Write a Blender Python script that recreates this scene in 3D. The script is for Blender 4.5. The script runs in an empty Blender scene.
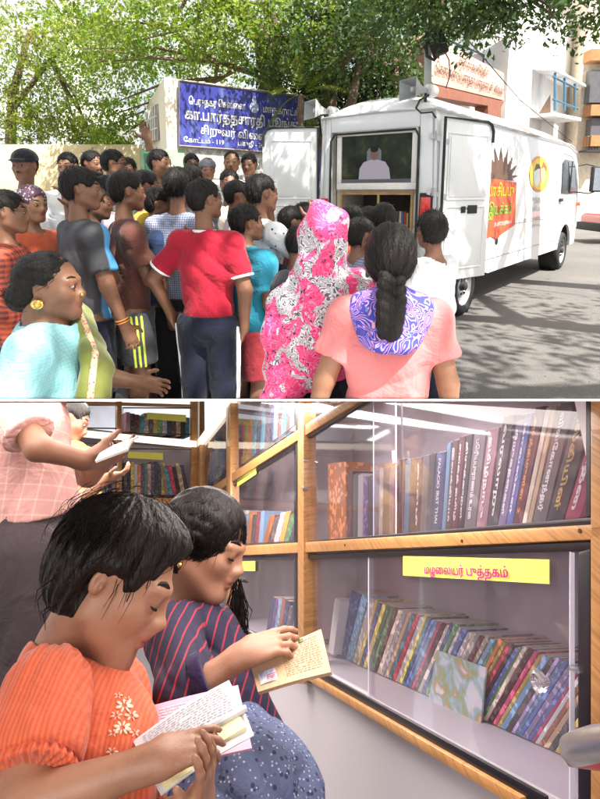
import bpy, bmesh, math, random
import numpy as np
import openvdb as vdb
from mathutils import Vector, Matrix
R = math.radians
rnd = random.Random(7)
npr = np.random.RandomState(11)
sc = bpy.context.scene
col = bpy.data.collections.new('place'); sc.collection.children.link(col)
V = lambda *a: np.array(a if len(a) > 1 else a[0], float)

# ------------------------------------------------------------- camera
F = 560.0; PY = 300.0; HZ = 192.0; CH = 1.5
TH = math.atan((PY - HZ) / F)
cam = bpy.data.objects.new('camera', bpy.data.cameras.new('camera')); col.objects.link(cam)
cam.location = (0, 0, CH); cam.rotation_euler = (math.pi / 2 - TH, 0, 0)
cd = cam.data; cd.sensor_fit = 'VERTICAL'; cd.sensor_height = 36; cd.sensor_width = 36
cd.lens = F / 799 * 36; cd.shift_y = -(399.5 - PY) / 799; cd.clip_start = .02; cd.clip_end = 900
sc.camera = cam
CP = V(0, 0, CH)
_r = V(1, 0, 0); _u = V(0, math.sin(TH), math.cos(TH)); _f = V(0, math.cos(TH), -math.sin(TH))
def ray(px, py): return _r * (px - 300) + _u * (PY - py) + _f * F
def W(px, py, y):            # the point seen at a pixel, y metres ahead of the camera
    d = ray(px, py); return CP + d * (y / d[1])
def G(px, py, z=0.0):        # the point of the level z seen at a pixel
    d = ray(px, py); return CP + d * ((z - CH) / d[2])
HI = 557.0; FI = math.hypot(F, HI - PY)
IF_ = (_u * (PY - HI) + _f * F) / FI; IU = _u * (F / FI) + _f * ((HI - PY) / FI); IX = _r
def I(px, py, D):            # the point seen at a pixel, D metres deep in the cabin's own level frame
    d = ray(px, py); return CP + d * (D / np.dot(d, IF_))
def IL(x, f, u): return CP + IX * x + IF_ * f + IU * u
CUTN = np.cross(ray(0, 398.6), ray(600, 398.6)); CUTN /= np.linalg.norm(CUTN)
if CUTN[2] > 0: CUTN = -CUTN   # points down

# ------------------------------------------------------------- objects
def tag(o, label=None, cat=None, group=None, kind=None):
    if label: o['label'] = label
    if cat: o['category'] = cat
    if group: o['group'] = group
    if kind: o['kind'] = kind
    return o
def link(name, me, mat=None, parent=None):
    o = bpy.data.objects.new(name, me); col.objects.link(o)
    if mat is not None:
        for m in (mat if isinstance(mat, (list, tuple)) else [mat]): me.materials.append(m)
    if parent is not None: o.parent = parent; o.matrix_parent_inverse = parent.matrix_basis.inverted()
    return o
def empty(name, loc, label, cat, group=None, rz=0):
    o = bpy.data.objects.new(name, None); col.objects.link(o); o.location = tuple(loc); o.rotation_euler.z = rz
    o.empty_display_size = .1
    return tag(o, label, cat, group)
def mesh_np(name, v, f, mat=None, parent=None, smooth=False, mi=None, cols=None):
    v = np.asarray(v, np.float32).reshape(-1, 3); me = bpy.data.meshes.new(name)
    if isinstance(f, np.ndarray) and f.ndim == 2:
        n, k = f.shape; tot = np.full(n, k, np.int32); idx = f.ravel().astype(np.int32)
    else:
        tot = np.array([len(q) for q in f], np.int32); idx = np.concatenate([np.asarray(q, np.int32) for q in f])
    me.vertices.add(len(v)); me.vertices.foreach_set('co', v.ravel())
    me.loops.add(len(idx)); me.loops.foreach_set('vertex_index', idx)
    me.polygons.add(len(tot)); st = np.concatenate([[0], np.cumsum(tot)[:-1]]).astype(np.int32)
    me.polygons.foreach_set('loop_start', st)
    me.update(calc_edges=True)
    me.polygons.foreach_set('use_smooth', np.full(len(tot), bool(smooth)))
    if mi is not None: me.polygons.foreach_set('material_index', np.asarray(mi, np.int32))
    if cols is not None:
        a = me.color_attributes.new('tint', 'FLOAT_COLOR', 'POINT')
        c = np.ones((len(v), 4), np.float32); c[:, :3] = cols; a.data.foreach_set('color', c.ravel())
    me.validate(); return link(name, me, mat, parent)
class MB:
    def __init__(s): s.v = []; s.f = []; s.m = []; s.n = 0
    def add(s, v, f, m=0):
        s.v.extend([tuple(map(float, p)) for p in v])
        for q in f: s.f.append([i + s.n for i in q]); s.m.append(m)
        s.n += len(v); return s
    def box(s, c, h, ax=None, m=0):       # centre, half sizes, axes (3 unit vectors)
        c = V(c); ax = ax or (V(1, 0, 0), V(0, 1, 0), V(0, 0, 1))
        vs = [c + ax[0] * h[0] * i + ax[1] * h[1] * j + ax[2] * h[2] * k for i in (-1, 1) for j in (-1, 1) for k in (-1, 1)]
        return s.add(vs, [(0, 1, 3, 2), (4, 6, 7, 5), (0, 4, 5, 1), (2, 3, 7, 6), (0, 2, 6, 4), (1, 5, 7, 3)], m)
    def span(s, x0, x1, y0, y1, z0, z1, m=0): return s.box(((x0 + x1) / 2, (y0 + y1) / 2, (z0 + z1) / 2), (abs(x1 - x0) / 2, abs(y1 - y0) / 2, abs(z1 - z0) / 2), m=m)
    def hexa(s, bot, top, m=0):
        n = len(bot); vs = list(bot) + list(top)
        f = [list(range(n))[::-1], list(range(n, 2 * n))] + [(i, (i + 1) % n, n + (i + 1) % n, n + i) for i in range(n)]
        return s.add(vs, f, m)
    def bar(s, a, b, w, h, up=(0, 0, 1), m=0):
        a = V(a); b = V(b); d = b - a; L = np.linalg.norm(d); d /= L; up = V(up); x = np.cross(d, up); x /= max(np.linalg.norm(x), 1e-9); z = np.cross(x, d)
        return s.box((a + b) / 2, (w / 2, L / 2, h / 2), (x, d, z), m)
    def tube(s, pts, r, n=8, m=0, closed=False):
        pts = [V(p) for p in pts]; rs = r if isinstance(r, (list, tuple)) else [r] * len(pts); vs = []; prev = None
        for i, p in enumerate(pts):
            d = pts[min(i + 1, len(pts) - 1)] - pts[max(i - 1, 0)]
            if closed: d = pts[(i + 1) % len(pts)] - pts[i - 1]
            d = d / max(np.linalg.norm(d), 1e-9)
            if prev is None: x = np.cross(d, V(0, 0, 1) if abs(d[2]) < .9 else V(1, 0, 0))
            else: x = prev - d * np.dot(prev, d)
            x /= max(np.linalg.norm(x), 1e-9); prev = x; y = np.cross(d, x)
            vs += [p + rs[i] * (math.cos(2 * math.pi * k / n) * x + math.sin(2 * math.pi * k / n) * y) for k in range(n)]
        f = []; N = len(pts)
        for i in range(N if closed else N - 1):
            j = (i + 1) % N
            f += [(i * n + k, i * n + (k + 1) % n, j * n + (k + 1) % n, j * n + k) for k in range(n)]
        if not closed: f += [list(range(n))[::-1], [(N - 1) * n + k for k in range(n)]]
        return s.add(vs, f, m)
    def lathe(s, a, d, prof, n=24, m=0):    # prof: (distance along d, radius)
        d = V(d) / np.linalg.norm(d); return s.tube_prof(V(a), d, prof, n, m)
    def tube_prof(s, a, d, prof, n, m):
        x = np.cross(d, V(0, 0, 1) if abs(d[2]) < .9 else V(1, 0, 0)); x /= np.linalg.norm(x); y = np.cross(d, x); vs = []
        for t, r in prof: vs += [a + d * t + max(r, 1e-4) * (math.cos(2 * math.pi * k / n) * x + math.sin(2 * math.pi * k / n) * y) for k in range(n)]
        f = [(i * n + k, i * n + (k + 1) % n, (i + 1) * n + (k + 1) % n, (i + 1) * n + k) for i in range(len(prof) - 1) for k in range(n)]
        return s.add(vs, f, m)
    def quad(s, a, b, c, d, m=0): return s.add([a, b, c, d], [(0, 1, 2, 3)], m)
    def slab(s, poly, n, t, m=0):           # polygon extruded by t along n
        n = V(n); p = [V(q) for q in poly]; return s.hexa(p, [q + n * t for q in p], m)
    def obj(s, name, mat, parent=None, smooth=False, bevel=0, seg=2):
        o = mesh_np(name, s.v, s.f, mat, parent, smooth, s.m)
        bm = bmesh.new(); bm.from_mesh(o.data)
        bmesh.ops.recalc_face_normals(bm, faces=bm.faces)
        if bevel: bmesh.ops.bevel(bm, geom=[e for e in bm.edges if e.is_manifold and e.calc_face_angle(0) > .5], offset=bevel, segments=seg, profile=.6, affect='EDGES', clamp_overlap=True)
        bm.to_mesh(o.data); bm.free()
        if bevel or smooth:
            o.data.polygons.foreach_set('use_smooth', np.ones(len(o.data.polygons), bool)); o.data.set_sharp_from_angle(angle=R(38))
        return o

# ------------------------------------------------------------- materials
_M = {}
def lin(c):
    if isinstance(c, str): c = tuple(int(c[i:i + 2], 16) / 255 for i in (0, 2, 4)); return tuple(x / 12.92 if x < .04045 else ((x + .055) / 1.055) ** 2.4 for x in c)
    return tuple(c)
class NT:
    def __init__(s, name):
        s.m = bpy.data.materials.new(name); s.m.use_nodes = True; s.t = s.m.node_tree; s.b = s.t.nodes['Principled BSDF']; s.out = s.t.nodes['Material Output']
    def n(s, typ, ins=None, **kw):
        nd = s.t.nodes.new(typ)
        for k, v in kw.items(): setattr(nd, k, v)
        for k, v in (ins or {}).items():
            if hasattr(v, 'is_output') or isinstance(v, bpy.types.NodeSocket): s.t.links.new(v, nd.inputs[k])
            else: nd.inputs[k].default_value = v
        return nd
    def l(s, a, b): s.t.links.new(a, b)
    def coord(s, scale=(1, 1, 1), kind='Object', rot=(0, 0, 0)):
        tc = s.n('ShaderNodeTexCoord'); mp = s.n('ShaderNodeMapping'); s.l(tc.outputs[kind], mp.inputs[0]); mp.inputs['Scale'].default_value = scale; mp.inputs['Rotation'].default_value = rot
        return mp.outputs[0]
    def noise(s, vec, sc_=5, det=3, rough=.5, dist=0):
        return s.n('ShaderNodeTexNoise', {'Vector': vec, 'Scale': sc_, 'Detail': det, 'Roughness': rough, 'Distortion': dist}).outputs[0]
    def ramp(s, fac, stops, interp='LINEAR'):
        r = s.n('ShaderNodeValToRGB'); r.color_ramp.interpolation = interp; e = r.color_ramp.elements
        while len(e) < len(stops): e.new(.5)
        for i, (p, c) in enumerate(stops): e[i].position = p; e[i].color = (*lin(c), 1) if not isinstance(c, (int, float)) else (c, c, c, 1)
        s.l(fac, r.inputs[0]); return r.outputs[0]
    def mix(s, fac, a, b, mode='MIX'):
        m = s.n('ShaderNodeMix', data_type='RGBA', blend_type=mode)
        for i, v in ((0, fac), (6, a), (7, b)):
            if isinstance(v, bpy.types.NodeSocket): s.l(v, m.inputs[i])
            else: m.inputs[i].default_value = v if i == 0 else (*lin(v), 1)
        return m.outputs[2]
    def bump(s, h, st=.3, dist=.01):
        b = s.n('ShaderNodeBump', {'Height': h, 'Strength': st, 'Distance': dist}); s.l(b.outputs[0], s.b.inputs['Normal'])
    def base(s, c):
        if isinstance(c, bpy.types.NodeSocket): s.l(c, s.b.inputs['Base Color'])
        else: s.b.inputs['Base Color'].default_value = (*lin(c), 1)
def mat(name, c, rough=.6, metal=0, var=.12, vs=6, bump=.15, bs=60, bd=.003, spec=.5, sheen=0, coat=0, dirt=None):
    if name in _M: return _M[name]
    t = NT(name); c = lin(c); co = t.coord()
    nz = t.noise(co, vs, 4)
    lo = tuple(max(x * (1 - var * 1.4), 0) for x in c); hi = tuple(min(x * (1 + var), 1) for x in c)
    cc = t.ramp(nz, [(.3, lo), (.7, hi)])
    if dirt: cc = t.mix(t.ramp(t.noise(t.coord((1, 1, .35)), dirt[1], 6, .65), [(.5, 0.), (.72, dirt[2])]), cc, dirt[0])
    t.base(cc); t.b.inputs['Roughness'].default_value = rough; t.b.inputs['Metallic'].default_value = metal
    t.b.inputs['Specular IOR Level'].default_value = spec
    if sheen: t.b.inputs['Sheen Weight'].default_value = sheen
    if coat: t.b.inputs['Coat Weight'].default_value = coat; t.b.inputs['Coat Roughness'].default_value = .06
    if bump: t.bump(t.noise(co, bs, 3), bump, bd)
    _M[name] = t.m; return t.m
def emis(name, c, st):
    if name in _M: return _M[name]
    t = NT(name); t.base((0.03, .03, .03)); t.b.inputs['Emission Color'].default_value = (*lin(c), 1); t.b.inputs['Emission Strength'].default_value = st
    _M[name] = t.m; return t.m

# ------------------------------------------------------------- signed-distance modelling: one continuous skin from smooth unions
def rotm(ax, deg):
    return np.array(Matrix.Rotation(R(deg), 3, ax))
class SDF:
    def __init__(s, vox): s.vox = vox; s.p = []; s.lo = V(9e9, 9e9, 9e9); s.hi = -s.lo.copy(); s.M = None; s.post = []; s.planes = []
    def _bb(s, lo, hi):
        s.lo = np.minimum(s.lo, lo); s.hi = np.maximum(s.hi, hi)
    def cap(s, a, b, ra, rb=None, k=.02, flat=None, op='add', ends=None):
        a = V(a); b = V(b); rb = ra if rb is None else rb; r = max(ra, rb)
        lo = np.minimum(a - r, b - r); hi = np.maximum(a + r, b + r)
        if op == 'add': s._bb(lo, hi)
        s.p.append(('cap', lo, hi, (a, b, ra, rb, flat, ends), k, op)); return s
    def ell(s, c, r, rot=None, k=.02, op='add'):
        c = V(c); r = V(r); m = max(r)
        lo = c - m; hi = c + m
        if op == 'add': s._bb(lo, hi)
        s.p.append(('ell', lo, hi, (c, r, rot), k, op)); return s
    def box(s, c, h, rot=None, rd=.01, k=.01, op='add'):
        c = V(c); h = V(h); m = np.linalg.norm(h) + rd
        if op == 'add': s._bb(c - m, c + m)
        s.p.append(('box', c - m, c + m, (c, h, rot, rd), k, op)); return s
    def half(s, p, n): s.planes.append((V(p), V(n) / np.linalg.norm(V(n)))); return s   # keeps the side n points away from
    def mesh(s, M=None, wplanes=()):
        v = s.vox; lo = s.lo - 3 * v; hi = s.hi + 3 * v
        dim = np.ceil((hi - lo) / v).astype(int) + 1
        A = np.full(dim, 1.0, np.float32)
        ax = [lo[i] + v * np.arange(dim[i], dtype=np.float32) for i in range(3)]
        for kind, plo, phi, q, k, op in s.p:
            mg = k + 2.5 * v
            i0 = np.maximum(((plo - mg - lo) / v).astype(int), 0); i1 = np.minimum(((phi + mg - lo) / v).astype(int) + 2, dim)
            if (i1 <= i0).any(): continue
            X, Y, Z = np.meshgrid(ax[0][i0[0]:i1[0]], ax[1][i0[1]:i1[1]], ax[2][i0[2]:i1[2]], indexing='ij')
            if kind == 'cap':
                a, b, ra, rb, flat, ends = q
                if flat is not None:
                    fa = V(flat[0]) / np.linalg.norm(V(flat[0])); g = 1 / flat[1] - 1
                    t = (X - a[0]) * fa[0] + (Y - a[1]) * fa[1] + (Z - a[2]) * fa[2]
                    X2 = X + g * t * fa[0]; Y2 = Y + g * t * fa[1]; Z2 = Z + g * t * fa[2]
                    b2 = b + fa * (g * np.dot(b - a, fa)); scl = min(1, flat[1])
                else: X2, Y2, Z2, b2, scl = X, Y, Z, b, 1
                ab = b2 - a; L2 = max(np.dot(ab, ab), 1e-9)
                t = ((X2 - a[0]) * ab[0] + (Y2 - a[1]) * ab[1] + (Z2 - a[2]) * ab[2]) / L2; tc = np.clip(t, 0, 1)
                d = np.sqrt((X2 - a[0] - tc * ab[0]) ** 2 + (Y2 - a[1] - tc * ab[1]) ** 2 + (Z2 - a[2] - tc * ab[2]) ** 2)
                d = (d - (ra + (rb - ra) * tc)) * scl
                if ends:
                    L = math.sqrt(L2)
                    if ends[0]: d = np.maximum(d, -t * L)
                    if ends[1]: d = np.maximum(d, (t - 1) * L)
            else:
                c = q[0]; X2, Y2, Z2 = X - c[0], Y - c[1], Z - c[2]
                if q[2] is not None:
                    m = np.asarray(q[2]); X2, Y2, Z2 = (m[0, 0] * X2 + m[1, 0] * Y2 + m[2, 0] * Z2, m[0, 1] * X2 + m[1, 1] * Y2 + m[2, 1] * Z2, m[0, 2] * X2 + m[1, 2] * Y2 + m[2, 2] * Z2)
                if kind == 'ell':
                    r = q[1]; k0 = np.sqrt((X2 / r[0]) ** 2 + (Y2 / r[1]) ** 2 + (Z2 / r[2]) ** 2); k1 = np.sqrt((X2 / r[0] ** 2) ** 2 + (Y2 / r[1] ** 2) ** 2 + (Z2 / r[2] ** 2) ** 2) + 1e-6
                    d = k0 * (k0 - 1) / k1
                else:
                    h = q[1]; rd = q[3]; qx, qy, qz = np.abs(X2) - h[0] + rd, np.abs(Y2) - h[1] + rd, np.abs(Z2) - h[2] + rd
                    d = np.sqrt(np.maximum(qx, 0) ** 2 + np.maximum(qy, 0) ** 2 + np.maximum(qz, 0) ** 2) + np.minimum(np.maximum(qx, np.maximum(qy, qz)), 0) - rd
            S = A[i0[0]:i1[0], i0[1]:i1[1], i0[2]:i1[2]]
            if op == 'add': h = np.maximum(k - np.abs(S - d), 0) / k; S[...] = np.minimum(S, d) - h * h * k * .25
            else: d = -d; h = np.maximum(k - np.abs(S - d), 0) / k; S[...] = np.maximum(S, d) + h * h * k * .25
        if s.post or s.planes:
            X, Y, Z = np.meshgrid(*ax, indexing='ij')
            for f in s.post: A = f(X, Y, Z, A)
            for p, n in s.planes: A = np.maximum(A, (X - p[0]) * n[0] + (Y - p[1]) * n[1] + (Z - p[2]) * n[2])
        for p, n in wplanes:       # planes given in world space
            Mi = M if M is not None else np.eye(4); n2 = Mi[:3, :3].T @ n; pl = np.dot(V(p) - Mi[:3, 3], n); sc_ = np.linalg.norm(n2)
            X, Y, Z = np.meshgrid(*ax, indexing='ij'); A = np.maximum(A, (X * n2[0] + Y * n2[1] + Z * n2[2] - pl) / sc_)
        if not (A < 0).any(): return np.zeros((0, 3)), np.zeros((0, 4), int)
        g = vdb.FloatGrid(1.0); g.copyFromArray(np.ascontiguousarray(A)); g.transform = vdb.createLinearTransform(voxelSize=1.0)
        P, Q = g.convertToQuads(0.0)
        P = np.asarray(P, np.float64) * v + lo; Q = np.asarray(Q)[:, ::-1]
        return P, Q
def xf(M, P): return P @ M[:3, :3].T + M[:3, 3] if M is not None else P
def frame(loc, rz=0, s=1.0, rx=0, ry=0):
    m = Matrix.Translation(Vector(loc)) @ Matrix.Rotation(rz, 4, 'Z') @ Matrix.Rotation(rx, 4, 'X') @ Matrix.Rotation(ry, 4, 'Y') @ Matrix.Scale(s, 4)
    return np.array(m)
def sdf_obj(name, S, mats, parent=None, M=None, clip=True, cols=None):
    wp = [(CP, CUTN)] if clip else []
    P, Q = S.mesh(M, wp)
    if len(P) == 0: return None
    c = cols(P) if cols else None
    return mesh_np(name, xf(M, P), Q, mats, parent, True, cols=c)

# ------------------------------------------------------------- lettering: outlines filled by scan lines so every script fills cleanly
def outline(text, res=5):
    c = bpy.data.curves.new('lettering', 'FONT'); c.body = text; c.fill_mode = 'NONE'; c.resolution_u = res
    o = bpy.data.objects.new('lettering', c); col.objects.link(o)
    dg = bpy.context.evaluated_depsgraph_get(); me = o.evaluated_get(dg).to_mesh()
    n = len(me.vertices); co = np.empty(n * 3); me.vertices.foreach_get('co', co); co = co.reshape(-1, 3)[:, :2].copy()
    e = np.empty(len(me.edges) * 2, int); me.edges.foreach_get('vertices', e); e = e.reshape(-1, 2).copy()
    o.evaluated_get(dg).to_mesh_clear(); bpy.data.objects.remove(o); bpy.data.curves.remove(c)
    return co, e
def lettering(name, text, origin, xdir, ydir, h, mat_, parent, width=None, t=.002, rows=44, bold=0.0, align='L'):
    co, e = outline(text)
    if len(co) == 0: return None
    x0, x1 = co[:, 0].min(), co[:, 0].max(); ylo, yhi = co[:, 1].min(), co[:, 1].max()
    s = h / .72; sx = (width / (x1 - x0)) if width else s
    dy = (yhi - ylo) / rows; vs = []; fs = []
    A = co[e[:, 0]]; B = co[e[:, 1]]
    xd = V(xdir); yd = V(ydir); nn = np.cross(xd, yd); nn /= np.linalg.norm(nn); O = V(origin)
    off = -x0 if align == 'L' else -(x0 + x1) / 2
    for i in range(rows):
        y = ylo + (i + .5) * dy
        m = (A[:, 1] > y) != (B[:, 1] > y)
        if not m.any(): continue
        a, b = A[m], B[m]; xs = a[:, 0] + (y - a[:, 1]) / (b[:, 1] - a[:, 1]) * (b[:, 0] - a[:, 0]); w = np.where(b[:, 1] > a[:, 1], 1, -1)
        o = np.argsort(xs); acc = 0; st = None
        for j in o:
            if acc == 0: st = xs[j]
            acc += w[j]
            if acc == 0 and xs[j] > st:
                xa, xb = (st + off - bold) * sx, (xs[j] + off + bold) * sx; ya, yb = (y - dy * (.5 + bold * 20)) * s, (y + dy * (.5 + bold * 20)) * s; k = len(vs)
                vs += [O + nn * t + xd * p + yd * q for p, q in ((xa, ya), (xb, ya), (xb, yb), (xa, yb))]; fs.append((k, k + 1, k + 2, k + 3))
    return mesh_np(name, vs, fs, mat_, parent)
# ------------------------------------------------------------- people
def nrmz(a): a = V(a); return a / max(np.linalg.norm(a), 1e-9)
def euler(yaw=0, pitch=0, roll=0):     # yaw turns left, pitch looks up, roll tilts to the right
    return np.array(Matrix.Rotation(R(yaw), 3, 'Z') @ Matrix.Rotation(R(pitch), 3, 'X') @ Matrix.Rotation(R(roll), 3, 'Y'))
def sdf_part(name, S, mats, root, M, clip=True, cols=None):
    P, Q = S.mesh(M, [(CP, CUTN)] if clip else [])
    if len(P) == 0: return None
    o = mesh_np(name, P, Q, mats, None, True, cols=cols(P) if cols else None)
    if root is not None: o.parent = root
    else: o.matrix_world = Matrix(M)
    return o
class Head:
    def __init__(s, c, h, rot): s.c = V(c); s.h = h; s.r = np.asarray(rot)
    def p(s, *q): return s.c + s.r @ (V(*q) * s.h)
    def e(s, S, q, r, k=.02, op='add', lr=None):
        S.ell(s.p(*q), V(*r) * s.h, s.r if lr is None else s.r @ np.asarray(lr), k * s.h / .22, op)
    def cp(s, S, a, b, ra, rb=None, k=.02, op='add'): S.cap(s.p(*a), s.p(*b), ra * s.h, (ra if rb is None else rb) * s.h, k * s.h / .22, None, op)
    def skin(s, S, fat=1.0, fine=True, jaw=1.0, ear=1.0):
        s.e(S, (0, -.07, .13), (.335, .415, .36)); s.e(S, (0, .10, -.10), (.255 * fat, .29, .36), .03)
        s.e(S, (0, .02, -.2), (.24 * fat, .27, .22), .03)
        s.e(S, (0, .285, -.40 * jaw), (.10, .085, .08), .03)
        for m in (-1, 1):
            s.cp(S, (m * .23 * fat, -.02, -.24), (m * .075, .27, -.405 * jaw), .055, .055, .03)
            s.e(S, (m * .165 * fat, .235, -.10), (.085, .085, .07), .03)
            if fine:
                s.e(S, (m * .145, .40, .005), (.082, .06, .042), .02, 'sub')
                s.e(S, (m * .142, .315, -.002), (.066, .066, .055), .008)
                s.cp(S, (m * .06, .375, .075), (m * .21, .325, .085), .028, .022, .02)
            s.e(S, (m * .335, -.05, -.03), (.040 * ear, .068 * ear, .108 * ear), .01, 'add', euler(m * 18, 0, m * 8))
            if fine: s.e(S, (m * (.335 + .035 * ear), -.035, -.015), (.026 * ear, .034 * ear, .066 * ear), .006, 'sub'); s.e(S, (m * (.335 + .02 * ear), -.01, -.04), (.014, .014, .022), .006)
        s.cp(S, (0, .372, .04), (0, .445, -.12), .020, .030, .015)
        s.e(S, (0, .442, -.125), (.036, .038, .032), .01)
        for m in (-1, 1): s.e(S, (m * .042, .405, -.14), (.030, .042, .026), .01)
        if fine:
            s.e(S, (0, .385, -.205), (.055, .04, .05), .02); s.e(S, (0, .385, -.243), (.082, .032, .020), .008)
            s.e(S, (0, .378, -.285), (.070, .036, .023), .008); s.e(S, (0, .43, -.265), (.09, .03, .006), .006, 'sub')
    def cols(s, P):
        q = (P - s.c) @ s.r / s.h; c = np.ones((len(P), 3))
        d = np.sqrt((q[:, 0] / .10) ** 2 + ((q[:, 1] - .41) / .07) ** 2 + ((q[:, 2] + .265) / .05) ** 2); w = np.clip(1.6 - d, 0, 1)[:, None]
        c = c * (1 - w) + w * V(.85, .55, .58)
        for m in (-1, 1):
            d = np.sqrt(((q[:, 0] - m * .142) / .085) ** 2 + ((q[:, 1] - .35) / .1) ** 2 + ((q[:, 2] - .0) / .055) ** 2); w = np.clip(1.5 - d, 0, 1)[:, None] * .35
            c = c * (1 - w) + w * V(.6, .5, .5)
        return c
    def hair(s, S, thick=.03, front=.24, low=-.20, messy=0, side=.0, seed=0):
        t = thick
        s.e(S, (0, -.08, .14), (.335 + t, .42 + t, .37 + t * 1.1), .02)
        s.e(S, (0, -.20, -.02), (.27 + t, .245 + t * .7, .28), .03)
        # clear the face, the ears and the nape
        s.e(S, (0, .50, -.18), (.32 + side, .47, front + .20), .03, 'sub', None)
        for m in (-1, 1): s.e(S, (m * .36, -.01, -.10), (.14, .155, .19), .03, 'sub'); s.cp(S, (m * .4, .02, -.16), (m * .4, -.03, -.5), .16, .2, .02, 'sub')
        S.half(s.p(0, 0, low), s.r @ V(0, .25, -1))
        if messy:
            c, r, h = s.c, s.r, s.h; rs = np.random.RandomState(seed + 5); ph = rs.rand(8) * 6.28; fr = 30 + rs.rand(8) * 60
            def f(X, Y, Z, A):
                q = np.stack([(X - c[0]), (Y - c[1]), (Z - c[2])], -1) @ r / h
                n = np.zeros_like(A); an = np.arctan2(q[..., 0], q[..., 1] + .1 + q[..., 2] * .4)
                for i in range(4): n += np.sin(an * (9 + i * 7) + ph[i] + q[..., 2] * (6 + 4 * i) + 2 * np.sin(q[..., 0] * 7 + ph[i + 4])) / (1.5 + i)
                return A + n.astype(np.float32) * messy * h
            S.post.append(f)
    def eyes(s, root, down=0, closed=False, brow=True, M=None):
        for m in (-1, 1):
            if not closed:
                b = MB(); ball(b, s.p(m * .142, .338, -.003), V(.056, .058, .030) * s.h, s.r, 0); 
                ball(b, s.p(m * .142, .381, -.006 - down * .02), V(.028, .020, .029) * s.h, s.r, 1)
                o = b.obj('eye', [mat('eye white', (.24, .20, .18), .3, bump=0), mat('iris', (.015, .008, .006), .15, bump=0)], None, True); o.parent = root
            b = MB(); zz = -.035 if closed else .022
            b.tube([s.p(m * (.142 + q), .375 - abs(q) * .5 + (.005 if closed else 0), zz - abs(q) ** 2 * (-8 if closed else 8) * .35) for q in (-.075, -.04, 0, .04, .075)], [.003 * s.h, .009 * s.h, .011 * s.h, .009 * s.h, .003 * s.h], 6)
            o = b.obj('eyelashes', HAIR, None, True); o.parent = root
        if brow:
            b = MB()
            for m in (-1, 1): b.tube([s.p(m * q, .412 - q * .42, .085 + .05 * math.sin((q - .04) * 12)) for q in (.045, .09, .14, .19, .225)], [.010 * s.h, .022 * s.h, .022 * s.h, .015 * s.h, .005 * s.h], 6)
            o = b.obj('eyebrows', HAIR, None, True); o.parent = root
def ball(b, c, r, rot=None, m=0, n=12):
    vs = []; fs = []; rr = np.eye(3) if rot is None else np.asarray(rot); r = V(r) if not np.isscalar(r) else V(r, r, r); k = n // 2 + 1
    for i in range(k + 1):
        a = math.pi * i / k
        for j in range(n): vs.append(V(c) + rr @ (r * V(math.sin(a) * math.cos(2 * math.pi * j / n), math.sin(a) * math.sin(2 * math.pi * j / n), math.cos(a))))
    for i in range(k):
        for j in range(n): fs.append((i * n + j, (i + 1) * n + j, (i + 1) * n + (j + 1) % n, i * n + (j + 1) % n))
    b.add(vs, fs, m)
FING = ((.33, .40, .00), (.11, .45, .015), (-.11, .42, .01), (-.31, .34, -.02))
def hand(S, w, d, pn, tl, hl=.17, curl=(30, 35, 40, 45), thumb=(.75, .25), k=.008, spread=6):
    w = V(w); d = nrmz(d); pn = V(pn) - d * np.dot(V(pn), d); pn = nrmz(pn); tl = V(tl) - d * np.dot(V(tl), d) - pn * np.dot(V(tl), pn); tl = nrmz(tl)
    R_ = np.stack([tl, d, pn], 1); pw = hl * .21
    S.cap(w - d * hl * .05, w + d * hl * .12, hl * .15, hl * .17, .02, (pn, .75))
    S.ell(w + d * hl * .29, (pw * 1.04, hl * .27, hl * .088), R_, .015)
    S.ell(w + d * hl * .2 + tl * pw * .75 + pn * hl * .04, (hl * .085, hl * .2, hl * .085), R_, .012)
    tips = []
    for i, (o, L, dz) in enumerate(FING):
        p = w + d * hl * (.5 + dz) + tl * o * hl * .56; L = L * hl; r0 = hl * .052 * (1.0, 1.04, 1.0, .88)[i]
        sp = math.radians(spread * (1.5 - i) / 1.5); dd = nrmz(d * math.cos(sp) + tl * math.sin(sp)); cr = math.radians(curl[i]); acc = cr * .7
        p0 = p - d * hl * .14
        S.cap(p0, p, r0 * 1.1, r0, k)
        for f, q in ((.48, r0 * .95), (.30, r0 * .88), (.24, r0 * .76)):
            v = dd * math.cos(acc) + pn * math.sin(acc); n = p + v * L * f
            S.cap(p, n, r0, q, k * .6); p = n; r0 = q; acc += cr
        tips.append(p)
    a = w + d * hl * .14 + tl * pw * .7; t1 = nrmz(d * (1 - thumb[0]) + tl * thumb[0] + pn * thumb[1]); b = a + t1 * hl * .26
    t2 = nrmz(t1 * .5 + d * .75 + pn * thumb[1] * .6); c = b + t2 * hl * .17; e = c + nrmz(t2 + pn * .2) * hl * .12
    S.cap(a, b, hl * .085, hl * .062, .012); S.cap(b, c, hl * .06, hl * .055, k); S.cap(c, e, hl * .055, hl * .044, k)
    return tips
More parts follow.
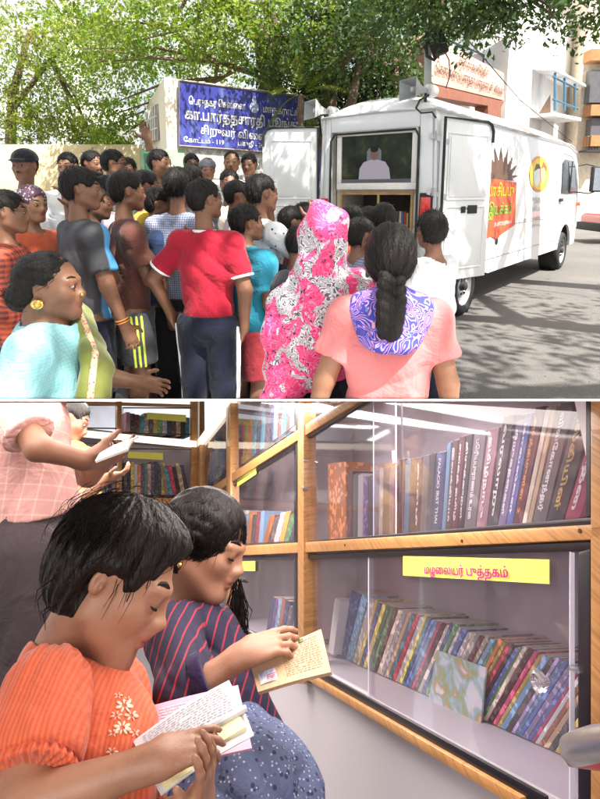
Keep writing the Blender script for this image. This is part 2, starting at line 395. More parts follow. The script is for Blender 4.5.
def folds(amp, seed, fz=30, fx=26):
    rs = np.random.RandomState(seed); p = rs.rand(8) * 6.28; a = rs.rand(6) - .5
    def f(X, Y, Z, A):
        u = fz * Z + fz * .8 * X * (1 + a[0]) + 2.6 * np.sin(X * 9 + p[0] + Y * 6) + 1.8 * np.sin(Z * 11 + p[5]); v = fz * .9 * Z - fz * X * (1 + a[1]) + 2.4 * np.sin(X * 8 + p[1]) + 2 * np.sin(Z * 7 + p[6]); w = fx * X * 1.3 + fx * Y + 2.2 * np.sin(Z * 8 + p[2]) + p[3]
        m1 = .5 + .5 * np.sin(4 * X + 5 * Z + p[4]); m2 = .5 + .5 * np.sin(6 * Z - 5 * X + p[7])
        amp2 = 1.0; n = (np.abs(np.sin(u * .5)) ** .6 - .7) * m1 + (np.abs(np.sin(v * .5)) ** .6 - .7) * (1 - m1) + (np.abs(np.sin(w * .5)) ** .7 - .6) * m2 * .8
        return A - (n * amp * 2.0).astype(np.float32)
    return f
HAIR = None; SKIN = {}
def skin_mat(name, c):
    t = NT(name); nz = t.noise(t.coord(), 16, 8, .7); base = t.ramp(nz, [(.28, (c[0] * .74, c[1] * .70, c[2] * .68)), (.5, c), (.72, (c[0] * 1.12, c[1] * 1.12, c[2] * 1.1))])
    at = t.n('ShaderNodeAttribute', attribute_name='tint'); t.base(t.mix(1.0, base, at.outputs['Color'], 'MULTIPLY'))
    t.b.inputs['Roughness'].default_value = .5; t.b.inputs['Specular IOR Level'].default_value = .55
    t.b.inputs['Subsurface Weight'].default_value = .08; t.b.inputs['Subsurface Radius'].default_value = (.012, .005, .003); t.b.inputs['Subsurface Scale'].default_value = 1
    t.bump(t.noise(t.coord(), 420, 3, .7), .35, .0012); return t.m
def hair_mat(name='black hair', c=(.007, .0055, .005), sc3=(160, 160, 14)):
    t = NT(name); co = t.coord(sc3); nz = t.noise(co, 1, 3, .6); t.base(t.ramp(nz, [(.3, tuple(x * .6 for x in c)), (.75, tuple(x * 2.2 for x in c))]))
    t.b.inputs['Roughness'].default_value = .48; t.b.inputs['Specular IOR Level'].default_value = .22
    t.bump(nz, .9, .006); return t.m
HAIR = hair_mat()
SKIN = {k: skin_mat('skin ' + k, c) for k, c in dict(dark=(.12, .052, .028), brown=(.19, .085, .046), mid=(.27, .13, .072), light=(.34, .172, .104)).items()}
def wrinkle(t, st=.62, dist=.014):
    co = t.coord(); n1 = t.noise(co, 7, 4, .55, 1.4); n2 = t.noise(t.coord((1, 1, .5)), 22, 3, .5, .8); n3 = t.noise(co, 320, 2)
    a = t.n('ShaderNodeMath', {0: n2, 1: .35}, operation='MULTIPLY'); b_ = t.n('ShaderNodeMath', {0: n1, 1: a.outputs[0]}, operation='ADD'); c_ = t.n('ShaderNodeMath', {0: n3, 1: .03}, operation='MULTIPLY'); e = t.n('ShaderNodeMath', {0: b_.outputs[0], 1: c_.outputs[0]}, operation='ADD'); t.bump(e.outputs[0], st, dist * 2)
def cloth(name, c, **kw):
    if name in _M: return _M[name]
    t = NT(name); c = lin(c); nz = t.noise(t.coord(), 6, 4); t.base(t.ramp(nz, [(.3, tuple(x * .88 for x in c)), (.7, tuple(min(1, x * 1.08) for x in c))])); t.b.inputs['Roughness'].default_value = .88; t.b.inputs['Specular IOR Level'].default_value = .15; t.b.inputs['Sheen Weight'].default_value = .15; wrinkle(t); _M[name] = t.m; return t.m

def tufts(P, Q, hd, n, L, w, seed, flow=None, lift=.35, curve=.5, M=None, jit=.28):
    rs = np.random.RandomState(seed); k = rs.randint(0, len(Q), n); c = P[Q[k]].mean(1) + (rs.rand(n, 3) - .5) * .004; nr = np.cross(P[Q[k][:, 2]] - P[Q[k][:, 0]], P[Q[k][:, 3]] - P[Q[k][:, 1]]); nr /= np.linalg.norm(nr, axis=1)[:, None] + 1e-12
    if np.mean(np.sum(nr * (c - hd.c), 1)) < 0: nr = -nr
    cr = hd.p(.03, -.28, .42); fl = (c - cr) if flow is None else flow(c); fl = fl - nr * np.sum(fl * nr, 1)[:, None]; fl /= np.linalg.norm(fl, axis=1)[:, None] + 1e-9
    d = fl + nr * lift * (.3 + rs.rand(n, 1)) + rs.normal(size=(n, 3)) * jit; d /= np.linalg.norm(d, axis=1)[:, None]; x = np.cross(d, nr); x /= np.linalg.norm(x, axis=1)[:, None] + 1e-9
    l = L * (.5 + rs.rand(n, 1)); d2 = d * (1 - curve * .3) + fl * curve - nr * curve * .35; d2 /= np.linalg.norm(d2, axis=1)[:, None]
    a = c - nr * .002; m = a + d * l * .5; e = m + d2 * l * .5
    v = np.stack([a - x * w, a + x * w, m + x * w * .8, m - x * w * .8, e + x * w * .12, e - x * w * .12], 1).reshape(-1, 3); o = np.arange(n)[:, None] * 6
    return v, np.concatenate([o + np.array([0, 1, 2, 3]), o + np.array([3, 2, 4, 5])])
def hair_obj(name, S, mt, parent, M, hd, n=500, L=.03, w=.0016, seed=1, clip=True, **k):
    P, Q = S.mesh(M, [(CP, CUTN)] if clip else [])
    if len(P) == 0: return None
    v, f = tufts(P, Q, hd, n, L, w, seed, **k); o = mesh_np(name, np.concatenate([P, v]), np.concatenate([Q, f + len(P)]), [mt], None, True); o.parent = parent; return o
class Person:
    """Standing figure, local +y is where it faces; the root is the body mesh."""
    def __init__(s, label, px, top, y, rz, H=None, skin='brown', vox=.011, head=(0, 0, 0), hh=None, build=1.0, group='people crowding round the van', arms=None, lean=(0, 0), stance=.06, base=0, fat=1.0, fine=True, name='person', kid=False, x=None):
        T = W(px, top, y); s.H = H or (T[2] - base); s.base = T[2] - s.H; s.label = label; H = s.H
        s.hh = hh or (.220 if H > 1.6 else .205); s.vox = vox; s.bd = build; s.rz = R(rz); s.skin = SKIN[skin]
        s.lean = V(*lean, 0); s.M = frame((T[0], y, s.base), s.rz)
        l3 = s.lean
        s.hip = V(0, 0, .50 * H); s.chest = V(0, 0, .72 * H) + l3 * .6; s.neck = V(0, -.01, H - s.hh * 1.12) + l3; b = build
        s.sh = {m: s.chest + V(m * .100 * H * b, -.005, H * .064) + l3 * .25 for m in (-1, 1)}
        s.hd = Head(V(0, .015, H - s.hh * .5) + l3 * 1.25 , s.hh, euler(*head)); s.fat = fat; s.fine = fine
        s.group = group; s.arm = {}
        arms = arms or {}
        for m in (-1, 1):
            u, f, hd, pn, tl = arms.get(m, (V(m * .12, .02, -1), V(m * .02, .22, -1), None, None, None))
            e = s.sh[m] + nrmz(u) * .165 * H; w = e + nrmz(f) * .145 * H
            s.arm[m] = (s.sh[m], e, w, nrmz(hd if hd is not None else f), pn if pn is not None else V(-m, 0, 0), tl if tl is not None else V(0, 1, 0))
        s.leg = {m: (s.hip + V(m * .052 * H * b, 0, -.01), V(m * stance * H * .95, .015, .275 * H), V(m * stance * H, -.015, .045 * H)) for m in (-1, 1)}
        s.curl = (22, 26, 30, 34)
    def body(s, legs=True, arms=(-1, 1), torso=True):
        S = SDF(s.vox); H = s.H; b = s.bd
        s.hd.skin(S, s.fat, s.fine)
        S.cap(s.neck - V(0, .01, .02), s.hd.p(0, -.10, -.2), .046 * b, .045 * b, .02)
        if torso:
            S.ell(s.chest, (.078 * H * b, .05 * H * b, .11 * H), None, .04); S.cap(s.sh[-1], s.sh[1], .035 * H, None, .05)
            S.cap(s.chest + V(0, 0, .05 * H), s.neck + V(0, 0, -.03), .06 * b, .042 * b, .03)
            S.ell(s.hip + V(0, -.005, .06 * H), (.070 * H * b, .048 * H * b, .12 * H), None, .04)
        for m in arms:
            a, e, w, hd, pn, tl = s.arm[m]; S.cap(a + V(0, 0, -.012), e, .031 * H * b, .026 * H * b, .03); S.cap(e, w, .026 * H * b, .017 * H, .012)
            hand(S, w, hd, pn, tl, .105 * H, s.curl)
        if legs:
            for m in (-1, 1):
                a, kn, an = s.leg[m]; S.cap(a, kn, .05 * H * b, .033 * H * b, .03); S.cap(kn, an, .034 * H * b, .02 * H, .02)
                S.ell(kn + (an - kn) * .28 + V(0, -.012, 0), (.034 * H, .034 * H, .07 * H), None, .02)
                S.cap(an + V(0, -.01, -.015), an + V(m * .01, .10 * H * .9, -.035 * H + .005), .022 * H, .018 * H, .02)
        o = sdf_part('person', S, [s.skin], None, s.M, cols=s.hd.cols); s.o = o
        tag(o, s.label, 'person', s.group); return s
    def P(s, name, S, m): o = sdf_part(name, S, m if isinstance(m, list) else [m], s.o, s.M); return o
    def hair(s, m=None, name='hair', **kw):
        nt = kw.pop('n', 700); L = kw.pop('L', .028); w = kw.pop('w', .0018)
        S = SDF(s.vox * .7); s.hd.hair(S, **kw); hair_obj(name, S, m or HAIR, s.o, s.M, s.hd, nt, L, w, kw.get('seed', 1)); return s
    def face(s, **kw): s.hd.eyes(s.o, **kw); return s
    def moustache(s, beard=False):
        S = SDF(.004); h = s.hd
        for m in (-1, 1): h.cp(S, (0, .425, -.195), (m * .10, .37, -.225), .028, .014, .01)
        if beard:
            h.e(S, (0, .24, -.37), (.20, .18, .16), .02); h.e(S, (0, .12, -.3), (.262, .25, .2), .02); h.e(S, (0, .47, -.20), (.14, .16, .13), .02, 'sub')
            for m in (-1, 1): h.cp(S, (0, .425, -.195), (m * .10, .37, -.225), .028, .02, .01)
        s.P('moustache', S, HAIR); return s
    def top(s, m, name='shirt', sleeve=.62, hem=.46, loose=.016, seed=1, amp=.005, collar=None, cuff=None, flare=1.05, arms=(-1, 1), sr=1.0, neckr=.062):
        S = SDF(s.vox); H = s.H; b = s.bd; L = loose
        S.ell(s.chest, (.086 * H * b + L, .056 * H * b + L, .12 * H), None, .04); S.cap(s.sh[-1], s.sh[1], .037 * H + L * .5, None, .03)
        S.cap(s.chest + V(0, -.005, .04 * H), s.neck + V(0, 0, -.075), .08 * b, .050 * b + L * .4, .04)
        a = s.chest + V(0, 0, -.03 * H); z = V(0, 0, hem * H)
        S.cap(V(a[0], a[1], a[2]), z, .082 * H * b + L, .080 * H * b * flare + L, .04, (V(0, 1, 0), .68), 'add', (0, 1))
        for k in arms:
            p, e, w, *_ = s.arm[k]; S.cap(s.neck + V(k * .02, -.012, -.062), p + V(-k * .015, 0, .010), .040 * b + L * .5, .036 * b + L * .5, .03)
            if sleeve <= 1: q = p + (e - p) * sleeve; S.cap(p + V(0, 0, -.012), q, .030 * H * b + L * .5, (.031 * H * b + L * .7) * (1 + (sr - 1) * .6), .045, None, 'add', (0, 1))
            else: q = e + (w - e) * (sleeve - 1); S.cap(p, e, (.034 * H * b + L * .6) , (.028 * H * b + L * .7) * sr, .02); S.cap(e, q, (.028 * H * b + L * .7) * sr, (.021 * H + L * .8) * sr, .02, None, 'add', (0, 1))
            s.send = q
            if cuff:
                d = nrmz(q - p); B = SDF(.006); r = (.031 * H * b + L * .7) * (1 + (sr - 1) * .6) + .0025; B.cap(q - d * .012, q + d * .002, r, None, .01, None, 'add', (1, 1)); s.P('cuff', B, cuff)
        S.cap(s.neck + V(0, .0, -.045), s.neck + V(0, .02, .12), neckr, neckr, .008, None, 'sub')
        S.post.append(folds(amp, seed)); s.P(name, S, m)
        if collar:
            C = SDF(.006); n = s.neck + V(0, 0, -.045)
            C.cap(n + V(0, -.002, -.03), n + V(0, -.006, .012), .072 * b, .062 * b, .01, None, 'add', (0, 1)); C.cap(n + V(0, 0, -.06), n + V(0, 0, .05), .054 * b, .052 * b, .005, None, 'sub'); C.ell(n + V(0, .09, -.02), (.035, .06, .08), None, .01, 'sub')
            s.P('collar', C, collar)
            if cuff: C = SDF(.005); C.cap(n + V(0, -.006, .006), n + V(0, -.006, .015), .064 * b, .064 * b, .006, None, 'add', (0, 1)); C.cap(n + V(0, 0, -.06), n + V(0, 0, .05), .055 * b, .054 * b, .005, None, 'sub'); C.ell(n + V(0, .09, 0), (.035, .06, .08), None, .01, 'sub'); s.P('collar_trim', C, cuff)
        return s
    def bottom(s, m, name='trousers', to=1.0, loose=.014, seed=3, amp=.005, stripe=None, belt=.505, nstripe=2):
        S = SDF(s.vox); H = s.H; b = s.bd
        S.ell(s.hip + V(0, -.004, .0), (.085 * H * b + loose, .062 * H * b + loose, .075 * H), None, .04)
        B = MB()
        for k in (-1, 1):
            a, kn, an = s.leg[k]; r0, r1, r2 = .052 * H * b + loose * .8, .037 * H * b + loose, .024 * H + loose * 1.3
            if to <= .5: q = a + (kn - a) * to * 2; S.cap(a, q, r0, r0 + (r1 - r0) * to * 2 + .012, .03, None, 'add', (0, 1)); pts = [(a, r0), (q, r0 + (r1 - r0) * to * 2 + .012)]
            else: q = kn + (an - kn) * (to - .5) * 2; S.cap(a, kn, r0, r1, .03); S.cap(kn, q, r1, r1 + (r2 - r1) * (to - .5) * 2, .02, None, 'add', (0, 1)); pts = [(a, r0), (kn, r1), (q, r2)]
            if stripe:
                for j in range(nstripe):
                    off = (j - (nstripe - 1) / 2) * .024; al = off / .09 - .12
                    T_ = SDF(.006)
                    pp = [(p + V(k * math.cos(al) * (r - .004 + (.006 if i == 0 else 0)), math.sin(al) * r - .005, 0)) for i, (p, r) in enumerate(pts)]
                    for i in range(len(pp) - 1): T_.cap(pp[i], pp[i + 1], .0085, None, .004)
                    s.P('stripe', T_, stripe)
        S.half(V(0, 0, belt * H), (0, 0, 1)); S.post.append(folds(amp, seed, 9, 22)); s.P(name, S, m)
        return s
# ------------------------------------------------------------- world, sun
AZ, EL = 140, 56           # compass degrees clockwise from +y towards +x; height of the sun
sd = V(math.sin(R(AZ)) * math.cos(R(EL)), math.cos(R(AZ)) * math.cos(R(EL)), math.sin(R(EL)))
w = bpy.data.worlds.new('World'); sc.world = w; w.use_nodes = True
sk = w.node_tree.nodes.new('ShaderNodeTexSky'); sk.sky_type = 'NISHITA'; sk.sun_disc = False; sk.sun_elevation = R(EL); sk.sun_rotation = R(AZ)
sk.air_density = 1.0; sk.dust_density = 8.0; sk.ozone_density = .6
wt = w.node_tree; tc_ = wt.nodes.new('ShaderNodeTexCoord'); cn_ = wt.nodes.new('ShaderNodeTexNoise'); cn_.inputs['Scale'].default_value = 2.2; cn_.inputs['Detail'].default_value = 7; wt.links.new(tc_.outputs['Generated'], cn_.inputs['Vector'])
cr_ = wt.nodes.new('ShaderNodeValToRGB'); cr_.color_ramp.elements[0].position = .34; cr_.color_ramp.elements[1].position = .52; wt.links.new(cn_.outputs[0], cr_.inputs[0]); cm_ = wt.nodes.new('ShaderNodeMix'); cm_.data_type = 'RGBA'; wt.links.new(cr_.outputs[0], cm_.inputs[0]); wt.links.new(sk.outputs[0], cm_.inputs[6]); cm_.inputs[7].default_value = (3.0, 3.05, 3.15, 1)
wt.links.new(cm_.outputs[2], wt.nodes['Background'].inputs[0]); w.node_tree.nodes['Background'].inputs[1].default_value = .15
sl = bpy.data.lights.new('sun', 'SUN'); sl.energy = 5.0; sl.angle = R(.6); sl.color = (1, .95, .87)
so = bpy.data.objects.new('sun', sl); col.objects.link(so); so.rotation_euler = Vector(sd).to_track_quat('Z', 'Y').to_euler(); so.location = (0, 0, 20)
vs_ = sc.view_settings; vs_.view_transform = 'Standard'; vs_.look = 'None'; vs_.gamma = 1; vs_.exposure = 1.5; vs_.use_curve_mapping = False
try:
    c_ = sc.cycles; c_.use_denoising = True; c_.max_bounces = 7; c_.transparent_max_bounces = 24; c_.diffuse_bounces = 4; c_.glossy_bounces = 4; c_.transmission_bounces = 6; c_.sample_clamp_indirect = 8; c_.caustics_reflective = False; c_.caustics_refractive = False
except Exception: pass

WHITE = mat('white van paint', (.78, .79, .80), .28, 0, .03, 3, .04, 8, .01, coat=.6, dirt=((.45, .42, .38), 2.2, .12))
BLACKR = mat('black rubber', (.018, .018, .02), .7); DARKM = mat('dark steel', (.05, .05, .055), .5, .4)
CHROME = mat('grey metal', (.42, .42, .43), .35, .9, .1); GREYP = mat('grey plastic', (.30, .31, .33), .5)
# ------------------------------------------------------------- ground
def asphalt():
    t = NT('asphalt'); co = t.coord(); a = t.noise(co, .5, 6, .6); b = t.noise(co, 55, 4, .7); c = t.n('ShaderNodeTexVoronoi', {'Vector': co, 'Scale': 90.0}).outputs[0]
    x = t.ramp(a, [(.3, (.055, .054, .053)), (.55, (.085, .082, .079)), (.75, (.125, .118, .11))]); x = t.mix(t.ramp(b, [(.35, 0.), (.75, .55)]), x, (.22, .205, .19))
    x = t.mix(t.ramp(t.noise(co, 2.3, 7, .7), [(.60, 0.), (.68, .5)]), x, (.20, .18, .15)); t.base(x); t.b.inputs['Roughness'].default_value = .85
    m = t.n('ShaderNodeMath', {0: b, 1: c}, operation='ADD'); t.bump(m.outputs[0], .5, .006); return t.m
b = MB(); b.quad((-160, 3.92, 0), (160, 3.92, 0), (160, 420, 0), (-160, 420, 0))
tag(b.obj('road', asphalt()), kind='structure')
KERB = mat('kerb concrete', (.34, .32, .29), .9, 0, .2, 3, .4, 80, .004)
b = MB(); b.span(-12, .6, 6.3, 9.6, -.05, .12); tag(b.obj('pavement', KERB, bevel=.02), kind='structure')
b = MB()
for q in npr.rand(45, 2): 
    p = G(440 + q[0] * 160, 275 + q[1] * 125, .004); a = q[0] * 9; s_ = .008 + .012 * q[1]
    b.quad(p, p + V(s_ * math.cos(a), s_ * math.sin(a), .002), p + V(s_, s_, .004), p + V(-s_ * math.sin(a), s_ * math.cos(a), .001))
tag(b.obj('fallen_leaves', mat('dry leaf', (.16, .12, .06))), 'dry leaves scattered over the road beside the van', 'leaves', kind='stuff')

# ------------------------------------------------------------- van
ft = FI  # unused
Fh = math.hypot(F, PY - HZ)
va = nrmz((422, Fh, 0)); vb = nrmz((-Fh, 422, 0)); D0 = 5.9; v0 = V((437 - 300) / Fh * D0, D0, 0); VWD = 1.47
def VP(l, w, z):
    l = l if l <= 2 else 2 + (l - 2) * 1.075; z = z * 1.035
    return v0 + va * l + vb * w + V(0, 0, z)      # length from the rear, width from the right side, height
van = empty('van', VP(3, .7, 0), 'white mobile library van with open rear doors parked on the shaded road', 'van')
UPZ = V(0, 0, 1)
# right and left side panels: outline with wheel arches, leaning in above the waist
def side(wd, name):
    L = 7.2; out = []; rw, fw = 1.03, 6.0
    def arch(c, r, z): return [(c + r * math.cos(t), z + r * .92 * math.sin(t)) for t in np.linspace(math.pi, 0, 13)]
    low = [(.02, .52)] + arch(rw, .47, .43) + [(fw - .5, .40)] + arch(fw, .50, .40) + [(L, .42)]
    topz = [(L, 1.20), (L - .12, 1.42), (L - .45, 1.95), (L - .75, 2.22), (L - 1.3, 2.3), (3.5, 2.28), (0, 2.26)]
    b = MB(); rows = []
    zs = [.43, .6, .8, 1.0, 1.3, 1.6, 1.9, 2.1, 2.24]
    inn = lambda z: .035 * max(0, z - 1.1) ** 1.6 + .02 * max(0, .75 - z)
    # column grid clipped to the outline
    ls = sorted(set([0, .15, .3, .5] + [rw + .47 * math.cos(t) for t in np.linspace(0, math.pi, 13)] + [1.8, 2.2, 2.8, 3.4, 4.0, 4.6, 5.2] + [fw + .5 * math.cos(t) for t in np.linspace(0, math.pi, 13)] + [6.7, 6.9, 7.05, 7.2]))
    def lo(l):
        z = .50 if l < 1.6 else .43
        if abs(l - rw) < .47: z = max(z, .43 + .92 * math.sqrt(.47 ** 2 - (l - rw) ** 2))
        if abs(l - fw) < .50: z = max(z, .40 + .92 * math.sqrt(.5 ** 2 - (l - fw) ** 2))
        return z
    def hi(l): return float(np.interp(l, [0, 3.5, 5.9, 6.2, 6.45, 6.75, 7.08, 7.2], [2.26, 2.28, 2.30, 2.27, 2.22, 1.95, 1.42, 1.2]))
    nz = 12; sgn = 1 if wd == 0 else -1; vs = []; 
    for l in ls:
        a, c = lo(l), hi(l)
        for j in range(nz):
            z = a + (c - a) * j / (nz - 1); t = inn(z) + .02 * max(0, l - 6.6) ** 2 * 8; vs.append(VP(l, wd + sgn * t, z))
    n1 = len(vs)
    for l in ls:
        a, c = lo(l), hi(l)
        for j in range(nz): z = a + (c - a) * j / (nz - 1); t = inn(z) + .02 * max(0, l - 6.6) ** 2 * 8; vs.append(VP(l, wd + sgn * (t + .045), z))
    fs = []
    for i in range(len(ls) - 1):
        for j in range(nz - 1):
            q = (i * nz + j, (i + 1) * nz + j, (i + 1) * nz + j + 1, i * nz + j + 1); fs.append(q); fs.append(tuple(x + n1 for x in q[::-1]))
        for j in (0, nz - 1): fs.append((i * nz + j, (i + 1) * nz + j, (i + 1) * nz + j + n1, i * nz + j + n1))
    for i in (0, len(ls) - 1):
        for j in range(nz - 1): fs.append((i * nz + j, i * nz + j + 1, i * nz + j + 1 + n1, i * nz + j + n1))
    b.add(vs, fs); return b.obj(name, WHITE, van, True)
side(0, 'side_panel'); side(VWD, 'side_panel')
# roof: lofted arcs
b = MB(); sec = []; ls = [-.03, .0, .06, .2, .6, 1.2, 2, 3, 4, 5, 5.8, 6.2, 6.5, 6.8]; n = 15; vs = []
for l in ls:
    ez = float(np.interp(l, [0, 3.5, 5.9, 6.2, 6.5, 6.8], [2.255, 2.275, 2.295, 2.265, 2.18, 1.93])); cr = float(np.interp(l, [-.03, 0, .06, .2, .6, 3, 5.2, 5.8, 6.2, 6.8], [.02, .08, .13, .175, .22, .24, .22, .17, .10, .03]))
    for i in range(n):
        u = i / (n - 1); s_ = abs(2 * u - 1); vs.append(VP(l, .045 + u * (VWD - .09), ez + cr * (1 - s_ ** 3.2)))
fs = [(i * n + j, i * n + j + 1, (i + 1) * n + j + 1, (i + 1) * n + j) for i in range(len(ls) - 1) for j in range(n - 1)] + [list(range(n))]
b.add(vs, fs); b.obj('roof', WHITE, van, True)
b = MB()
for wq in (.02, VWD - .02): b.tube([VP(l, wq, float(np.interp(l, [0, 3.5, 5.9, 6.2, 6.5], [2.25, 2.27, 2.29, 2.26, 2.19]))) for l in (0, 1, 2, 3, 4, 5, 5.9, 6.2, 6.5)], .016, 6)
b.tube([VP(-.01, .02, 2.25), VP(-.03, VWD / 2, 2.27), VP(-.01, VWD - .02, 2.25)], .014, 6)
b.obj('rain_gutter', mat('grey white paint', (.55, .55, .56), .4), van, True)
# rear frame: pillars, header, sill, bumper
b = MB(); OP = (.20, VWD - .13)
b.hexa([VP(0, .0, .5), VP(0, OP[0], .5), VP(.09, OP[0], .5), VP(.09, .0, .5)], [VP(0, .04, 2.26), VP(0, OP[0] + .02, 2.26), VP(.09, OP[0] + .02, 2.26), VP(.09, .04, 2.26)])
b.hexa([VP(0, OP[1], .5), VP(0, VWD, .5), VP(.09, VWD, .5), VP(.09, OP[1], .5)], [VP(0, OP[1] - .02, 2.26), VP(0, VWD - .05, 2.26), VP(.09, VWD - .05, 2.26), VP(.09, OP[1] - .02, 2.26)])
b.hexa([VP(0, .22, 2.09), VP(0, OP[1] - .02, 2.09), VP(.09, OP[1] - .02, 2.09), VP(.09, .22, 2.09)], [VP(-.012, .22, 2.27), VP(-.012, OP[1] - .02, 2.27), VP(.09, OP[1] - .02, 2.27), VP(.09, .22, 2.27)])
b.hexa([VP(0, .14, .5), VP(0, OP[1], .5), VP(.09, OP[1], .5), VP(.09, .14, .5)], [VP(0, .14, .62), VP(0, OP[1], .62), VP(.09, OP[1], .62), VP(.09, .14, .62)])
b.obj('rear_frame', WHITE, van, bevel=.018)
b = MB(); b.tube([VP(-.012, .215, .66), VP(-.012, .22, 2.0), VP(-.012, .26, 2.07), VP(-.012, OP[1] - .08, 2.07), VP(-.012, OP[1] - .03, 2.0), VP(-.012, OP[1] - .01, .66)], .013, 6); b.obj('door_seal', BLACKR, van, True)
b = MB(); b.hexa([VP(-.14, .0, .38), VP(-.14, VWD, .38), VP(.0, VWD, .38), VP(.0, .0, .38)], [VP(-.14, .0, .54), VP(-.14, VWD, .54), VP(-.01, VWD, .54), VP(-.01, .0, .54)]); b.obj('bumper', mat('grey bumper', (.22, .22, .23), .6), van, bevel=.03)
b = MB(); b.hexa([VP(.0, .05, .42), VP(.0, VWD - .05, .42), VP(7.0, VWD - .05, .42), VP(7.0, .05, .42)], [VP(0, .05, .5), VP(0, VWD - .05, .5), VP(7.0, VWD - .05, .5), VP(7, .05, .5)]); b.obj('floor_pan', DARKM, van)
b = MB(); b.hexa([VP(6.9, .05, .42), VP(7.2, .12, .42), VP(7.2, VWD - .12, .42), VP(6.9, VWD - .05, .42)], [VP(6.9, .05, 1.2), VP(7.2, .12, 1.2), VP(7.2, VWD - .12, 1.2), VP(6.9, VWD - .05, 1.2)]); b.obj('bonnet', WHITE, van, bevel=.04)
b = MB(); b.hexa([VP(7.16, .12, 1.2), VP(7.18, .12, 1.2), VP(7.18, VWD - .12, 1.2), VP(7.16, VWD - .12, 1.2)], [VP(6.42, .1, 2.2), VP(6.44, .1, 2.2), VP(6.44, VWD - .1, 2.2), VP(6.42, VWD - .1, 2.2)]); b.obj('windscreen', mat('dark glass', (.03, .035, .04), .08, 0, 0, bump=0), van)
# tail lights
tl = empty('tail_light', VP(0, .07, 1.2), None, None); tl.parent = van; tl.matrix_parent_inverse = van.matrix_basis.inverted()
REDL = mat('red lens', (.65, .02, .012), .12, 0, .1, 20, .3, 90, .003, coat=1)
b = MB(); b.hexa([VP(-.03, .055, 1.08), VP(-.03, .175, 1.08), VP(.0, .175, 1.08), VP(.0, .055, 1.08)], [VP(-.03, .055, 1.40), VP(-.03, .17, 1.40), VP(.0, .17, 1.40), VP(.0, .055, 1.40)])
o = b.obj('lens', REDL, None, bevel=.012); o.parent = tl; o.matrix_parent_inverse = (van.matrix_basis @ van.matrix_basis.inverted() @ tl.matrix_basis).inverted()
tl.name = 'tail_light'
def fix(o, p): o.parent = p; bpy.context.view_layer.update(); o.matrix_parent_inverse = p.matrix_world.inverted()
fix(o, tl)
b = MB(); b.hexa([VP(-.02, .04, 1.03), VP(-.02, .19, 1.03), VP(-.002, .19, 1.03), VP(-.002, .04, 1.03)], [VP(-.02, .04, 1.44), VP(-.02, .185, 1.44), VP(-.002, .185, 1.44), VP(-.002, .04, 1.44)]); o = b.obj('housing', BLACKR, None, bevel=.008); fix(o, tl)
b = MB(); b.hexa([VP(-.035, .02, .98), VP(-.035, .12, .98), VP(-.002, .12, .98), VP(-.002, .02, .98)], [VP(-.035, .02, 1.06), VP(-.035, .12, 1.06), VP(-.002, .12, 1.06), VP(-.002, .02, 1.06)]); o = b.obj('reverse_lens', mat('clear lens', (.7, .68, .65), .15), None, bevel=.01); fix(o, tl)
b = MB(); b.hexa([VP(-.03, VWD - .12, 1.08), VP(-.03, VWD - .02, 1.08), VP(.0, VWD - .02, 1.08), VP(.0, VWD - .12, 1.08)], [VP(-.03, VWD - .12, 1.38), VP(-.03, VWD - .03, 1.38), VP(.0, VWD - .03, 1.38), VP(.0, VWD - .12, 1.38)]); b.obj('tail_light', REDL, van, bevel=.012)
# interior of the rear: cream box, monitor frame, shelf
CREAM = mat('cream laminate', (.62, .56, .47), .5); WOOD = mat('yellow pine trim', (.50, .30, .12), .5, 0, .2, 8, .2, 40)
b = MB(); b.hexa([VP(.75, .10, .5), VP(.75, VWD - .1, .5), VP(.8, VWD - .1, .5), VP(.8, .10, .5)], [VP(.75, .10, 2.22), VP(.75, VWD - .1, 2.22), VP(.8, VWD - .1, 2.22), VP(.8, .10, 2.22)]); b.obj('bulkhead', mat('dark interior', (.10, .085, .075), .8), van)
b = MB()
b.hexa([VP(.09, OP[0] + .0, .62), VP(.09, OP[0] + .03, .62), VP(.75, OP[0] + .03, .62), VP(.75, OP[0] + .0, .62)], [VP(.09, OP[0] + .0, 2.1), VP(.09, OP[0] + .03, 2.1), VP(.75, OP[0] + .03, 2.1), VP(.75, OP[0] + .0, 2.1)])
b.hexa([VP(.09, OP[1] - .03, .62), VP(.09, OP[1], .62), VP(.75, OP[1], .62), VP(.75, OP[1] - .03, .62)], [VP(.09, OP[1] - .03, 2.1), VP(.09, OP[1], 2.1), VP(.75, OP[1], 2.1), VP(.75, OP[1] - .03, 2.1)])
b.obj('lining', CREAM, van)
def VB(l0, l1, w0, w1, z0, z1, m=0, bb=None): bb.hexa([VP(l0, w0, z0), VP(l0, w1, z0), VP(l1, w1, z0), VP(l1, w0, z0)], [VP(l0, w0, z1), VP(l0, w1, z1), VP(l1, w1, z1), VP(l1, w0, z1)], m)
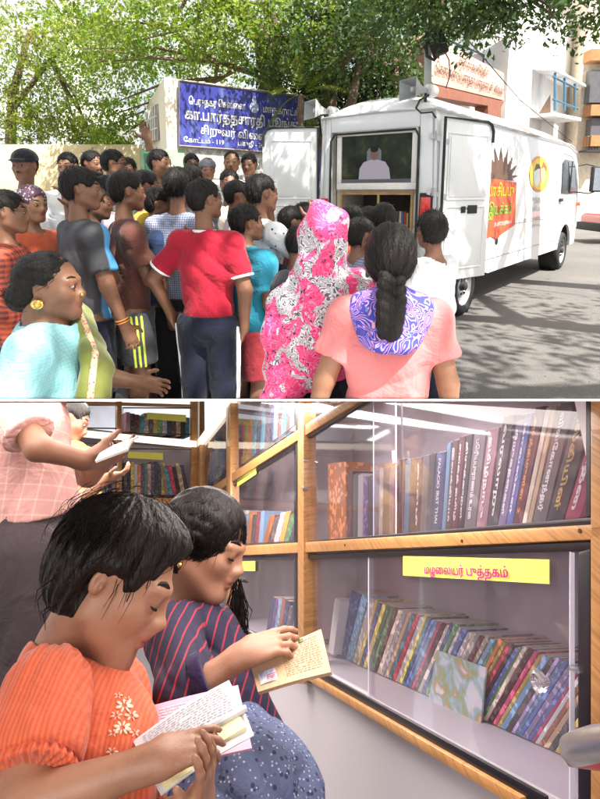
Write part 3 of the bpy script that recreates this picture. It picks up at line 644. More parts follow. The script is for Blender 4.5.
# lower cupboard opening with shelf
b = MB(); WA, WB = .25, VWD - .18
VB(.10, .14, WA, WB, 1.44, 1.62, 0, b); VB(.10, .14, WA, WA + .06, .62, 1.44, 0, b); VB(.10, .14, WB - .05, WB, .62, 1.44, 0, b); VB(.10, .75, WA, WB, .62, .98, 0, b)
b.obj('cupboard', CREAM, van, bevel=.005)
b = MB(); VB(.085, .10, WA + .06, WB - .05, 1.42, 1.45, 0, b); VB(.085, .10, WA + .06, WA + .085, .98, 1.42, 0, b); VB(.085, .10, WB - .075, WB - .05, .98, 1.42, 0, b); VB(.085, .10, .72, .745, .98, 1.42, 0, b); b.obj('cupboard_trim', WOOD, van)
b = MB()
for k in range(34):
    w_ = WA + .09 + k * .0295; VB(.3, .45, w_, w_ + .024, 1.0, 1.0 + .2 + .07 * npr.rand(), k % 5, b)
b.obj('books_on_shelf', [mat('spine %d' % i, c, .6) for i, c in enumerate([(.4, .05, .05), (.08, .12, .3), (.55, .5, .4), (.05, .05, .05), (.5, .35, .08)])], van)['kind'] = 'stuff'
b = MB()
for k in range(24):
    w_ = .20 + k * .045; VB(.5, .65, w_, w_ + .038, 1.93, 2.0 + .1 * npr.rand(), k % 5, b)
b.obj('books_on_shelf', [_M['spine %d' % i] if ('spine %d' % i) in _M else None for i in range(5)], van)['kind'] = 'stuff'
b = MB(); VB(.3, .75, .18, VWD - .2, 1.9, 1.92, 0, b); b.obj('shelf', WOOD, van)
b = MB(); VB(.095, .115, WA - .035, WA, .62, 2.07, 0, b); b.obj('pillar_trim', WOOD, van)
# monitor
mon = empty('monitor', VP(.05, .7, 1.65), 'black flat screen in the rear of the van showing a man in white', 'monitor')
m0, m1, mz0, mz1 = .31, 1.19, 1.545, 2.045
b = MB(); VB(.02, .07, m0 - .06, m1 + .06, mz1, mz1 + .05, 0, b); VB(.02, .07, m0 - .06, m1 + .06, mz0 - .07, mz0, 0, b); VB(.02, .07, m0 - .06, m0, mz0, mz1, 0, b); VB(.02, .07, m1, m1 + .06, mz0, mz1, 0, b)
b.obj('surround', mat('cream monitor surround', (.82, .78, .74), .5), mon, bevel=.008)
def scr():
    t = NT('screen picture'); co = t.coord((1, 1, 1)); n1 = t.noise(co, 5, 5, .6); c = t.ramp(n1, [(.4, (.01, .012, .008)), (.6, (.03, .04, .02)), (.75, (.10, .11, .05))])
    t.base((.01, .01, .01)); t.l(c, t.b.inputs['Emission Color']); t.b.inputs['Emission Strength'].default_value = .25; t.b.inputs['Roughness'].default_value = .2; t.b.inputs['Specular IOR Level'].default_value = .10; return t.m
b = MB(); VB(.038, .065, m0, m1, mz0, mz1, 0, b); b.obj('screen', scr(), mon)
def flat(pts, l, m, t=.002):
    b = MB(); b.slab([VP(l, w, z) for w, z in pts], -va, t); return b
pic = [((.56, 1.585), (.96, 1.585), (.95, 1.70), (.90, 1.765), (.80, 1.79), (.74, 1.79), (.63, 1.765), (.58, 1.70))]
flat(pic[0], .034, 0).obj('shirt_on_screen', emis('screen shirt', (.50, .44, .52), .22), mon)
el = lambda cx, cz, rx, rz, n=16: [(cx + rx * math.cos(2 * math.pi * i / n), cz + rz * math.sin(2 * math.pi * i / n)) for i in range(n)]
flat(el(.765, 1.845, .048, .064), .0315, 0).obj('face_on_screen', emis('screen face', (.16, .07, .045), .25), mon)
flat(el(.765, 1.895, .050, .030), .0290, 0).obj('hair_on_screen', mat('screen hair', (.008, .008, .008), .8), mon)
flat([(.68, 1.72), (.68, 1.88), (.71, 1.91), (.83, 1.91), (.86, 1.88), (.86, 1.72)], .0362, 0).obj('chair_on_screen', emis('screen chair', (.30, .30, .36), .12), mon)
flat([(.31, 1.545), (1.19, 1.545), (1.19, 1.585), (.31, 1.585)], .0305, 0).obj('table_on_screen', emis('screen table', (.10, .10, .12), .2), mon)
# doors
def rdoor(h, d, wd, z0, z1, name, nrm):
    d = nrmz(d); n = nrmz(nrm); r = empty(name, h + V(0, 0, z0), None, None); fix(r, van)
    p = lambda s, z, o=0: h + d * s + V(0, 0, z) + n * o
    b = MB(); pts = [(0, z0), (wd, z0), (wd, z1 - .10), (wd - .05, z1 - .03), (wd - .12, z1), (0, z1)]
    b.slab([p(s_, z, -.02) for s_, z in pts], n, .04); fix(b.obj('panel', WHITE, None, bevel=.008), r)
    b = MB(); b.tube([p(.01, z0 + .02, .03), p(.01, z1 - .01, .03), p(wd - .12, z1 - .01, .03), p(wd - .05, z1 - .035, .03), p(wd - .012, z1 - .10, .03), p(wd - .012, z1 - .22, .03)] if name == 'rear_door' else [p(.01, z1 - .01, .03), p(wd - .12, z1 - .01, .03), p(wd - .05, z1 - .035, .03), p(wd - .012, z1 - .10, .03), p(wd - .012, z0 + .02, .03)], .016, 6); fix(b.obj('seal', BLACKR, None, True), r)
    b = MB()
    for (a0, a1, c0, c1) in ((.09, wd - .1, 1.42, z1 - .16), (.09, wd - .1, z0 + .12, 1.34)):
        b.tube([p(a0, c0, .022), p(a1, c0, .022), p(a1, c1, .022), p(a0, c1, .022)], .012, 6, closed=True)
        b.slab([p(a0 + .03, c0 + .03, .018), p(a1 - .03, c0 + .03, .018), p(a1 - .03, c1 - .03, .018), p(a0 + .03, c1 - .03, .018)], n, .012)
    fix(b.obj('pressing', WHITE, None, bevel=.004), r)
    return r, p
rd, pr = rdoor(v0 + V(.02, -.02, 0), (.80, .60, 0), .84, .56, 2.25, 'rear_door', (.54, -.84, 0))
b = MB(); b.slab([pr(.44, 1.27, .03), pr(.60, 1.27, .03), pr(.60, 1.36, .03), pr(.44, 1.36, .03)], nrmz((.54, -.84, 0)), .012); b.slab([pr(.33, 1.28, .03), pr(.40, 1.28, .03), pr(.40, 1.35, .03), pr(.33, 1.35, .03)], nrmz((.54, -.84, 0)), .012); fix(b.obj('latch', BLACKR, None, bevel=.006), rd)
for z in (.8, 1.45, 2.0): b = MB(); b.bar(VP(-.02, .10, z), pr(.08, z, .03), .03, .05); b.tube([VP(-.02, .04, z - .04), VP(-.02, .04, z + .04)], .014, 8); fix(b.obj('hinge', CHROME, None, True), rd)
ld, pl = rdoor(VP(0, VWD - .02, 0) + V(-.03, -.02, 0), (-1, .02, 0), .66, .56, 2.24, 'rear_door', (0, -1, 0))
# wheels
def wheel(l, wd, r=.36):
    root = empty('wheel', VP(l, wd, r), None, None); fix(root, van); s_ = -1 if wd < .5 else 1; ax = vb * s_; c = VP(l, wd, r)
    b = MB(); P_ = [(-.0, r - .12), (.015, r - .10), (.02, r - .05), (.0, r - .015), (-.03, r), (-.17, r), (-.2, r - .03), (-.2, r - .12)]
    b.lathe(c, ax, P_, 40); fix(b.obj('tyre', BLACKR, None, True), root)
    b = MB(); b.lathe(c, ax, [(-.0, r - .12), (-.02, r - .125), (-.055, r - .14), (-.06, r - .19), (-.02, r - .215), (-.02, r - .26), (-.05, r - .28), (-.05, .0)], 40); fix(b.obj('rim', mat('wheel silver', (.50, .50, .50), .4, .5), None, True), root)
    b = MB(); b.lathe(c, ax, [(-.05, .06), (.02, .055), (.035, .03), (.036, 0)], 20)
    for k in range(6): a = k * math.pi / 3; q = c + V(0, 0, .105 * math.sin(a)) + va * .105 * math.cos(a); b.lathe(q, ax, [(-.03, .016), (-.005, .016), (-.004, 0)], 8)
    fix(b.obj('hub', DARKM, None, True), root)
wheel(1.03, .03); wheel(6.0, .03); wheel(1.03, VWD - .03); wheel(6.0, VWD - .03)
for l in (1.03, 6.0): b = MB(); b.lathe(VP(l, .06, .42), vb, [(0, .50), (.02, .50), (.30, .47), (.30, 0)], 24); b.obj('wheel_well', BLACKR, van, True)
# side trim
TRIM = mat('seam grey', (.40, .40, .41), .6)
for z, a_, c_ in ((1.02, 1.9, 5.4), (.62, 1.55, 5.45)): b = MB(); b.tube([VP(l, -.004, z) for l in (a_, (a_ + c_) / 2, c_)], .006, 5); b.obj('panel_seam', TRIM, van, True)
b = MB(); b.tube([VP(5.2, -.002, .5), VP(5.15, -.002, 1.4), VP(5.25, .015, 1.95), VP(5.5, .03, 2.12), VP(6.2, .03, 2.10), VP(6.62, .02, 1.85), VP(6.9, .015, 1.35)], .006, 5)
b.obj('panel_seam', TRIM, van, True)
b = MB(); n_ = [(5.42, 1.42), (6.75, 1.42), (6.72, 1.55), (6.45, 1.92), (6.3, 2.02), (5.55, 2.02), (5.42, 1.95)]
b.slab([VP(l, .012 + (.006 if z > 1.8 else -.014), z) for l, z in n_], -vb, .012); b.obj('side_window', mat('dark glass', (.03, .035, .04), .08, 0, 0, bump=0), van, bevel=.004)
b = MB(); b.slab([VP(l, -.022, z) for l, z in ((5.95, 1.43), (6.0, 1.43), (6.0, 2.0), (5.95, 2.0))], -vb, .012); b.obj('window_post', BLACKR, van)
b = MB(); b.lathe(VP(2.05, .0, .82), -vb, [(0, .045), (.012, .045), (.014, .03), (.014, 0)], 16); b.obj('filler_cap', BLACKR, van, True)
b = MB(); b.slab([VP(l, -.004, z) for l, z in ((5.28, 1.28), (5.5, 1.28), (5.5, 1.34), (5.28, 1.34))], -vb, .03); b.obj('door_handle', BLACKR, van, bevel=.006)
b = MB(); b.slab([VP(l, .004, z) for l, z in ((6.75, 1.18), (7.0, 1.18), (7.0, 1.25), (6.75, 1.25))], -vb, .03); b.obj('indicator', mat('orange lens', (.8, .22, .03), .2), van, bevel=.006)
mir = empty('wing_mirror', VP(6.5, -.2, 1.6), None, None); fix(mir, van)
b = MB(); b.tube([VP(6.75, .02, 1.95), VP(6.8, -.12, 1.98), VP(6.8, -.3, 1.93)], .014, 6); b.tube([VP(6.75, .02, 1.45), VP(6.8, -.2, 1.42), VP(6.8, -.3, 1.45)], .014, 6); fix(b.obj('bracket', BLACKR, None, True), mir)
mc = VP(6.8, -.33, 1.69); b = MB(); b.box(mc, (.13, .05, .25), (nrmz((1, .15, 0)), nrmz((-.15, 1, 0)), UPZ)); fix(b.obj('housing', BLACKR, None, bevel=.03), mir)
b = MB(); b.box(mc + V(.007, -.052, 0), (.105, .004, .22), (nrmz((1, .15, 0)), nrmz((-.15, 1, 0)), UPZ)); fix(b.obj('glass', mat('mirror glass', (.5, .52, .55), .06, 1, bump=0), None), mir)
# graphics on the side
ORG = mat('orange red print', (.62, .085, .025), .45); BRN = mat('brown print', (.10, .05, .03), .5); YEL = mat('yellow print', (.8, .6, .05), .45); OY = mat('amber print', (.75, .30, .03), .45); WP = mat('white print', (.8, .8, .78), .45)
GRY = mat('grey lettering', (.34, .33, .32), .6); GRN = mat('green print', (.25, .5, .08), .5)
side_p = lambda l, z, o: VP(l, -.0035 - o + .035 * max(0, z - 1.1) ** 1.6, z)
def sg(pts, o, m, name='print'):
    b = MB(); b.slab([side_p(l, z, o) for l, z in pts], -vb, .0012); return b.obj(name, m, van)
cx = 2.08
ray_ = [(1.50, 1.60)]
for k in range(9):
    a = math.pi * (1 - (k + .5) / 9); ray_ += [(cx + .50 * math.cos(a + .16), 1.60 + .22 * math.sin(a + .16)), (cx + .78 * math.cos(a), 1.60 + .42 * math.sin(a))]
ray_ += [(cx + .50 * math.cos(.06), 1.60 + .03), (2.64, 1.60)]
bb_ = MB()
sg(ray_, .004, BRN, 'sunburst_print')
sg([(1.42, 1.62), (2.76, 1.58), (2.78, 1.00), (2.2, .90), (2.05, .84), (1.8, .90), (1.38, .86)], .006, ORG, 'banner_print')
lettering('banner_lettering', 'வாசிப்பு', side_p(1.48, 1.40, .009), va, UPZ, .15, YEL, van, width=1.2, t=.001, bold=.02)
lettering('banner_lettering', 'இயக்கம்', side_p(1.62, 1.17, .009), va, UPZ, .14, GRN, van, width=1.0, t=.001, bold=.02)
lettering('banner_lettering', 'நடமாடும் நூலகம்', side_p(1.9, 1.03, .009), va, UPZ, .05, WP, van, width=.75, t=.001)
ell_ = lambda cl, cz, rl, rz, n=36: [(cl + rl * math.cos(2 * math.pi * i / n), cz + rz * math.sin(2 * math.pi * i / n)) for i in range(n)]
sg(ell_(3.93, 1.72, .56, .27), .004, OY, 'round_emblem'); sg(ell_(3.93, 1.72, .49, .235), .006, YEL, 'round_emblem')
sg(ell_(3.78, 1.70, .20, .16), .008, WP, 'round_emblem'); sg(ell_(4.12, 1.74, .20, .15), .0095, mat('peach print', (.75, .38, .18), .5), 'round_emblem'); sg([(3.6, 1.75), (3.7, 1.86), (3.85, 1.87), (3.95, 1.8), (3.8, 1.8)], .011, BRN, 'round_emblem'); sg([(3.98, 1.8), (4.1, 1.92), (4.3, 1.85), (4.32, 1.76), (4.15, 1.84)], .0125, ORG, 'round_emblem')
for txt, z, h, l0, l1 in (('புத்தகம்', 1.30, .09, 3.45, 4.5), ('வாசிப்போம்', 1.16, .08, 3.4, 4.6), ('சென்னை', 1.03, .05, 3.2, 4.9), ('நூலகம்', .92, .04, 3.6, 4.5)):
    lettering('side_lettering', txt, side_p(l0, z, .004), va, UPZ, h, GRY, van, width=l1 - l0, t=.001)
# horn loudspeakers on the roof
def horn(c, d, label, s_=1.0):
    d = nrmz(d); r = empty('horn_loudspeaker', c - V(0, 0, .12), label, 'loudspeaker', 'horn loudspeakers on the van roof')
    HM = mat('horn grey', (.32, .33, .34), .45); x = nrmz(np.cross(d, UPZ)); z = np.cross(x, d)
    b = MB(); rows = [(-.14, .03, .03), (-.05, .045, .04), (.02, .075, .06), (.10, .13, .095), (.16, .17, .125), (.17, .175, .13), (.155, .16, .115), (.09, .12, .085), (.0, .05, .04)]
    vs = [];
    for t, w_, h_ in rows:
        vs += [c + (d * t + x * i * w_ + z * j * h_) * s_ for i, j in ((-1, -1), (1, -1), (1, 1), (-1, 1))]
    b.add(vs, [(i * 4 + k, i * 4 + (k + 1) % 4, (i + 1) * 4 + (k + 1) % 4, (i + 1) * 4 + k) for i in range(len(rows) - 1) for k in range(4)] + [(0, 3, 2, 1)]); b.obj('horn', HM, r, bevel=.004)
    b = MB(); b.lathe(c - d * .02 * s_, d, [(0, .05 * s_), (.09 * s_, .045 * s_), (.12 * s_, .03 * s_), (.125 * s_, 0)], 14); b.obj('throat', mat('horn throat', (.5, .5, .5), .4), r, True)
    b = MB(); b.lathe(c - d * .30 * s_, d, [(0, 0), (.005, .06 * s_), (.06 * s_, .085 * s_), (.15 * s_, .085 * s_), (.17 * s_, .04 * s_)], 18); b.obj('driver', mat('driver white', (.6, .6, .6), .5), r, True)
    b = MB(); b.tube([c - d * .1, c - d * .1 - V(0, 0, .16)], .016, 8); b.tube([c - d * .16 - x * .05, c - d * .16 + x * .05], .012, 8); b.obj('bracket', DARKM, r, True)
horn(W(418, 90, 6.05), (-.9, -.45, .0), 'grey horn loudspeaker on the roof corner nearest the post', .8)
horn(W(320, 111, 6.75), (-.9, -.45, .05), 'grey horn loudspeaker on the far left corner of the van roof', .8)
b = MB(); b.tube([W(322, 116, 6.76), W(324, 135, 6.78), W(324, 160, 6.78)], .02, 8); b.tube([VP(.05, VWD, 2.2), W(324, 135, 6.78)], .015, 8); b.obj('horn_post', mat('white post', (.6, .6, .6), .5), van, True)
b = MB(); p0 = W(430, 88, 6.1); b.tube([W(432, 93, 6.1), W(420, 100, 6.0), W(416, 108, 5.95), W(421, 113, 5.9), W(432, 112, 5.88), W(436, 118, 5.86)], .010, 6); b.obj('speaker_cable', BLACKR, van, True)

# ------------------------------------------------------------- park sign building
CREAMW = mat('cream painted wall', (.72, .66, .52), .85, 0, .05, 1.2, .25, 120, .003, dirt=((.40, .34, .25), 1.6, .25))
def wallbox(name, corners, z0, z1, m, label, cat, grp=None, bev=.01):
    b = MB(); b.hexa([V(p[0], p[1], z0) for p in corners], [V(p[0], p[1], z1 if np.isscalar(z1) else z1[i]) for i, p in enumerate(corners)])
    r = empty(name, V((corners[0][0] + corners[1][0]) / 2, corners[0][1], z0), label, cat, grp); b.obj('wall', m, r, bevel=bev); return r
ya = 9.8
A_ = W(164, 77, ya); B_ = W(330, 106, 12.0); C_ = W(140, 100, 12.4)
zt = A_[2]
pk = wallbox('park_building', [A_, B_, B_ + V(-1.5, 4, 0), C_ + V(0, .5, 0)], 0, zt, CREAMW, 'cream painted park building with barred side window behind the crowd', 'building')
fd = nrmz((B_ - A_) * V(1, 1, 0)); fn = nrmz((fd[1], -fd[0], 0)); ld_ = nrmz((C_ - A_) * V(1, 1, 0)); ln = nrmz((-ld_[1], ld_[0], 0)); 
if ln[0] > 0: ln = -ln
def on(pa, d, px):      # distance along the wall line at which the pixel column meets it
    # ray x = k*y on the level plane
    k = (px - 300) / Fh; return (k * pa[1] - pa[0]) / (d[0] - k * d[1])
def onz(pa, d, px, py):
    s_ = on(pa, d, px); p = pa + d * s_; return W(px, py, p[1])
b = MB(); q = [onz(A_, ld_, x, y) for x, y in ((159, 140), (147, 143), (147, 111), (159, 104))]
b.slab(q, ln, .03); wf = b.obj('window', mat('window grey', (.30, .30, .30), .6), pk)
b = MB()
for t in np.linspace(.1, .9, 6): b.tube([q[0] * (1 - t) + q[1] * t + ln * .05, q[3] * (1 - t) + q[2] * t + ln * .05], .02, 5)
for t in (.33, .66): b.tube([q[0] * (1 - t) + q[3] * t + ln * .05, q[1] * (1 - t) + q[2] * t + ln * .05], .02, 5)
fix(b.obj('bars', mat('bar paint', (.6, .58, .52), .5), None), wf)
b = MB(); lo_ = [onz(A_, fd, 165, 167), onz(A_, fd, 262, 167), onz(A_, fd, 262, 149), onz(A_, fd, 165, 149)]
POST = NT('pasted bills'); co = POST.coord((1, 1, 1)); x_ = POST.ramp(POST.noise(co, 7, 6, .75), [(.40, (.30, .30, .29)), (.5, (.55, .54, .5)), (.6, (.35, .36, .36))], 'CONSTANT'); POST.base(x_)
b = MB(); b.slab([onz(A_, fd, x, y) for x, y in ((187, 176), (262, 182), (262, 149), (187, 147))], fn, .01); b.obj('pasted_bills', POST.m, pk)
b = MB(); b.slab([onz(A_, ld_, 140.3, 150), onz(A_, ld_, 162, 150), onz(A_, ld_, 162, 200), onz(A_, ld_, 140.3, 200)], ln, .012); b.slab([onz(A_, fd, 165, 149) + fn * .0, onz(A_, fd, 184, 149), onz(A_, fd, 184, 200), onz(A_, fd, 165, 200)], fn, .012); b.obj('green_band', mat('green wall paint', (.28, .42, .28), .8), pk)
b = MB()
for a0, a1, n_ in ((A_, B_, fn), (A_, C_, ln)): b.bar(V(*a0[:2], zt + .02) + n_ * .02, V(*a1[:2], zt + .02) + n_ * .02, .14, .05)
b.n
# name board
bd = empty('name_board', onz(A_, fd, 240, 150), 'blue and white Tamil park name board on the cream building', 'sign')
BLUE = mat('blue enamel', (.035, .04, .24), .4, 0, .08, 3, .1, 20, dirt=((.35, .5, .6), 5, .30)); WL = mat('white lettering', (.75, .75, .72), .5)
bc = [onz(A_, fd, x, y) for x, y in ((177.5, 146), (304, 155), (304, 98), (177.5, 81))]
b = MB(); b.slab([p + fn * .015 for p in bc], fn, .05); b.obj('board', BLUE, bd)
b = MB(); b.tube([p + fn * .07 for p in bc], .016, 4, closed=True); b.obj('board_frame', mat('frame brown', (.25, .2, .16), .5), bd)
def btext(name, t, x0, y0, x1, y1, hpx, m=WL, bold=.0, off=.068):
    a = onz(A_, fd, x0, y0) + fn * off; e = onz(A_, fd, x1, y1) + fn * off; d = e - a; L = np.linalg.norm(d)
    return lettering(name, t, a, d / L, UPZ, hpx / Fh * a[1], m, bd, width=L, t=.004, bold=bold)
btext('lettering', 'ெபருநகர ெசன்ைன', 187, 104.5, 243, 110, 6.6, bold=.014); btext('lettering', 'மாநகராட்சி', 261, 112.5, 297, 116.5, 6.6, bold=.014)
btext('lettering', 'கா.பார்த்தசாரதி பூங்கா', 183.5, 119, 299, 130, 9.6, bold=.026)
btext('lettering', 'சிறுவர் விைளயாட்டு', 199, 134, 290, 143.5, 7.6, bold=.018)
btext('lettering', 'ேகாட்டம் - 119', 182, 142, 222, 145, 4.6, bold=.012); btext('lettering', 'பகுதி - 24.', 236, 145.6, 262, 148, 4.6, bold=.012)
b = MB(); c_ = onz(A_, fd, 252, 108) + fn * .07; b.slab([c_ + fd * .10 * math.cos(a) + V(0, 0, .10 * math.sin(a)) for a in np.linspace(0, 6.28, 17)[:-1]], fn, .006); b.slab([c_ + fd * x + V(0, 0, z) for x, z in ((-.05, .1), (-.03, .2), (.03, .2), (.05, .1))], fn, .006); b.obj('emblem', mat('pale emblem', (.28, .33, .50), .5), bd)
# dark blue strip sign beyond the left van door
b = MB(); b.slab([W(307, 200, 8.6), W(322, 200, 8.6), W(322, 152, 8.6), W(307, 152, 8.6)], (0, 1, 0), .04); sg_ = tag(b.obj('notice_board', mat('navy notice', (.04, .05, .16), .5, dirt=((.4, .4, .45), 9, .8))), 'narrow dark blue notice board between the left van door and the van', 'sign')
# low walls and buildings at the left
YW = mat('yellow ochre wall', (.60, .50, .30), .85, 0, .1, 1, dirt=((.35, .28, .18), 1.2, .3)); 
r = wallbox('compound_wall', [W(-40, 150, 13), W(142, 150, 13), W(142, 150, 13.3), W(-40, 150, 13.3)], 0, 2.55, YW, 'yellow ochre compound wall behind the man in the black cap', 'wall')
WHW = mat('white washed wall', (.72, .72, .70), .9, 0, .06, 1, dirt=((.45, .43, .40), .9, .35))
r = wallbox('white_house', [W(60, 150, 19), W(136, 150, 19), W(140, 150, 26), W(60, 150, 26)], 0, 4.2, WHW, 'white house glimpsed through the leaves beyond the yellow wall', 'house')
b = MB(); b.span(-7.4, -4.9, 18.94, 19.0, 1.9, 2.9)
b = MB()
for px in (84, 108): a = W(px, 142, 18.97); b.span(a[0], a[0] + .9, 18.93, 18.99, a[2], a[2] + .55)
b.obj('window', mat('window grey', (.30, .30, .30), .6), r)
r = wallbox('pale_tower_block', [W(68, 150, 45), W(90, 150, 45), W(90, 150, 55), W(68, 150, 55)], 0, 16, WHW, 'pale tower block far behind the left hand trees', 'building')

# ------------------------------------------------------------- pink arch building and white buildings at the right
PINK = mat('pink stone cladding', (.60, .36, .28), .7, 0, .08, 1.5, dirt=((.42, .3, .25), 2, .4)); BROWN = mat('brown stone', (.20, .075, .045), .6); BLUP = mat('blue painted steel', (.05, .13, .20), .5)
K0 = W(427, 52, 13); K1 = W(503, 82, 18.2); kd = nrmz((K1 - K0) * V(1, 1, 0)); kn = nrmz((kd[1], -kd[0], 0))
kz = lambda px, py: onz(K0, kd, px, py)
pb = empty('arch_building', K0 * V(1, 1, 0), 'pink clad building with raised Tamil lettering over its entrance behind the van', 'building')
q = [kz(427, 82), kz(504, 100.5), kz(504, 73), kz(427, 34)]
b = MB(); b.slab(q, -kn, .5); b.obj('sign_fascia', PINK, pb, bevel=.02)
b = MB(); b.slab([kz(427, 95), kz(501, 108), kz(504, 101.5), kz(427, 83)], -kn, .45); b.obj('fascia_edge', BROWN, pb)
b = MB(); K2 = K0 + V(-.95, 2.2, 0); b.hexa([V(*K0[:2], kz(427, 78)[2]), V(*K2[:2], kz(427, 78)[2]), V(*(K2 + kd * .6)[:2], kz(427, 78)[2]), V(*(K0 + kd * .02 + V(0, .5, 0))[:2], kz(427, 78)[2])], [V(*K0[:2], K0[2] + .35), V(*K2[:2], K0[2] + .35), V(*(K2 + kd * .6)[:2], K0[2] + .35), V(*(K0 + kd * .02 + V(0, .5, 0))[:2], K0[2] + .35)]); b.obj('brown_return', BROWN, pb, bevel=.02)
def ktext(t, x0, y0, x1, y1, hp, bold):
    a = kz(x0, y0) + kn * .02; e = kz(x1, y1) + kn * .02; d = e - a; L = np.linalg.norm(d)
    lettering('lettering', t, a, d / L, UPZ, hp / Fh * a[1], mat('relief lettering', (.16, .09, .07), .6), pb, width=L, t=.03, bold=bold)
ktext('ஸ்ரீ ராகவேந்திர', 457, 65, 487, 76, 7, .02); ktext('ெசன்ைன ெபருநகர மாநகராட்சி பூங்கா', 434, 72, 502, 95, 9, .02)
b = MB()
b.slab([kz(433, 150), kz(520, 150), kz(520, 102), kz(433, 88)], -kn, .08) if False else None
for x0, x1 in ((434, 446), (448, 458)):
    b.slab([kz(x0, 118) - kn * 1.2, kz(x1, 118) - kn * 1.2, kz(x1, 92) - kn * 1.2, kz(x0, 90) - kn * 1.2], kn, .05)
b.obj('window', mat('window grey', (.30, .30, .30), .6), pb)
b = MB(); b.slab([V(*(K0 - kn * 1.3)[:2], 0), V(*(K1 + kd * 2 - kn * 1.3)[:2], 0), V(*(K1 + kd * 2 - kn * 1.3)[:2], 6.2), V(*(K0 - kn * 1.3)[:2], 4.3)], -kn, 3); b.obj('wall', WHW, pb)
b = MB(); p_ = kz(492, 103); b.slab([kz(488, 128), kz(501, 132), kz(501, 105), kz(488, 102)], -kn, .4); b.obj('pillar', BROWN, pb)
b = MB()
rail = [(461, 34), (515, 56)]
T0, T1 = kz(440, 30) - kn * 1.0, kz(513, 62) - kn * 1.0
for t in np.linspace(0, 1, 6): p = T0 + (T1 - T0) * t; b.tube([p - V(0, 0, .9), p + V(0, 0, .35)], .035, 6)
for dz in (.35, -.25): b.tube([T0 + V(0, 0, dz), T1 + V(0, 0, dz)], .03, 6)
b.obj('railing', BLUP, pb)
b = MB(); S0, S1 = kz(455, 33) - kn * .3 + V(0, 0, .3), kz(515, 55) - kn * .3 + V(0, 0, .55); b.slab([S0, S1, S1 - kn * 1.6 + V(0, 0, .35), S0 - kn * 1.6 + V(0, 0, .35)], UPZ, .04); b.obj('canopy_sheet', mat('canopy grey', (.42, .40, .36), .8), pb)
# white building
wb = empty('white_building', W(540, 190, 24) * V(1, 1, 0), 'tall weathered white building above the cab of the van', 'building')
WX = mat('weathered white wall', (.78, .78, .77), .85, 0, .05, .8, .3, 40, .01, dirt=((.25, .27, .30), .5, .9))
e0 = W(513, 60, 21); e1 = W(590, 60, 27); ed = nrmz((e1 - e0) * V(1, 1, 0)); en = nrmz((ed[1], -ed[0], 0)); ez = lambda px, py: onz(e0, ed, px, py)
b = MB(); b.slab([V(*e0[:2], 0), V(*ez(578, 60)[:2], 0), V(*ez(578, 60)[:2], ez(545, 12)[2] * 1.02), V(*e0[:2], ez(545, 12)[2])], -en, 6); b.obj('wall', WX, wb)
b = MB(); f0 = W(506, 100, 19.5); f1 = W(516, 100, 20.6); b.hexa([V(*f0[:2], 0), V(*f1[:2], 0), V(*f1[:2], 0) + V(.3, 4, 0), V(*f0[:2], 0) + V(-.3, 4, 0)], [V(*f0[:2], W(507, 38, 20)[2]), V(*f1[:2], W(507, 38, 20)[2]), V(*f1[:2], W(507, 38, 20)[2]) + V(.3, 4, 0), V(*f0[:2], W(507, 38, 20)[2]) + V(-.3, 4, 0)]); b.obj('side_wing', WHW, wb, bevel=.02)
b = MB()
for px in (531, 541, 552): b.tube([ez(px, 113) + en * .9, ez(px, 76 + (px - 531) * .5) + en * .9], .05, 6)
for (x0, y0, x1, y1) in ((529, 80, 555, 92), (529, 102, 555, 111)): b.tube([ez(x0, y0) + en * .9, ez(x1, y1) + en * .9], .04, 6)
b.obj('balcony_rail', BLUP, wb)
b = MB(); b.slab([ez(528, 74) + en * 1.0, ez(562, 90) + en * 1.0, ez(562, 87) , ez(528, 69)], UPZ, .08); b.slab([ez(528, 118) + en * 1.0, ez(556, 123) + en * 1.0, ez(556, 123), ez(528, 118)], UPZ, .12); b.obj('balcony_slab', WX, wb)
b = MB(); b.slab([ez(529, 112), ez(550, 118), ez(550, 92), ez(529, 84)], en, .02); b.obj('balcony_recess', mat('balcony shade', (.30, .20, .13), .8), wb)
b = MB(); b.tube([ez(572, 160) + en * .15, ez(572, 45) + en * .15], .08, 8); b.obj('drain_pipe', mat('pipe grey', (.5, .52, .55), .6), wb)
b = MB()
for (x, y, w_, h_) in ((541, 60, 8, 6), (560, 34, 7, 9), (533, 30, 9, 5)): b.slab([ez(x, y), ez(x + w_, y), ez(x + w_, y - h_), ez(x, y - h_)], en, .03)
b.obj('faded_patch', mat('faded patch', (.45, .50, .60), .9), wb)
b = MB(); b.slab([ez(x, y) for x, y in ((536, 12), (560, 12), (560, 6), (536, 6))], en, .05); b.obj('dark_sill', mat('sill dark', (.35, .38, .42), .9), wb)
ob = empty('apartment_block', W(592, 190, 24) * V(1, 1, 0), 'apartment block with orange bands and a balcony at the far right', 'building')
g0 = W(584, 60, 25); b = MB(); b.hexa([V(*g0[:2], 0), V(*g0[:2], 0) + V(3, 0, 0), V(*g0[:2], 0) + V(3.5, 8, 0), V(*g0[:2], 0) + V(.3, 8, 0)], [V(*g0[:2], 13), V(*g0[:2], 13) + V(3, 0, 0), V(*g0[:2], 13) + V(3.5, 8, 0), V(*g0[:2], 13) + V(.3, 8, 0)]); b.obj('wall', mat('cream apartment wall', (.66, .58, .45), .85), ob)
for y in (58, 112, 142): p = W(585, y, 24.9); b = MB(); b.span(p[0] - .05, p[0] + 2.8, 24.3, 24.96, p[2] - .22, p[2] + .22); b.obj('orange_band', mat('orange wall paint', (.38, .17, .07), .8), ob)
for y0, y1 in ((72, 104), (120, 138)): p = W(587, y0, 24.9); q = W(596, y1, 24.9); b = MB(); b.span(p[0], q[0] + 1, 24.5, 24.94, q[2], p[2]); b.obj('window', mat('window dark', (.10, .10, .11), .3), ob)
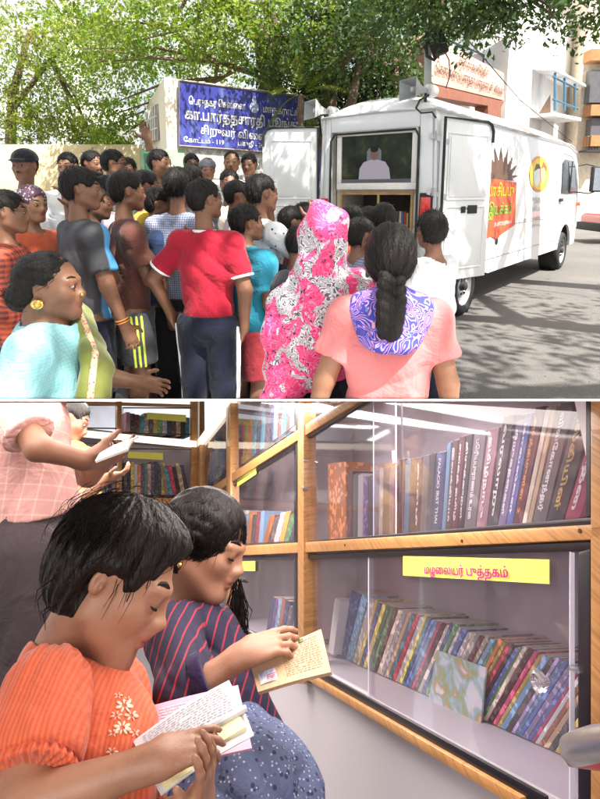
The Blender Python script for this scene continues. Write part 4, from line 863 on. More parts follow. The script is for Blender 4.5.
b = MB(); p = W(586, 150, 24.4)
for k in range(7): b.tube([p + V(k * .12, 0, 0), p + V(k * .12, 0, .55)], .015, 5)
b.tube([p + V(0, 0, .55), p + V(.8, 0, .55)], .02, 5); b.span(p[0] - .05, p[0] + .9, 24.2, 24.9, p[2] - .08, p[2]); b.obj('balcony', DARKM, ob)
b = MB(); tr = [W(x, y, 18) for x, y in ((548, 124), (553, 121), (556, 124), (572, 139), (570, 143))]; 
# parked car glimpsed past the van's nose
pc = empty('parked_car', W(594, 205, 17) * V(1, 1, 0), 'red car with black bumper glimpsed past the front of the van', 'car')
c0 = W(607, 200, 17); S = SDF(.03); S.box((0, 0, .62), (2.0, .8, .24), rd=.15); S.box((.1, 0, 1.0), (1.1, .68, .34), rd=.28, k=.12); 
for x in (-1.25, 1.25): S.cap((x, -1, .33), (x, 1, .33), .36, None, .02, None, 'sub')
M_ = frame((c0[0] + 1.6, 17, 0)); P_, Q_ = S.mesh(); o = mesh_np('body', xf(M_, P_), Q_, mat('red car paint', (.50, .03, .025), .25, coat=.8), None, True); fix(o, pc)
for x in (-1.25, 1.25):
    b = MB(); b.lathe(xf(M_, V(x, -.62, .33)[None])[0], (0, -1, 0), [(-.2, .31), (.0, .31), (.02, .28), (.02, .2), (-.01, .18), (-.01, 0)], 24); fix(b.obj('wheel', BLACKR, None, True), pc)
b = MB(); b.box(xf(M_, V(-1.99, 0, .48)[None])[0], (.1, .75, .12)); fix(b.obj('bumper', BLACKR, None, bevel=.03), pc)
b = MB(); b.box(xf(M_, V(.1, -.69, 1.08)[None])[0], (.8, .02, .16)); fix(b.obj('window', _M['dark glass'], None, bevel=.03), pc)
# lamp post with cable box in front of the trees
lp = empty('utility_pole', W(426, 190, 8.2) * V(1, 1, 0), 'pale utility pole with a black cable box rising behind the van roof', 'pole')
b = MB(); b.tube([V(*W(426, 190, 8.2)[:2], 0), W(427.5, 100, 8.2), W(429, -20, 8.2)], [.06, .055, .05], 12); b.obj('pole', mat('pole grey', (.42, .43, .42), .6, dirt=((.25, .2, .16), 3, .4)), lp, True)
b = MB(); b.box(W(437, 40, 8.0), (.10, .08, .20), (nrmz((1, 0, .35)), V(0, 1, 0), nrmz((-.35, 0, 1)))); b.box(W(434, 26, 8.0), (.06, .06, .12)); b.obj('junction_box', BLACKR, lp, bevel=.03)
b = MB(); b.tube([W(432, 34, 8), W(426, 46, 8), W(427, 56, 8), W(434, 60, 8), W(440, 52, 8), W(440, 46, 8)], .025, 8); b.tube([W(442, 46, 8), W(449, 60, 8), W(450, 75, 8), W(446, 88, 8)], .008, 6); b.obj('cable', BLACKR, lp, True)
b = MB(); b.tube([W(452, 22, 8.2), W(490, 65, 12), W(520, 100, 16), W(572, 142, 24)], .012, 5); tag(b.obj('overhead_cable', BLACKR), 'thin overhead cable sloping past the white building', 'cable')

# ------------------------------------------------------------- trees
def leafmat(name, c1, c2, tr=.35):
    t = NT(name); at = t.n('ShaderNodeAttribute', attribute_name='tint'); c = t.mix(t.ramp(t.noise(t.coord(), 1.5, 3), [(.3, 0.), (.7, 1.)]), c1, c2); c = t.mix(1.0, c, at.outputs['Color'], 'MULTIPLY'); t.base(c)
    t.b.inputs['Roughness'].default_value = .55; tl_ = t.n('ShaderNodeBsdfTranslucent'); t.l(t.mix(1.0, c, (1.6, 1.7, .6), 'MULTIPLY'), tl_.inputs[0]); mx = t.n('ShaderNodeMixShader', {0: tr}); t.l(t.b.outputs[0], mx.inputs[1]); t.l(tl_.outputs[0], mx.inputs[2]); t.l(mx.outputs[0], t.out.inputs[0]); return t.m
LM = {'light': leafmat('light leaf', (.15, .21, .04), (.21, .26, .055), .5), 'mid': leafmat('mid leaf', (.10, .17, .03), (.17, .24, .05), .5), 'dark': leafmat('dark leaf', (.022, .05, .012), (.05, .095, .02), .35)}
BARK = mat('bark', (.16, .11, .075), .9, 0, .3, 5, .8, 22, .03)
def leaves(clumps, n, size, seed):      # clumps: (centre, radii, weight)
    r = np.random.RandomState(seed); w_ = np.array([c[2] for c in clumps], float); w_ /= w_.sum(); k = r.choice(len(clumps), n, p=w_)
    C = np.array([c[0] for c in clumps])[k]; RR = np.array([c[1] for c in clumps])[k]
    # sprays: leaves gathered on short twigs
    nt = max(n // 22, 1); tw = r.randint(0, nt, n); td = r.normal(size=(nt, 3)); td /= np.linalg.norm(td, axis=1)[:, None]; tr_ = r.rand(nt) ** .45; kk = r.choice(len(clumps), nt, p=w_)
    tc = np.array([c[0] for c in clumps])[kk] + td * tr_[:, None] * np.array([c[1] for c in clumps])[kk]; tdir = r.normal(size=(nt, 3)) * V(1, 1, .5) + td * .8 - V(0, 0, .35); tdir /= np.linalg.norm(tdir, axis=1)[:, None]
    s_ = r.rand(n) * size * 5.5; P = tc[tw] + tdir[tw] * s_[:, None] + r.normal(size=(n, 3)) * size * .55
    d = tdir[tw] * .6 + r.normal(size=(n, 3)); d /= np.linalg.norm(d, axis=1)[:, None]; u = r.normal(size=(n, 3)) + V(0, 0, 1.2); x = np.cross(d, u); x /= np.linalg.norm(x, axis=1)[:, None]
    L = size * (.6 + .8 * r.rand(n))[:, None]; Wd = L * .24
    v = np.stack([P, P + d * L * .5 + x * Wd, P + d * L, P + d * L * .5 - x * Wd], 1).reshape(-1, 3); f = np.arange(n * 4).reshape(n, 4)
    tint = (.75 + .5 * r.rand(nt))[tw][:, None] * (1 + (r.rand(n, 1) - .5) * .3) * np.ones((n, 3)); tint[:, 0] *= (1 + .35 * (r.rand(nt) - .3))[tw]
    return v, f, np.repeat(tint, 4, 0)
def tree(label, base, limbs, clumps, n, size, lm, seed, grp='trees over the street', tr=.16, name='tree'):
    r = empty(name, base, label, 'tree', grp)
    b = MB()
    for pts, rr in limbs: b.tube(pts, rr, 9)
    rg = np.random.RandomState(seed); tops = [p for pts, _ in limbs for p in pts[-2:]]
    for c, rad, wgt in clumps:
        for _ in range(2):
            t0 = min(tops, key=lambda q: np.linalg.norm(V(q) - V(c))); e = V(c) + rg.normal(size=3) * V(rad) * .4; mid = (V(t0) + e) / 2 + rg.normal(size=3) * .15; b.tube([t0, mid, e], [.045, .03, .012], 6)
    b.obj('trunk', BARK, r, True)
    v, f, t = leaves(clumps, n, size, seed); mesh_np('crown', v, f, LM[lm], r, cols=t); return r
def cl(px, py, y, rx, ry, rz, w_=1): return (W(px, py, y), V(rx, ry, rz), w_)
tree('tall pale green tree with open crown at the far left', W(12, 200, 15) * V(1, 1, 0), [([W(12, 200, 15) * V(1, 1, 0), W(10, 150, 15), W(14, 90, 15), W(30, 30, 15)], [.16, .14, .11, .06]), ([W(12, 110, 15), W(50, 60, 15), W(90, 20, 14.5)], [.08, .06, .03])],
     [cl(15, 30, 15, 1.4, 1.5, .9), cl(60, 20, 14, 1.3, 1.4, .9), cl(20, 80, 15, 1.1, 1.2, .8), cl(62, 72, 15, .9, 1.0, .7), cl(5, 115, 14.5, .9, 1, .6), cl(95, 30, 14, 1.0, 1.2, .7), cl(35, 125, 15, .8, .8, .45), cl(70, 115, 15.5, .7, .8, .4), cl(95, 140, 16, .5, .6, .3)], 19000, .09, 'light', 1)
tree('mid green tree with spreading limbs above the cream building', W(272, 200, 12.8) * V(1, 1, 0), [([W(272, 200, 12.8) * V(1, 1, 0), W(272, 92, 12.8), W(268, 70, 12.4), W(262, 40, 12), W(240, 5, 11)], [.30, .27, .24, .17, .1]), ([W(268, 80, 12.5), W(276, 40, 12.4), W(267, 5, 12)], [.22, .17, .12]), ([W(262, 40, 12), W(225, 0, 11), W(200, -30, 10)], [.13, .12, .1]), ([W(262, 75, 12.5), W(235, 68, 12), W(218, 62, 11.8)], [.09, .05, .03]), ([W(235, 70, 12), W(222, 78, 11.9)], [.05, .03])],
     [cl(110, 15, 11, 1.2, 1.4, .7), cl(160, 25, 11, 1.1, 1.4, .7), cl(205, 20, 11, 1.0, 1.3, .6), cl(150, 60, 12.5, 1.1, 1.2, .55), cl(195, 62, 12.5, .6, .9, .35, .6), cl(105, 62, 12, .8, 1, .55), cl(115, 105, 13, .8, .8, .5, .9), cl(118, 135, 13.5, .55, .6, .3, .6), cl(240, 30, 11, .8, 1.2, .6), cl(180, 0, 10, 1.4, 1.4, .6), cl(232, 55, 12.5, .5, .8, .3, .5), cl(300, 15, 10.5, .8, 1.2, .6)], 20000, .09, 'mid', 2)
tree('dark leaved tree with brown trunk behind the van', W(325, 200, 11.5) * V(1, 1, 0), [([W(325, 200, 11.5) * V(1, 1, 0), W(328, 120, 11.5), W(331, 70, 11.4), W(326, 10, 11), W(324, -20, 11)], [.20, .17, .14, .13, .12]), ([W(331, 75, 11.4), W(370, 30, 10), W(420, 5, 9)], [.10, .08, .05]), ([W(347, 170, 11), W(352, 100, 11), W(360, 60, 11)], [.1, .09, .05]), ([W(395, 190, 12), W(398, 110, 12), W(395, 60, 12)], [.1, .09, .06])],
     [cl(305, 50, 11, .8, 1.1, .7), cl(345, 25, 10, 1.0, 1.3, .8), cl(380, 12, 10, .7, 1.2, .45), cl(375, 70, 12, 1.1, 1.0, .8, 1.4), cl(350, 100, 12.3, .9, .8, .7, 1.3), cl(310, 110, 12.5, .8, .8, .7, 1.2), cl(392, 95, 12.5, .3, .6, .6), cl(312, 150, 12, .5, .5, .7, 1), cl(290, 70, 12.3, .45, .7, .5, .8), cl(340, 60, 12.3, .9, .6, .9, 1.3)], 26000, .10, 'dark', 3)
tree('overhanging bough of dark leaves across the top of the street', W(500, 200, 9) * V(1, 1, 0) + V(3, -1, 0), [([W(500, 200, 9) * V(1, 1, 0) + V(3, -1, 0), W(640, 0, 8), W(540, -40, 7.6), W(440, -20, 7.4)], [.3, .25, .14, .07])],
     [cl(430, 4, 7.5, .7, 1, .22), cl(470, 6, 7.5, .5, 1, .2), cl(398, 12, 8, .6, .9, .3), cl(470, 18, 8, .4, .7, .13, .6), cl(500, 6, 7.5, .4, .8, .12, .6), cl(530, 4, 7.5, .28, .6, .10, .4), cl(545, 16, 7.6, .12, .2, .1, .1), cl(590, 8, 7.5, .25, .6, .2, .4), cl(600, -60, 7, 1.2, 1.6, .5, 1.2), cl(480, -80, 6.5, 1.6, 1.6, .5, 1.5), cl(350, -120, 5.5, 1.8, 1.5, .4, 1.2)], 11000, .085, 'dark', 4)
# crown above the crowd (continues out of the top of the picture)
tree('broad shade tree whose crown hangs over the crowd and the road', V(7.2, 3.2, 0), [([V(7.2, 3.2, 0), V(6.8, 3.3, 3), V(5, 3.6, 5.5), V(2.5, 4, 6.6)], [.35, .3, .2, .1]), ([V(6.8, 3.3, 3), V(6, 1.5, 5.4), V(3.5, .6, 6.4)], [.22, .16, .08]), ([V(5, 3.6, 5.5), V(5.5, 6, 6.6)], [.15, .07])],
     [(V(x, y, z), V(1.25, 1.2, .45), w_) for x, y, z, w_ in ((1, 1, 6.6, 1.3), (2.8, 1.2, 6.8, 1.3), (4.6, .6, 6.5, 1), (-.8, 2, 6.9, 1.3), (1.2, 3.2, 7.0, 1.4), (3.2, 3.4, 7.1, 1.0), (5.4, 2.4, 6.6, .7), (-1.2, .2, 6.6, 1.2), (1.0, -1.0, 6.3, 1.2), (3.0, -.9, 6.3, 1.1), (5.2, -1.2, 6.2, .8), (-2.2, 3.8, 7.2, 1.0), (6.4, 4.4, 6.8, .5), (7.6, .8, 6.3, .5))], 12000, .17, 'mid', 5)
# palm fronds yellow green by the trunk
b = MB(); rg = np.random.RandomState(3); vs = []; fs = []
pt = empty('palm', W(300, 190, 10.8) * V(1, 1, 0), 'small palm with long yellow green fronds beside the tree trunk', 'palm tree')
vsA = []; 
for px, py, ex, ey in ((300, 95, 268, 125), (300, 95, 285, 60), (300, 92, 322, 50), (303, 95, 335, 70), (303, 98, 330, 105), (300, 98, 312, 140), (298, 98, 272, 92), (300, 92, 300, 45), (302, 95, 345, 90)):
    a = W(px, py, 10.8); e = W(ex, ey, 10.4 + rg.rand()); m_ = (a + e) / 2 + V(0, 0, .25); P_ = [a * (1 - t) ** 2 + 2 * m_ * t * (1 - t) + e * t * t for t in np.linspace(0, 1, 22)]
    for i in range(2, 22):
        d = nrmz(P_[i] - P_[i - 1]); x = nrmz(np.cross(d, (0, -.3, 1))); L_ = .26 * math.sin(math.pi * (i / 23) ** .8) + .05
        for s_ in (-1, 1):
            t_ = P_[i] + (x * s_ * .9 + d * .6 - V(0, 0, .25)) * L_; k = len(vsA); vsA += [P_[i], P_[i] + d * .03, t_, P_[i] - d * .012]; fs.append((k, k + 1, k + 2, k + 3))
mesh_np('fronds', vsA, fs, leafmat('frond', (.16, .21, .03), (.24, .28, .05), .4), pt, cols=np.ones((len(vsA), 3)))
b = MB(); b.tube([W(300, 190, 10.8) * V(1, 1, 0), W(301, 95, 10.8)], [.08, .06], 8); b.obj('trunk', BARK, pt, True)
# ------------------------------------------------------------- the crowd
C_ = {k: cloth(k + ' cotton', v) for k, v in dict(white=(.72, .73, .76), maroon=(.34, .012, .03), teal=(.02, .19, .28), brown=(.115, .045, .035), navy=(.014, .02, .045), black=(.018, .018, .024), yellow=(.62, .38, .03), dkblue=(.03, .05, .12), orange=(.5, .10, .05), grey=(.18, .19, .22), cream=(.6, .56, .48), wine=(.22, .02, .03), green=(.06, .26, .14), pinkw=(.72, .55, .62), charcoal=(.05, .055, .065), skyb=(.10, .30, .55), aqua=(.30, .62, .66), rose=(.60, .19, .19), lime=(.55, .66, .08), navyd=(.008, .010, .024)).items()}
def checks(name, bg, fg, scx=60, w_=.5, fg2=None, kind='Object', rot=(0, 0, 0)):
    t = NT(name); co = t.coord((1, 1, 1), kind, rot); sx = t.n('ShaderNodeSeparateXYZ', {0: co}); c = lin(bg)
    def band(o, s_, th):
        m = t.n('ShaderNodeMath', {0: o, 1: float(s_)}, operation='MULTIPLY'); f = t.n('ShaderNodeMath', {0: m.outputs[0]}, operation='FRACT'); g = t.n('ShaderNodeMath', {0: f.outputs[0], 1: float(th)}, operation='LESS_THAN'); return g.outputs[0]
    a = band(sx.outputs[0], scx, w_); b = band(sx.outputs[2], scx, w_); ad = t.n('ShaderNodeMath', {0: a, 1: b}, operation='ADD'); h = t.n('ShaderNodeMath', {0: ad.outputs[0], 1: .5}, operation='MULTIPLY')
    t.base(t.mix(h.outputs[0], bg, fg)); t.b.inputs['Roughness'].default_value = .85; wrinkle(t); return t.m
def spotted(name, bg, fg, sc_=30, th=.22, fg2=None, dist=0):
    t = NT(name); co = t.coord(); v = t.n('ShaderNodeTexVoronoi', {'Vector': co, 'Scale': float(sc_)}); f = t.ramp(v.outputs[0], [(th, 1.), (th + .05, 0.)])
    c = t.mix(f, bg, fg)
    if fg2: c = t.mix(t.ramp(t.n('ShaderNodeTexVoronoi', {'Vector': co, 'Scale': sc_ * 1.7}).outputs[0], [(th * .8, 1.), (th * .8 + .05, 0.)]), c, fg2)
    t.base(c); t.b.inputs['Roughness'].default_value = .85; wrinkle(t); return t.m
def floral(name, bg, petals, line, sc_=11, k=1.0):
    t = NT(name); co = t.coord(); n = t.noise(co, sc_ * .8, 2); co2 = t.n('ShaderNodeVectorMath', {0: co}, operation='ADD'); wn = t.n('ShaderNodeTexNoise', {'Vector': co, 'Scale': sc_ * 1.2}); w2 = t.n('ShaderNodeVectorMath', {0: wn.outputs[1], 'Scale': .05}, operation='SCALE'); t.l(w2.outputs[0], co2.inputs[1])
    na = t.noise(co2.outputs[0], sc_ * .55, 2, .5, 1.2); pet = t.ramp(na, [(.475, 0.), (.487, 1.)]) if k > .5 else t.ramp(na, [(.62, 0.), (.64, 1.)])
    def rings(sc3, mul, th, dist):
        q = t.noise(co2.outputs[0], sc3, 1, .4, dist); m = t.n('ShaderNodeMath', {0: q, 1: float(mul)}, operation='MULTIPLY'); f = t.n('ShaderNodeMath', {0: m.outputs[0]}, operation='FRACT'); g = t.n('ShaderNodeMath', {0: f.outputs[0], 1: float(th)}, operation='LESS_THAN'); return g.outputs[0]
    ln_ = rings(sc_ * 1.1, 13, .42 if k > .5 else .30, 1.5); c = t.mix(ln_, bg, line); inner = rings(sc_ * 1.3, 9, .3, 1.0)
    p = t.mix(inner, petals, (petals[0] * .95 + .05, petals[1] * 2.2 + .1, petals[2] * 1.6 + .1)); p = t.mix(t.ramp(t.noise(co, 60, 2), [(.62, 0.), (.66, 1.)]), p, (.05, .02, .03)); t.base(t.mix(pet, c, p)); t.b.inputs['Roughness'].default_value = .8; wrinkle(t, .4); return t.m
SCARF = floral('pink floral scarf', (.66, .62, .66), (.74, .04, .17), (.10, .09, .12), 16)
CHK = checks('blue grey check', (.35, .38, .5), (.10, .12, .22), 70); PLAID = checks('red plaid', (.42, .07, .03), (.10, .02, .02), 38); WDOT = spotted('white dotted cotton', (.70, .72, .76), (.05, .07, .15), 26, .16)
KF = spotted('patterned headscarf', (.10, .05, .08), (.55, .45, .5), 60, .3)
UP, DN, FW = V(0, 0, 1), V(0, 0, -1), V(0, 1, 0)
def down(m, hang=.1): return (V(m * hang, .0, -1), V(m * .0, .18, -1), None, None, None)
def quick(label, px, top, y, rz, shirt, **k):
    hk = k.pop('hair', {}); bt = k.pop('bot', 'black'); tk = k.pop('topk', {}); bk = k.pop('botk', {}); fc = k.pop('facek', {}); ms = k.pop('ms', None); nobot = k.pop('nobot', False); nohair = k.pop('nohair', False); noface = k.pop('noface', False)
    k.setdefault('fat', .92 + .16 * ((px * 7.31) % 1)); k.setdefault('build', .95 + .12 * ((px * 3.77) % 1))
    p = Person(label, px, top, y, rz, **k); p.body()
    p.top(C_[shirt] if isinstance(shirt, str) else shirt, seed=int(px), **tk)
    if not nobot: p.bottom(C_[bt] if isinstance(bt, str) else bt, seed=int(px) + 1, **bk)
    if not nohair: p.hair(**{**dict(messy=.012, seed=int(px)), **hk})
    if not noface: p.face(**fc)
    if ms is not None: p.moustache(ms == 'beard')
    return p
# --- back row of men by the wall
S3 = .118
p = quick('man in a black cap and white shirt at the left edge', 23, 150, 4.1, -150, 'white', ms=1, skin='brown', fat=1.1, build=1.12, arms={-1: (V(-.25, .5, -.8), V(.15, .35, 1), V(.3, .1, .8), V(1, -.2, 0), V(0, 1, 0)), 1: down(1)}, head=(-35, 0, 0), hair=dict(thick=.015))
S = SDF(.008); h = p.hd; h.e(S, (0, -.05, .22), (.40, .47, .34)); S.half(h.p(0, 0, .13), h.r @ V(0, -.12, -1)); h.e(S, (0, .42, .16), (.27, .27, .035), .02); p.P('cap', S, C_['black'])
p = quick('neat haired man in a white shirt right of the capped man', 67, 153, 4.9, 180, 'white', ms=1, skin='mid', head=(0, -5, 0))
p = quick('bearded man in a white shirt second from the glasses wearer in the back row', 91, 151, 5.0, -120, 'cream', ms='beard', skin='brown')
def glasses(p):
    b = MB(); h = p.hd
    for m in (-1, 1): b.tube([h.p(m * .145 + .085 * math.cos(a), .43, .0 + .062 * math.sin(a)) for a in np.linspace(0, 6.28, 13)[:-1]], .0022, 5, closed=True); b.tube([h.p(m * .23, .42, .01), h.p(m * .36, .0, .02)], .002, 5)
    b.tube([h.p(-.06, .44, .01), h.p(.06, .44, .01)], .002, 5); o = b.obj('glasses', BLACKR, None, True); o.parent = p.o
p = quick('bearded man with glasses and white shirt looking towards the van', 112, 150, 4.7, -80, 'white', ms='beard', skin='brown', head=(-8, 0, 0)); glasses(p)
p = quick('smiling moustached man in an open white shirt in front of the cream building', 158, 150, 4.8, -110, 'white', ms=1, skin='brown', fat=1.08, build=1.08)
quick('man raising an arm in a green sleeve beside the cream building', 127, 158, 5.3, -170, 'green', skin='brown', topk=dict(sleeve=1.6, sr=1.15), arms={-1: (V(-.15, .2, 1), V(.12, .1, 1), V(.2, 0, 1), V(0, 1, 0), V(1, 0, 0)), 1: down(1)})
quick('dark haired man in a checked shirt half hidden below the name board', 191, 154, 5.9, -160, CHK, ms=1, skin='dark', H=1.7)
p = quick('woman in an orange red top and grey cap under the name board', 207, 159, 5.8, -165, 'orange', skin='mid', H=1.66, hair=dict(thick=.04, low=-.6), topk=dict(sleeve=1.2))
S = SDF(.008); h = p.hd; h.e(S, (0, -.05, .2), (.40, .46, .33)); S.half(h.p(0, 0, .1), h.r @ V(0, -.1, -1)); p.P('cap', S, C_['grey'])
quick('balding moustached man in a white shirt under the name board', 231.5, 151, 5.7, -178, 'white', ms=1, skin='mid', H=1.74, hair=dict(thick=.008, front=.42), fat=1.05)
quick('dark moustached man in a white shirt next to the open van door', 249, 154, 5.8, 170, 'white', ms=1, skin='brown', H=1.72)
# --- middle of the crowd
ar_up = {1: (V(.35, .5, -.75), V(-.15, .9, .55), V(-.1, .7, .7), V(0, -.3, .2), V(-1, 0, 0)), -1: down(-1)}
quick('boy in pale pink shirt half hidden behind the boy in the dark jersey', 106, 176, 4.3, -60, 'pinkw', skin='brown')
quick('boy with teal shirt standing behind the boy in the dark jersey', 93, 187, 3.6, -75, 'teal', skin='dark', topk=dict(loose=.022))
quick('boy with glasses and yellow shirt between two dark haired boys', 143, 171, 3.95, -70, 'yellow', skin='brown')
quick('small boy in a dark navy shirt next to the boy in yellow', 156, 188, 3.7, -75, 'dkblue', skin='brown')
quick('boy behind the red polo boy with thick black hair and grey shirt', 191, 166, 4.4, -30, 'grey', skin='brown')
p = quick('boy in a blue checked shirt directly behind the red polo boy', 177, 169, 3.6, -15, CHK, skin='brown', hair=dict(thick=.06))
quick('woman with parted hair seen between two boys below the balding man', 229, 170, 4.7, -170, 'cream', skin='brown', hair=dict(thick=.025, front=.26))
quick('boy in profile with short hair behind the boy in teal', 236, 181, 4.0, -80, 'pinkw', skin='brown')
ph = {1: (V(.35, .55, -.55), V(-.15, .25, 1), V(-.25, .3, 1), V(-1, 0, .2), V(0, -1, 0)), -1: down(-1)}
p = quick('tall boy in a white dotted shirt holding a hand to his face', 260, 175, 3.45, -58, WDOT, skin='brown', build=1.12, bot='navyd', topk=dict(sleeve=1.25, sr=1.15, hem=.42), arms={1: (V(.45, .5, -.45), V(-.25, .2, 1), V(-.3, .4, 1), V(-1, .3, .2), V(0, -1, 0)), -1: down(-1)})
# white boy's torso, boys gathered in front of the opening
quick('boy in profile wearing a dark red shirt near the left van door', 291, 207, 3.8, -75, 'wine', skin='brown')
quick('boy with cropped hair looking up at the screen left of the pink headscarf', 304, 203, 4.3, -50, 'grey', skin='dark')
quick('boy in a dark navy T-shirt left of the pink floral headscarf', 299, 227, 3.2, -30, 'navyd', skin='brown', build=1.1, head=(0, -12, 0))
quick('boy with short hair right of the pink floral headscarf', 352, 206, 3.9, -35, 'orange', skin='brown')
quick('boy in side view at the shelf between the headscarf and the braided girl', 369, 207, 4.1, 60, 'skyb', skin='brown')
quick('boy with thick black hair standing directly at the van shelf', 384, 205, 3.7, -5, 'white', skin='brown', hair=dict(thick=.07))
quick('boy in a pale check shirt squeezed before the shelf', 360, 218, 3.3, -60, CHK, skin='brown')
# --- front boys
p = quick('dark haired boy in red plaid leaning in at the left edge', 3, 191, 2.75, -75, PLAID, skin='brown', topk=dict(sleeve=1.7, sr=1.25), arms={-1: (V(-.1, .6, -.6), V(.05, 1, .1), None, V(1, 0, 0), V(0, 0, 1)), 1: down(1)})
p = quick('child in a patterned dark headscarf behind the boy in plaid', 30, 187, 3.35, -120, 'orange', skin='mid', nohair=True, topk=dict(sleeve=1.5))
S = SDF(.009); h = p.hd; h.hair(S, thick=.06, low=-.35); h.e(S, (0, -.06, -.45), (.30, .30, .25)); p.P('headscarf', S, KF)
# dark jersey boy
p = Person('tall boy in a black and grey jersey with blue side looking back to the right', 78, 168, 3.05, -48, skin='brown', head=(-28, 0, 0), build=1.02, vox=.009, arms={1: (V(.30, .08, -1), V(.12, .32, -1), None, V(-1, 0, 0), V(0, 1, 0)), -1: down(-1)}); p.body()
def jersey():
    t = NT('panelled jersey'); co = t.coord(); s_ = t.n('ShaderNodeSeparateXYZ', {0: co}); a = t.n('ShaderNodeMath', {0: s_.outputs[1], 1: -.0}, operation='ADD'); f = t.ramp(a.outputs[0], [(.0, 0.), (.012, 0.), (.02, 1.)]) ; c = t.mix(f, (.032, .033, .04), (.07, .28, .55)); t.base(t.mix(t.ramp(t.noise(co, 3, 2), [(.45, 0.), (.6, .35)]), c, (.10, .10, .11))); t.b.inputs['Roughness'].default_value = .7; t.bump(t.noise(co, 300, 2), .2, .001); return t.m
p.top(jersey(), hem=.42, sleeve=.72, sr=1.2, loose=.02, seed=5, amp=.006).bottom(C_['navyd'], to=.55, loose=.02).hair(thick=.038, messy=.014, seed=3, front=.20).face()
b = MB(); w_ = p.arm[1][2]; e_ = p.arm[1][1]; d_ = nrmz(w_ - e_); q = w_ - d_ * .03; x_ = nrmz(np.cross(d_, (1, 0, 0))); y_ = np.cross(d_, x_)
for k in range(2): b.tube([q - d_ * k * .014 + (x_ * math.cos(a) + y_ * math.sin(a)) * .034 for a in np.linspace(0, 6.28, 17)[:-1]], .004, 6, closed=True)
o = b.obj('bracelet', mat('orange thread', (.55, .22, .05), .5), None, True); o.parent = p.o
# brown shirt boy with striped shorts
p = Person('boy in a brown T-shirt and dark shorts with yellow stripes', 124, 172, 3.3, -62, skin='brown', build=1.02, vox=.009, arms={1: (V(.12, .30, -1), V(-.05, .8, .75), V(0, .7, .9), V(0, -.4, .6), V(-1, 0, 0)), -1: (V(-.1, .5, -.9), V(.0, 1, .45), None, V(0, -.4, .6), V(1, 0, 0))}); p.body()
p.top(C_['brown'], hem=.44, sleeve=.66, sr=1.2, loose=.018, seed=8).bottom(C_['charcoal'], 'shorts', to=.42, loose=.03, stripe=C_['lime'], nstripe=3).hair(thick=.038, messy=.012, seed=9).face()
# red polo boy
p = Person('boy in a maroon polo shirt and striped navy track pants, from behind', 204, 180, 3.05, -14, skin='brown', build=1.0, vox=.008, head=(-40, 4, 0), arms={1: (V(.30, -.10, -1), V(-.12, .20, -1), V(-.3, .3, -1), V(-1, 0, 0), V(0, 1, 0)), -1: (V(-.62, -.10, -.82), V(.30, .30, -.95), V(.3, .3, -1), V(1, 0, 0), V(0, 1, 0))}); p.body()
p.top(C_['maroon'], 'polo_shirt', hem=.515, sleeve=.72, sr=1.22, loose=.016, seed=21, amp=.007, collar=C_['maroon'], cuff=C_['white']).bottom(C_['navyd'], 'track_pants', loose=.026, stripe=C_['white'], nstripe=2, belt=.535).hair(thick=.036, messy=.012, seed=12, low=-.30).face()
# teal boy
p = Person('small boy in a teal T-shirt and maroon shorts seen from behind', 245, 205, 3.2, -38, skin='brown', build=1.06, vox=.009, head=(-28, 4, 0), arms={1: (V(.16, -.04, -1), V(-.02, .40, -1), None, V(-1, 0, 0), V(0, 1, 0)), -1: down(-1)}); p.body()
p.top(C_['teal'], hem=.46, sleeve=.70, sr=1.2, loose=.022, seed=31).bottom(C_['wine'], 'shorts', to=.44, loose=.03).hair(thick=.036, messy=.012, seed=15, low=-.30).face()
# white shirt boy right
p = Person('boy in a loose white shirt between the braided girl and the open van door', 434, 211, 2.95, 42, skin='brown', build=.92, vox=.009, head=(-30, 6, 0), arms={1: (V(.06, .05, -1), V(.0, .35, -1), None, V(-1, 0, 0), V(0, 1, 0)), -1: (V(-.3, .2, -1), V(-.1, .9, -.2), None, None, None)}); p.body()
p.top(C_['white'], hem=.42, sleeve=1.25, sr=1.15, loose=.018, seed=41, amp=.008, collar=C_['white']).bottom(C_['navyd']).hair(thick=.036, messy=.010, seed=19, low=-.32)
# woman in pink floral headscarf
p = Person('woman wrapped in a pink, white and black floral headscarf seen from behind', 324, 203, 2.05, -12, skin='mid', build=.86, vox=.009, base=0, arms={m: (V(m * .10, .15, -1), V(-m * .3, .8, -.3), None, None, None) for m in (-1, 1)}); p.body()
p.top(C_['black'], 'dress', hem=.15, sleeve=1.6, sr=1.1, loose=.03, seed=4, amp=.008)
S = SDF(.008); h = p.hd; H = p.H
h.e(S, (0, -.07, .12), (.40, .47, .43)); h.e(S, (0, -.08, -.15), (.35, .37, .36), .04)
S.cap(h.p(0, -.08, -.25), p.neck + V(0, -.02, -.09), .080, .105, .06)
S.cap(p.sh[-1] + V(0, -.01, .0), p.sh[1] + V(0, -.01, .0), .060, .060, .06)
S.cap(p.neck + V(0, -.05, -.10), p.chest + V(-.01, -.09, -.12), .09, .12, .06, (V(0, 1, 0), .55))
S.cap(p.chest + V(.02, -.10, -.04), p.chest + V(-.09, -.10, -.24), .11, .08, .06, (V(0, 1, 0), .4)); S.cap(p.chest + V(-.12, -.06, .0), p.chest + V(-.19, -.06, -.50), .085, .05, .06, (V(0, 1, 0), .5))
S.cap(p.sh[1] + V(0, 0, 0), p.sh[1] + V(.06, .0, -.20), .075, .07, .06)
h.e(S, (0, .42, -.10), (.25, .26, .36), .03, 'sub')
rs_ = np.random.RandomState(2)
def sf(X, Y, Z, A):
    t = Z - .9 * X; n = np.sin(46 * t + 6 * np.sin(X * 9 + 1) + Y * 8) * .0050 + np.sin(22 * (Z + .6 * X) + 4 * np.sin(X * 13)) * .006 + np.sin(70 * X + 12 * Z) * .0022; return A + n.astype(np.float32)
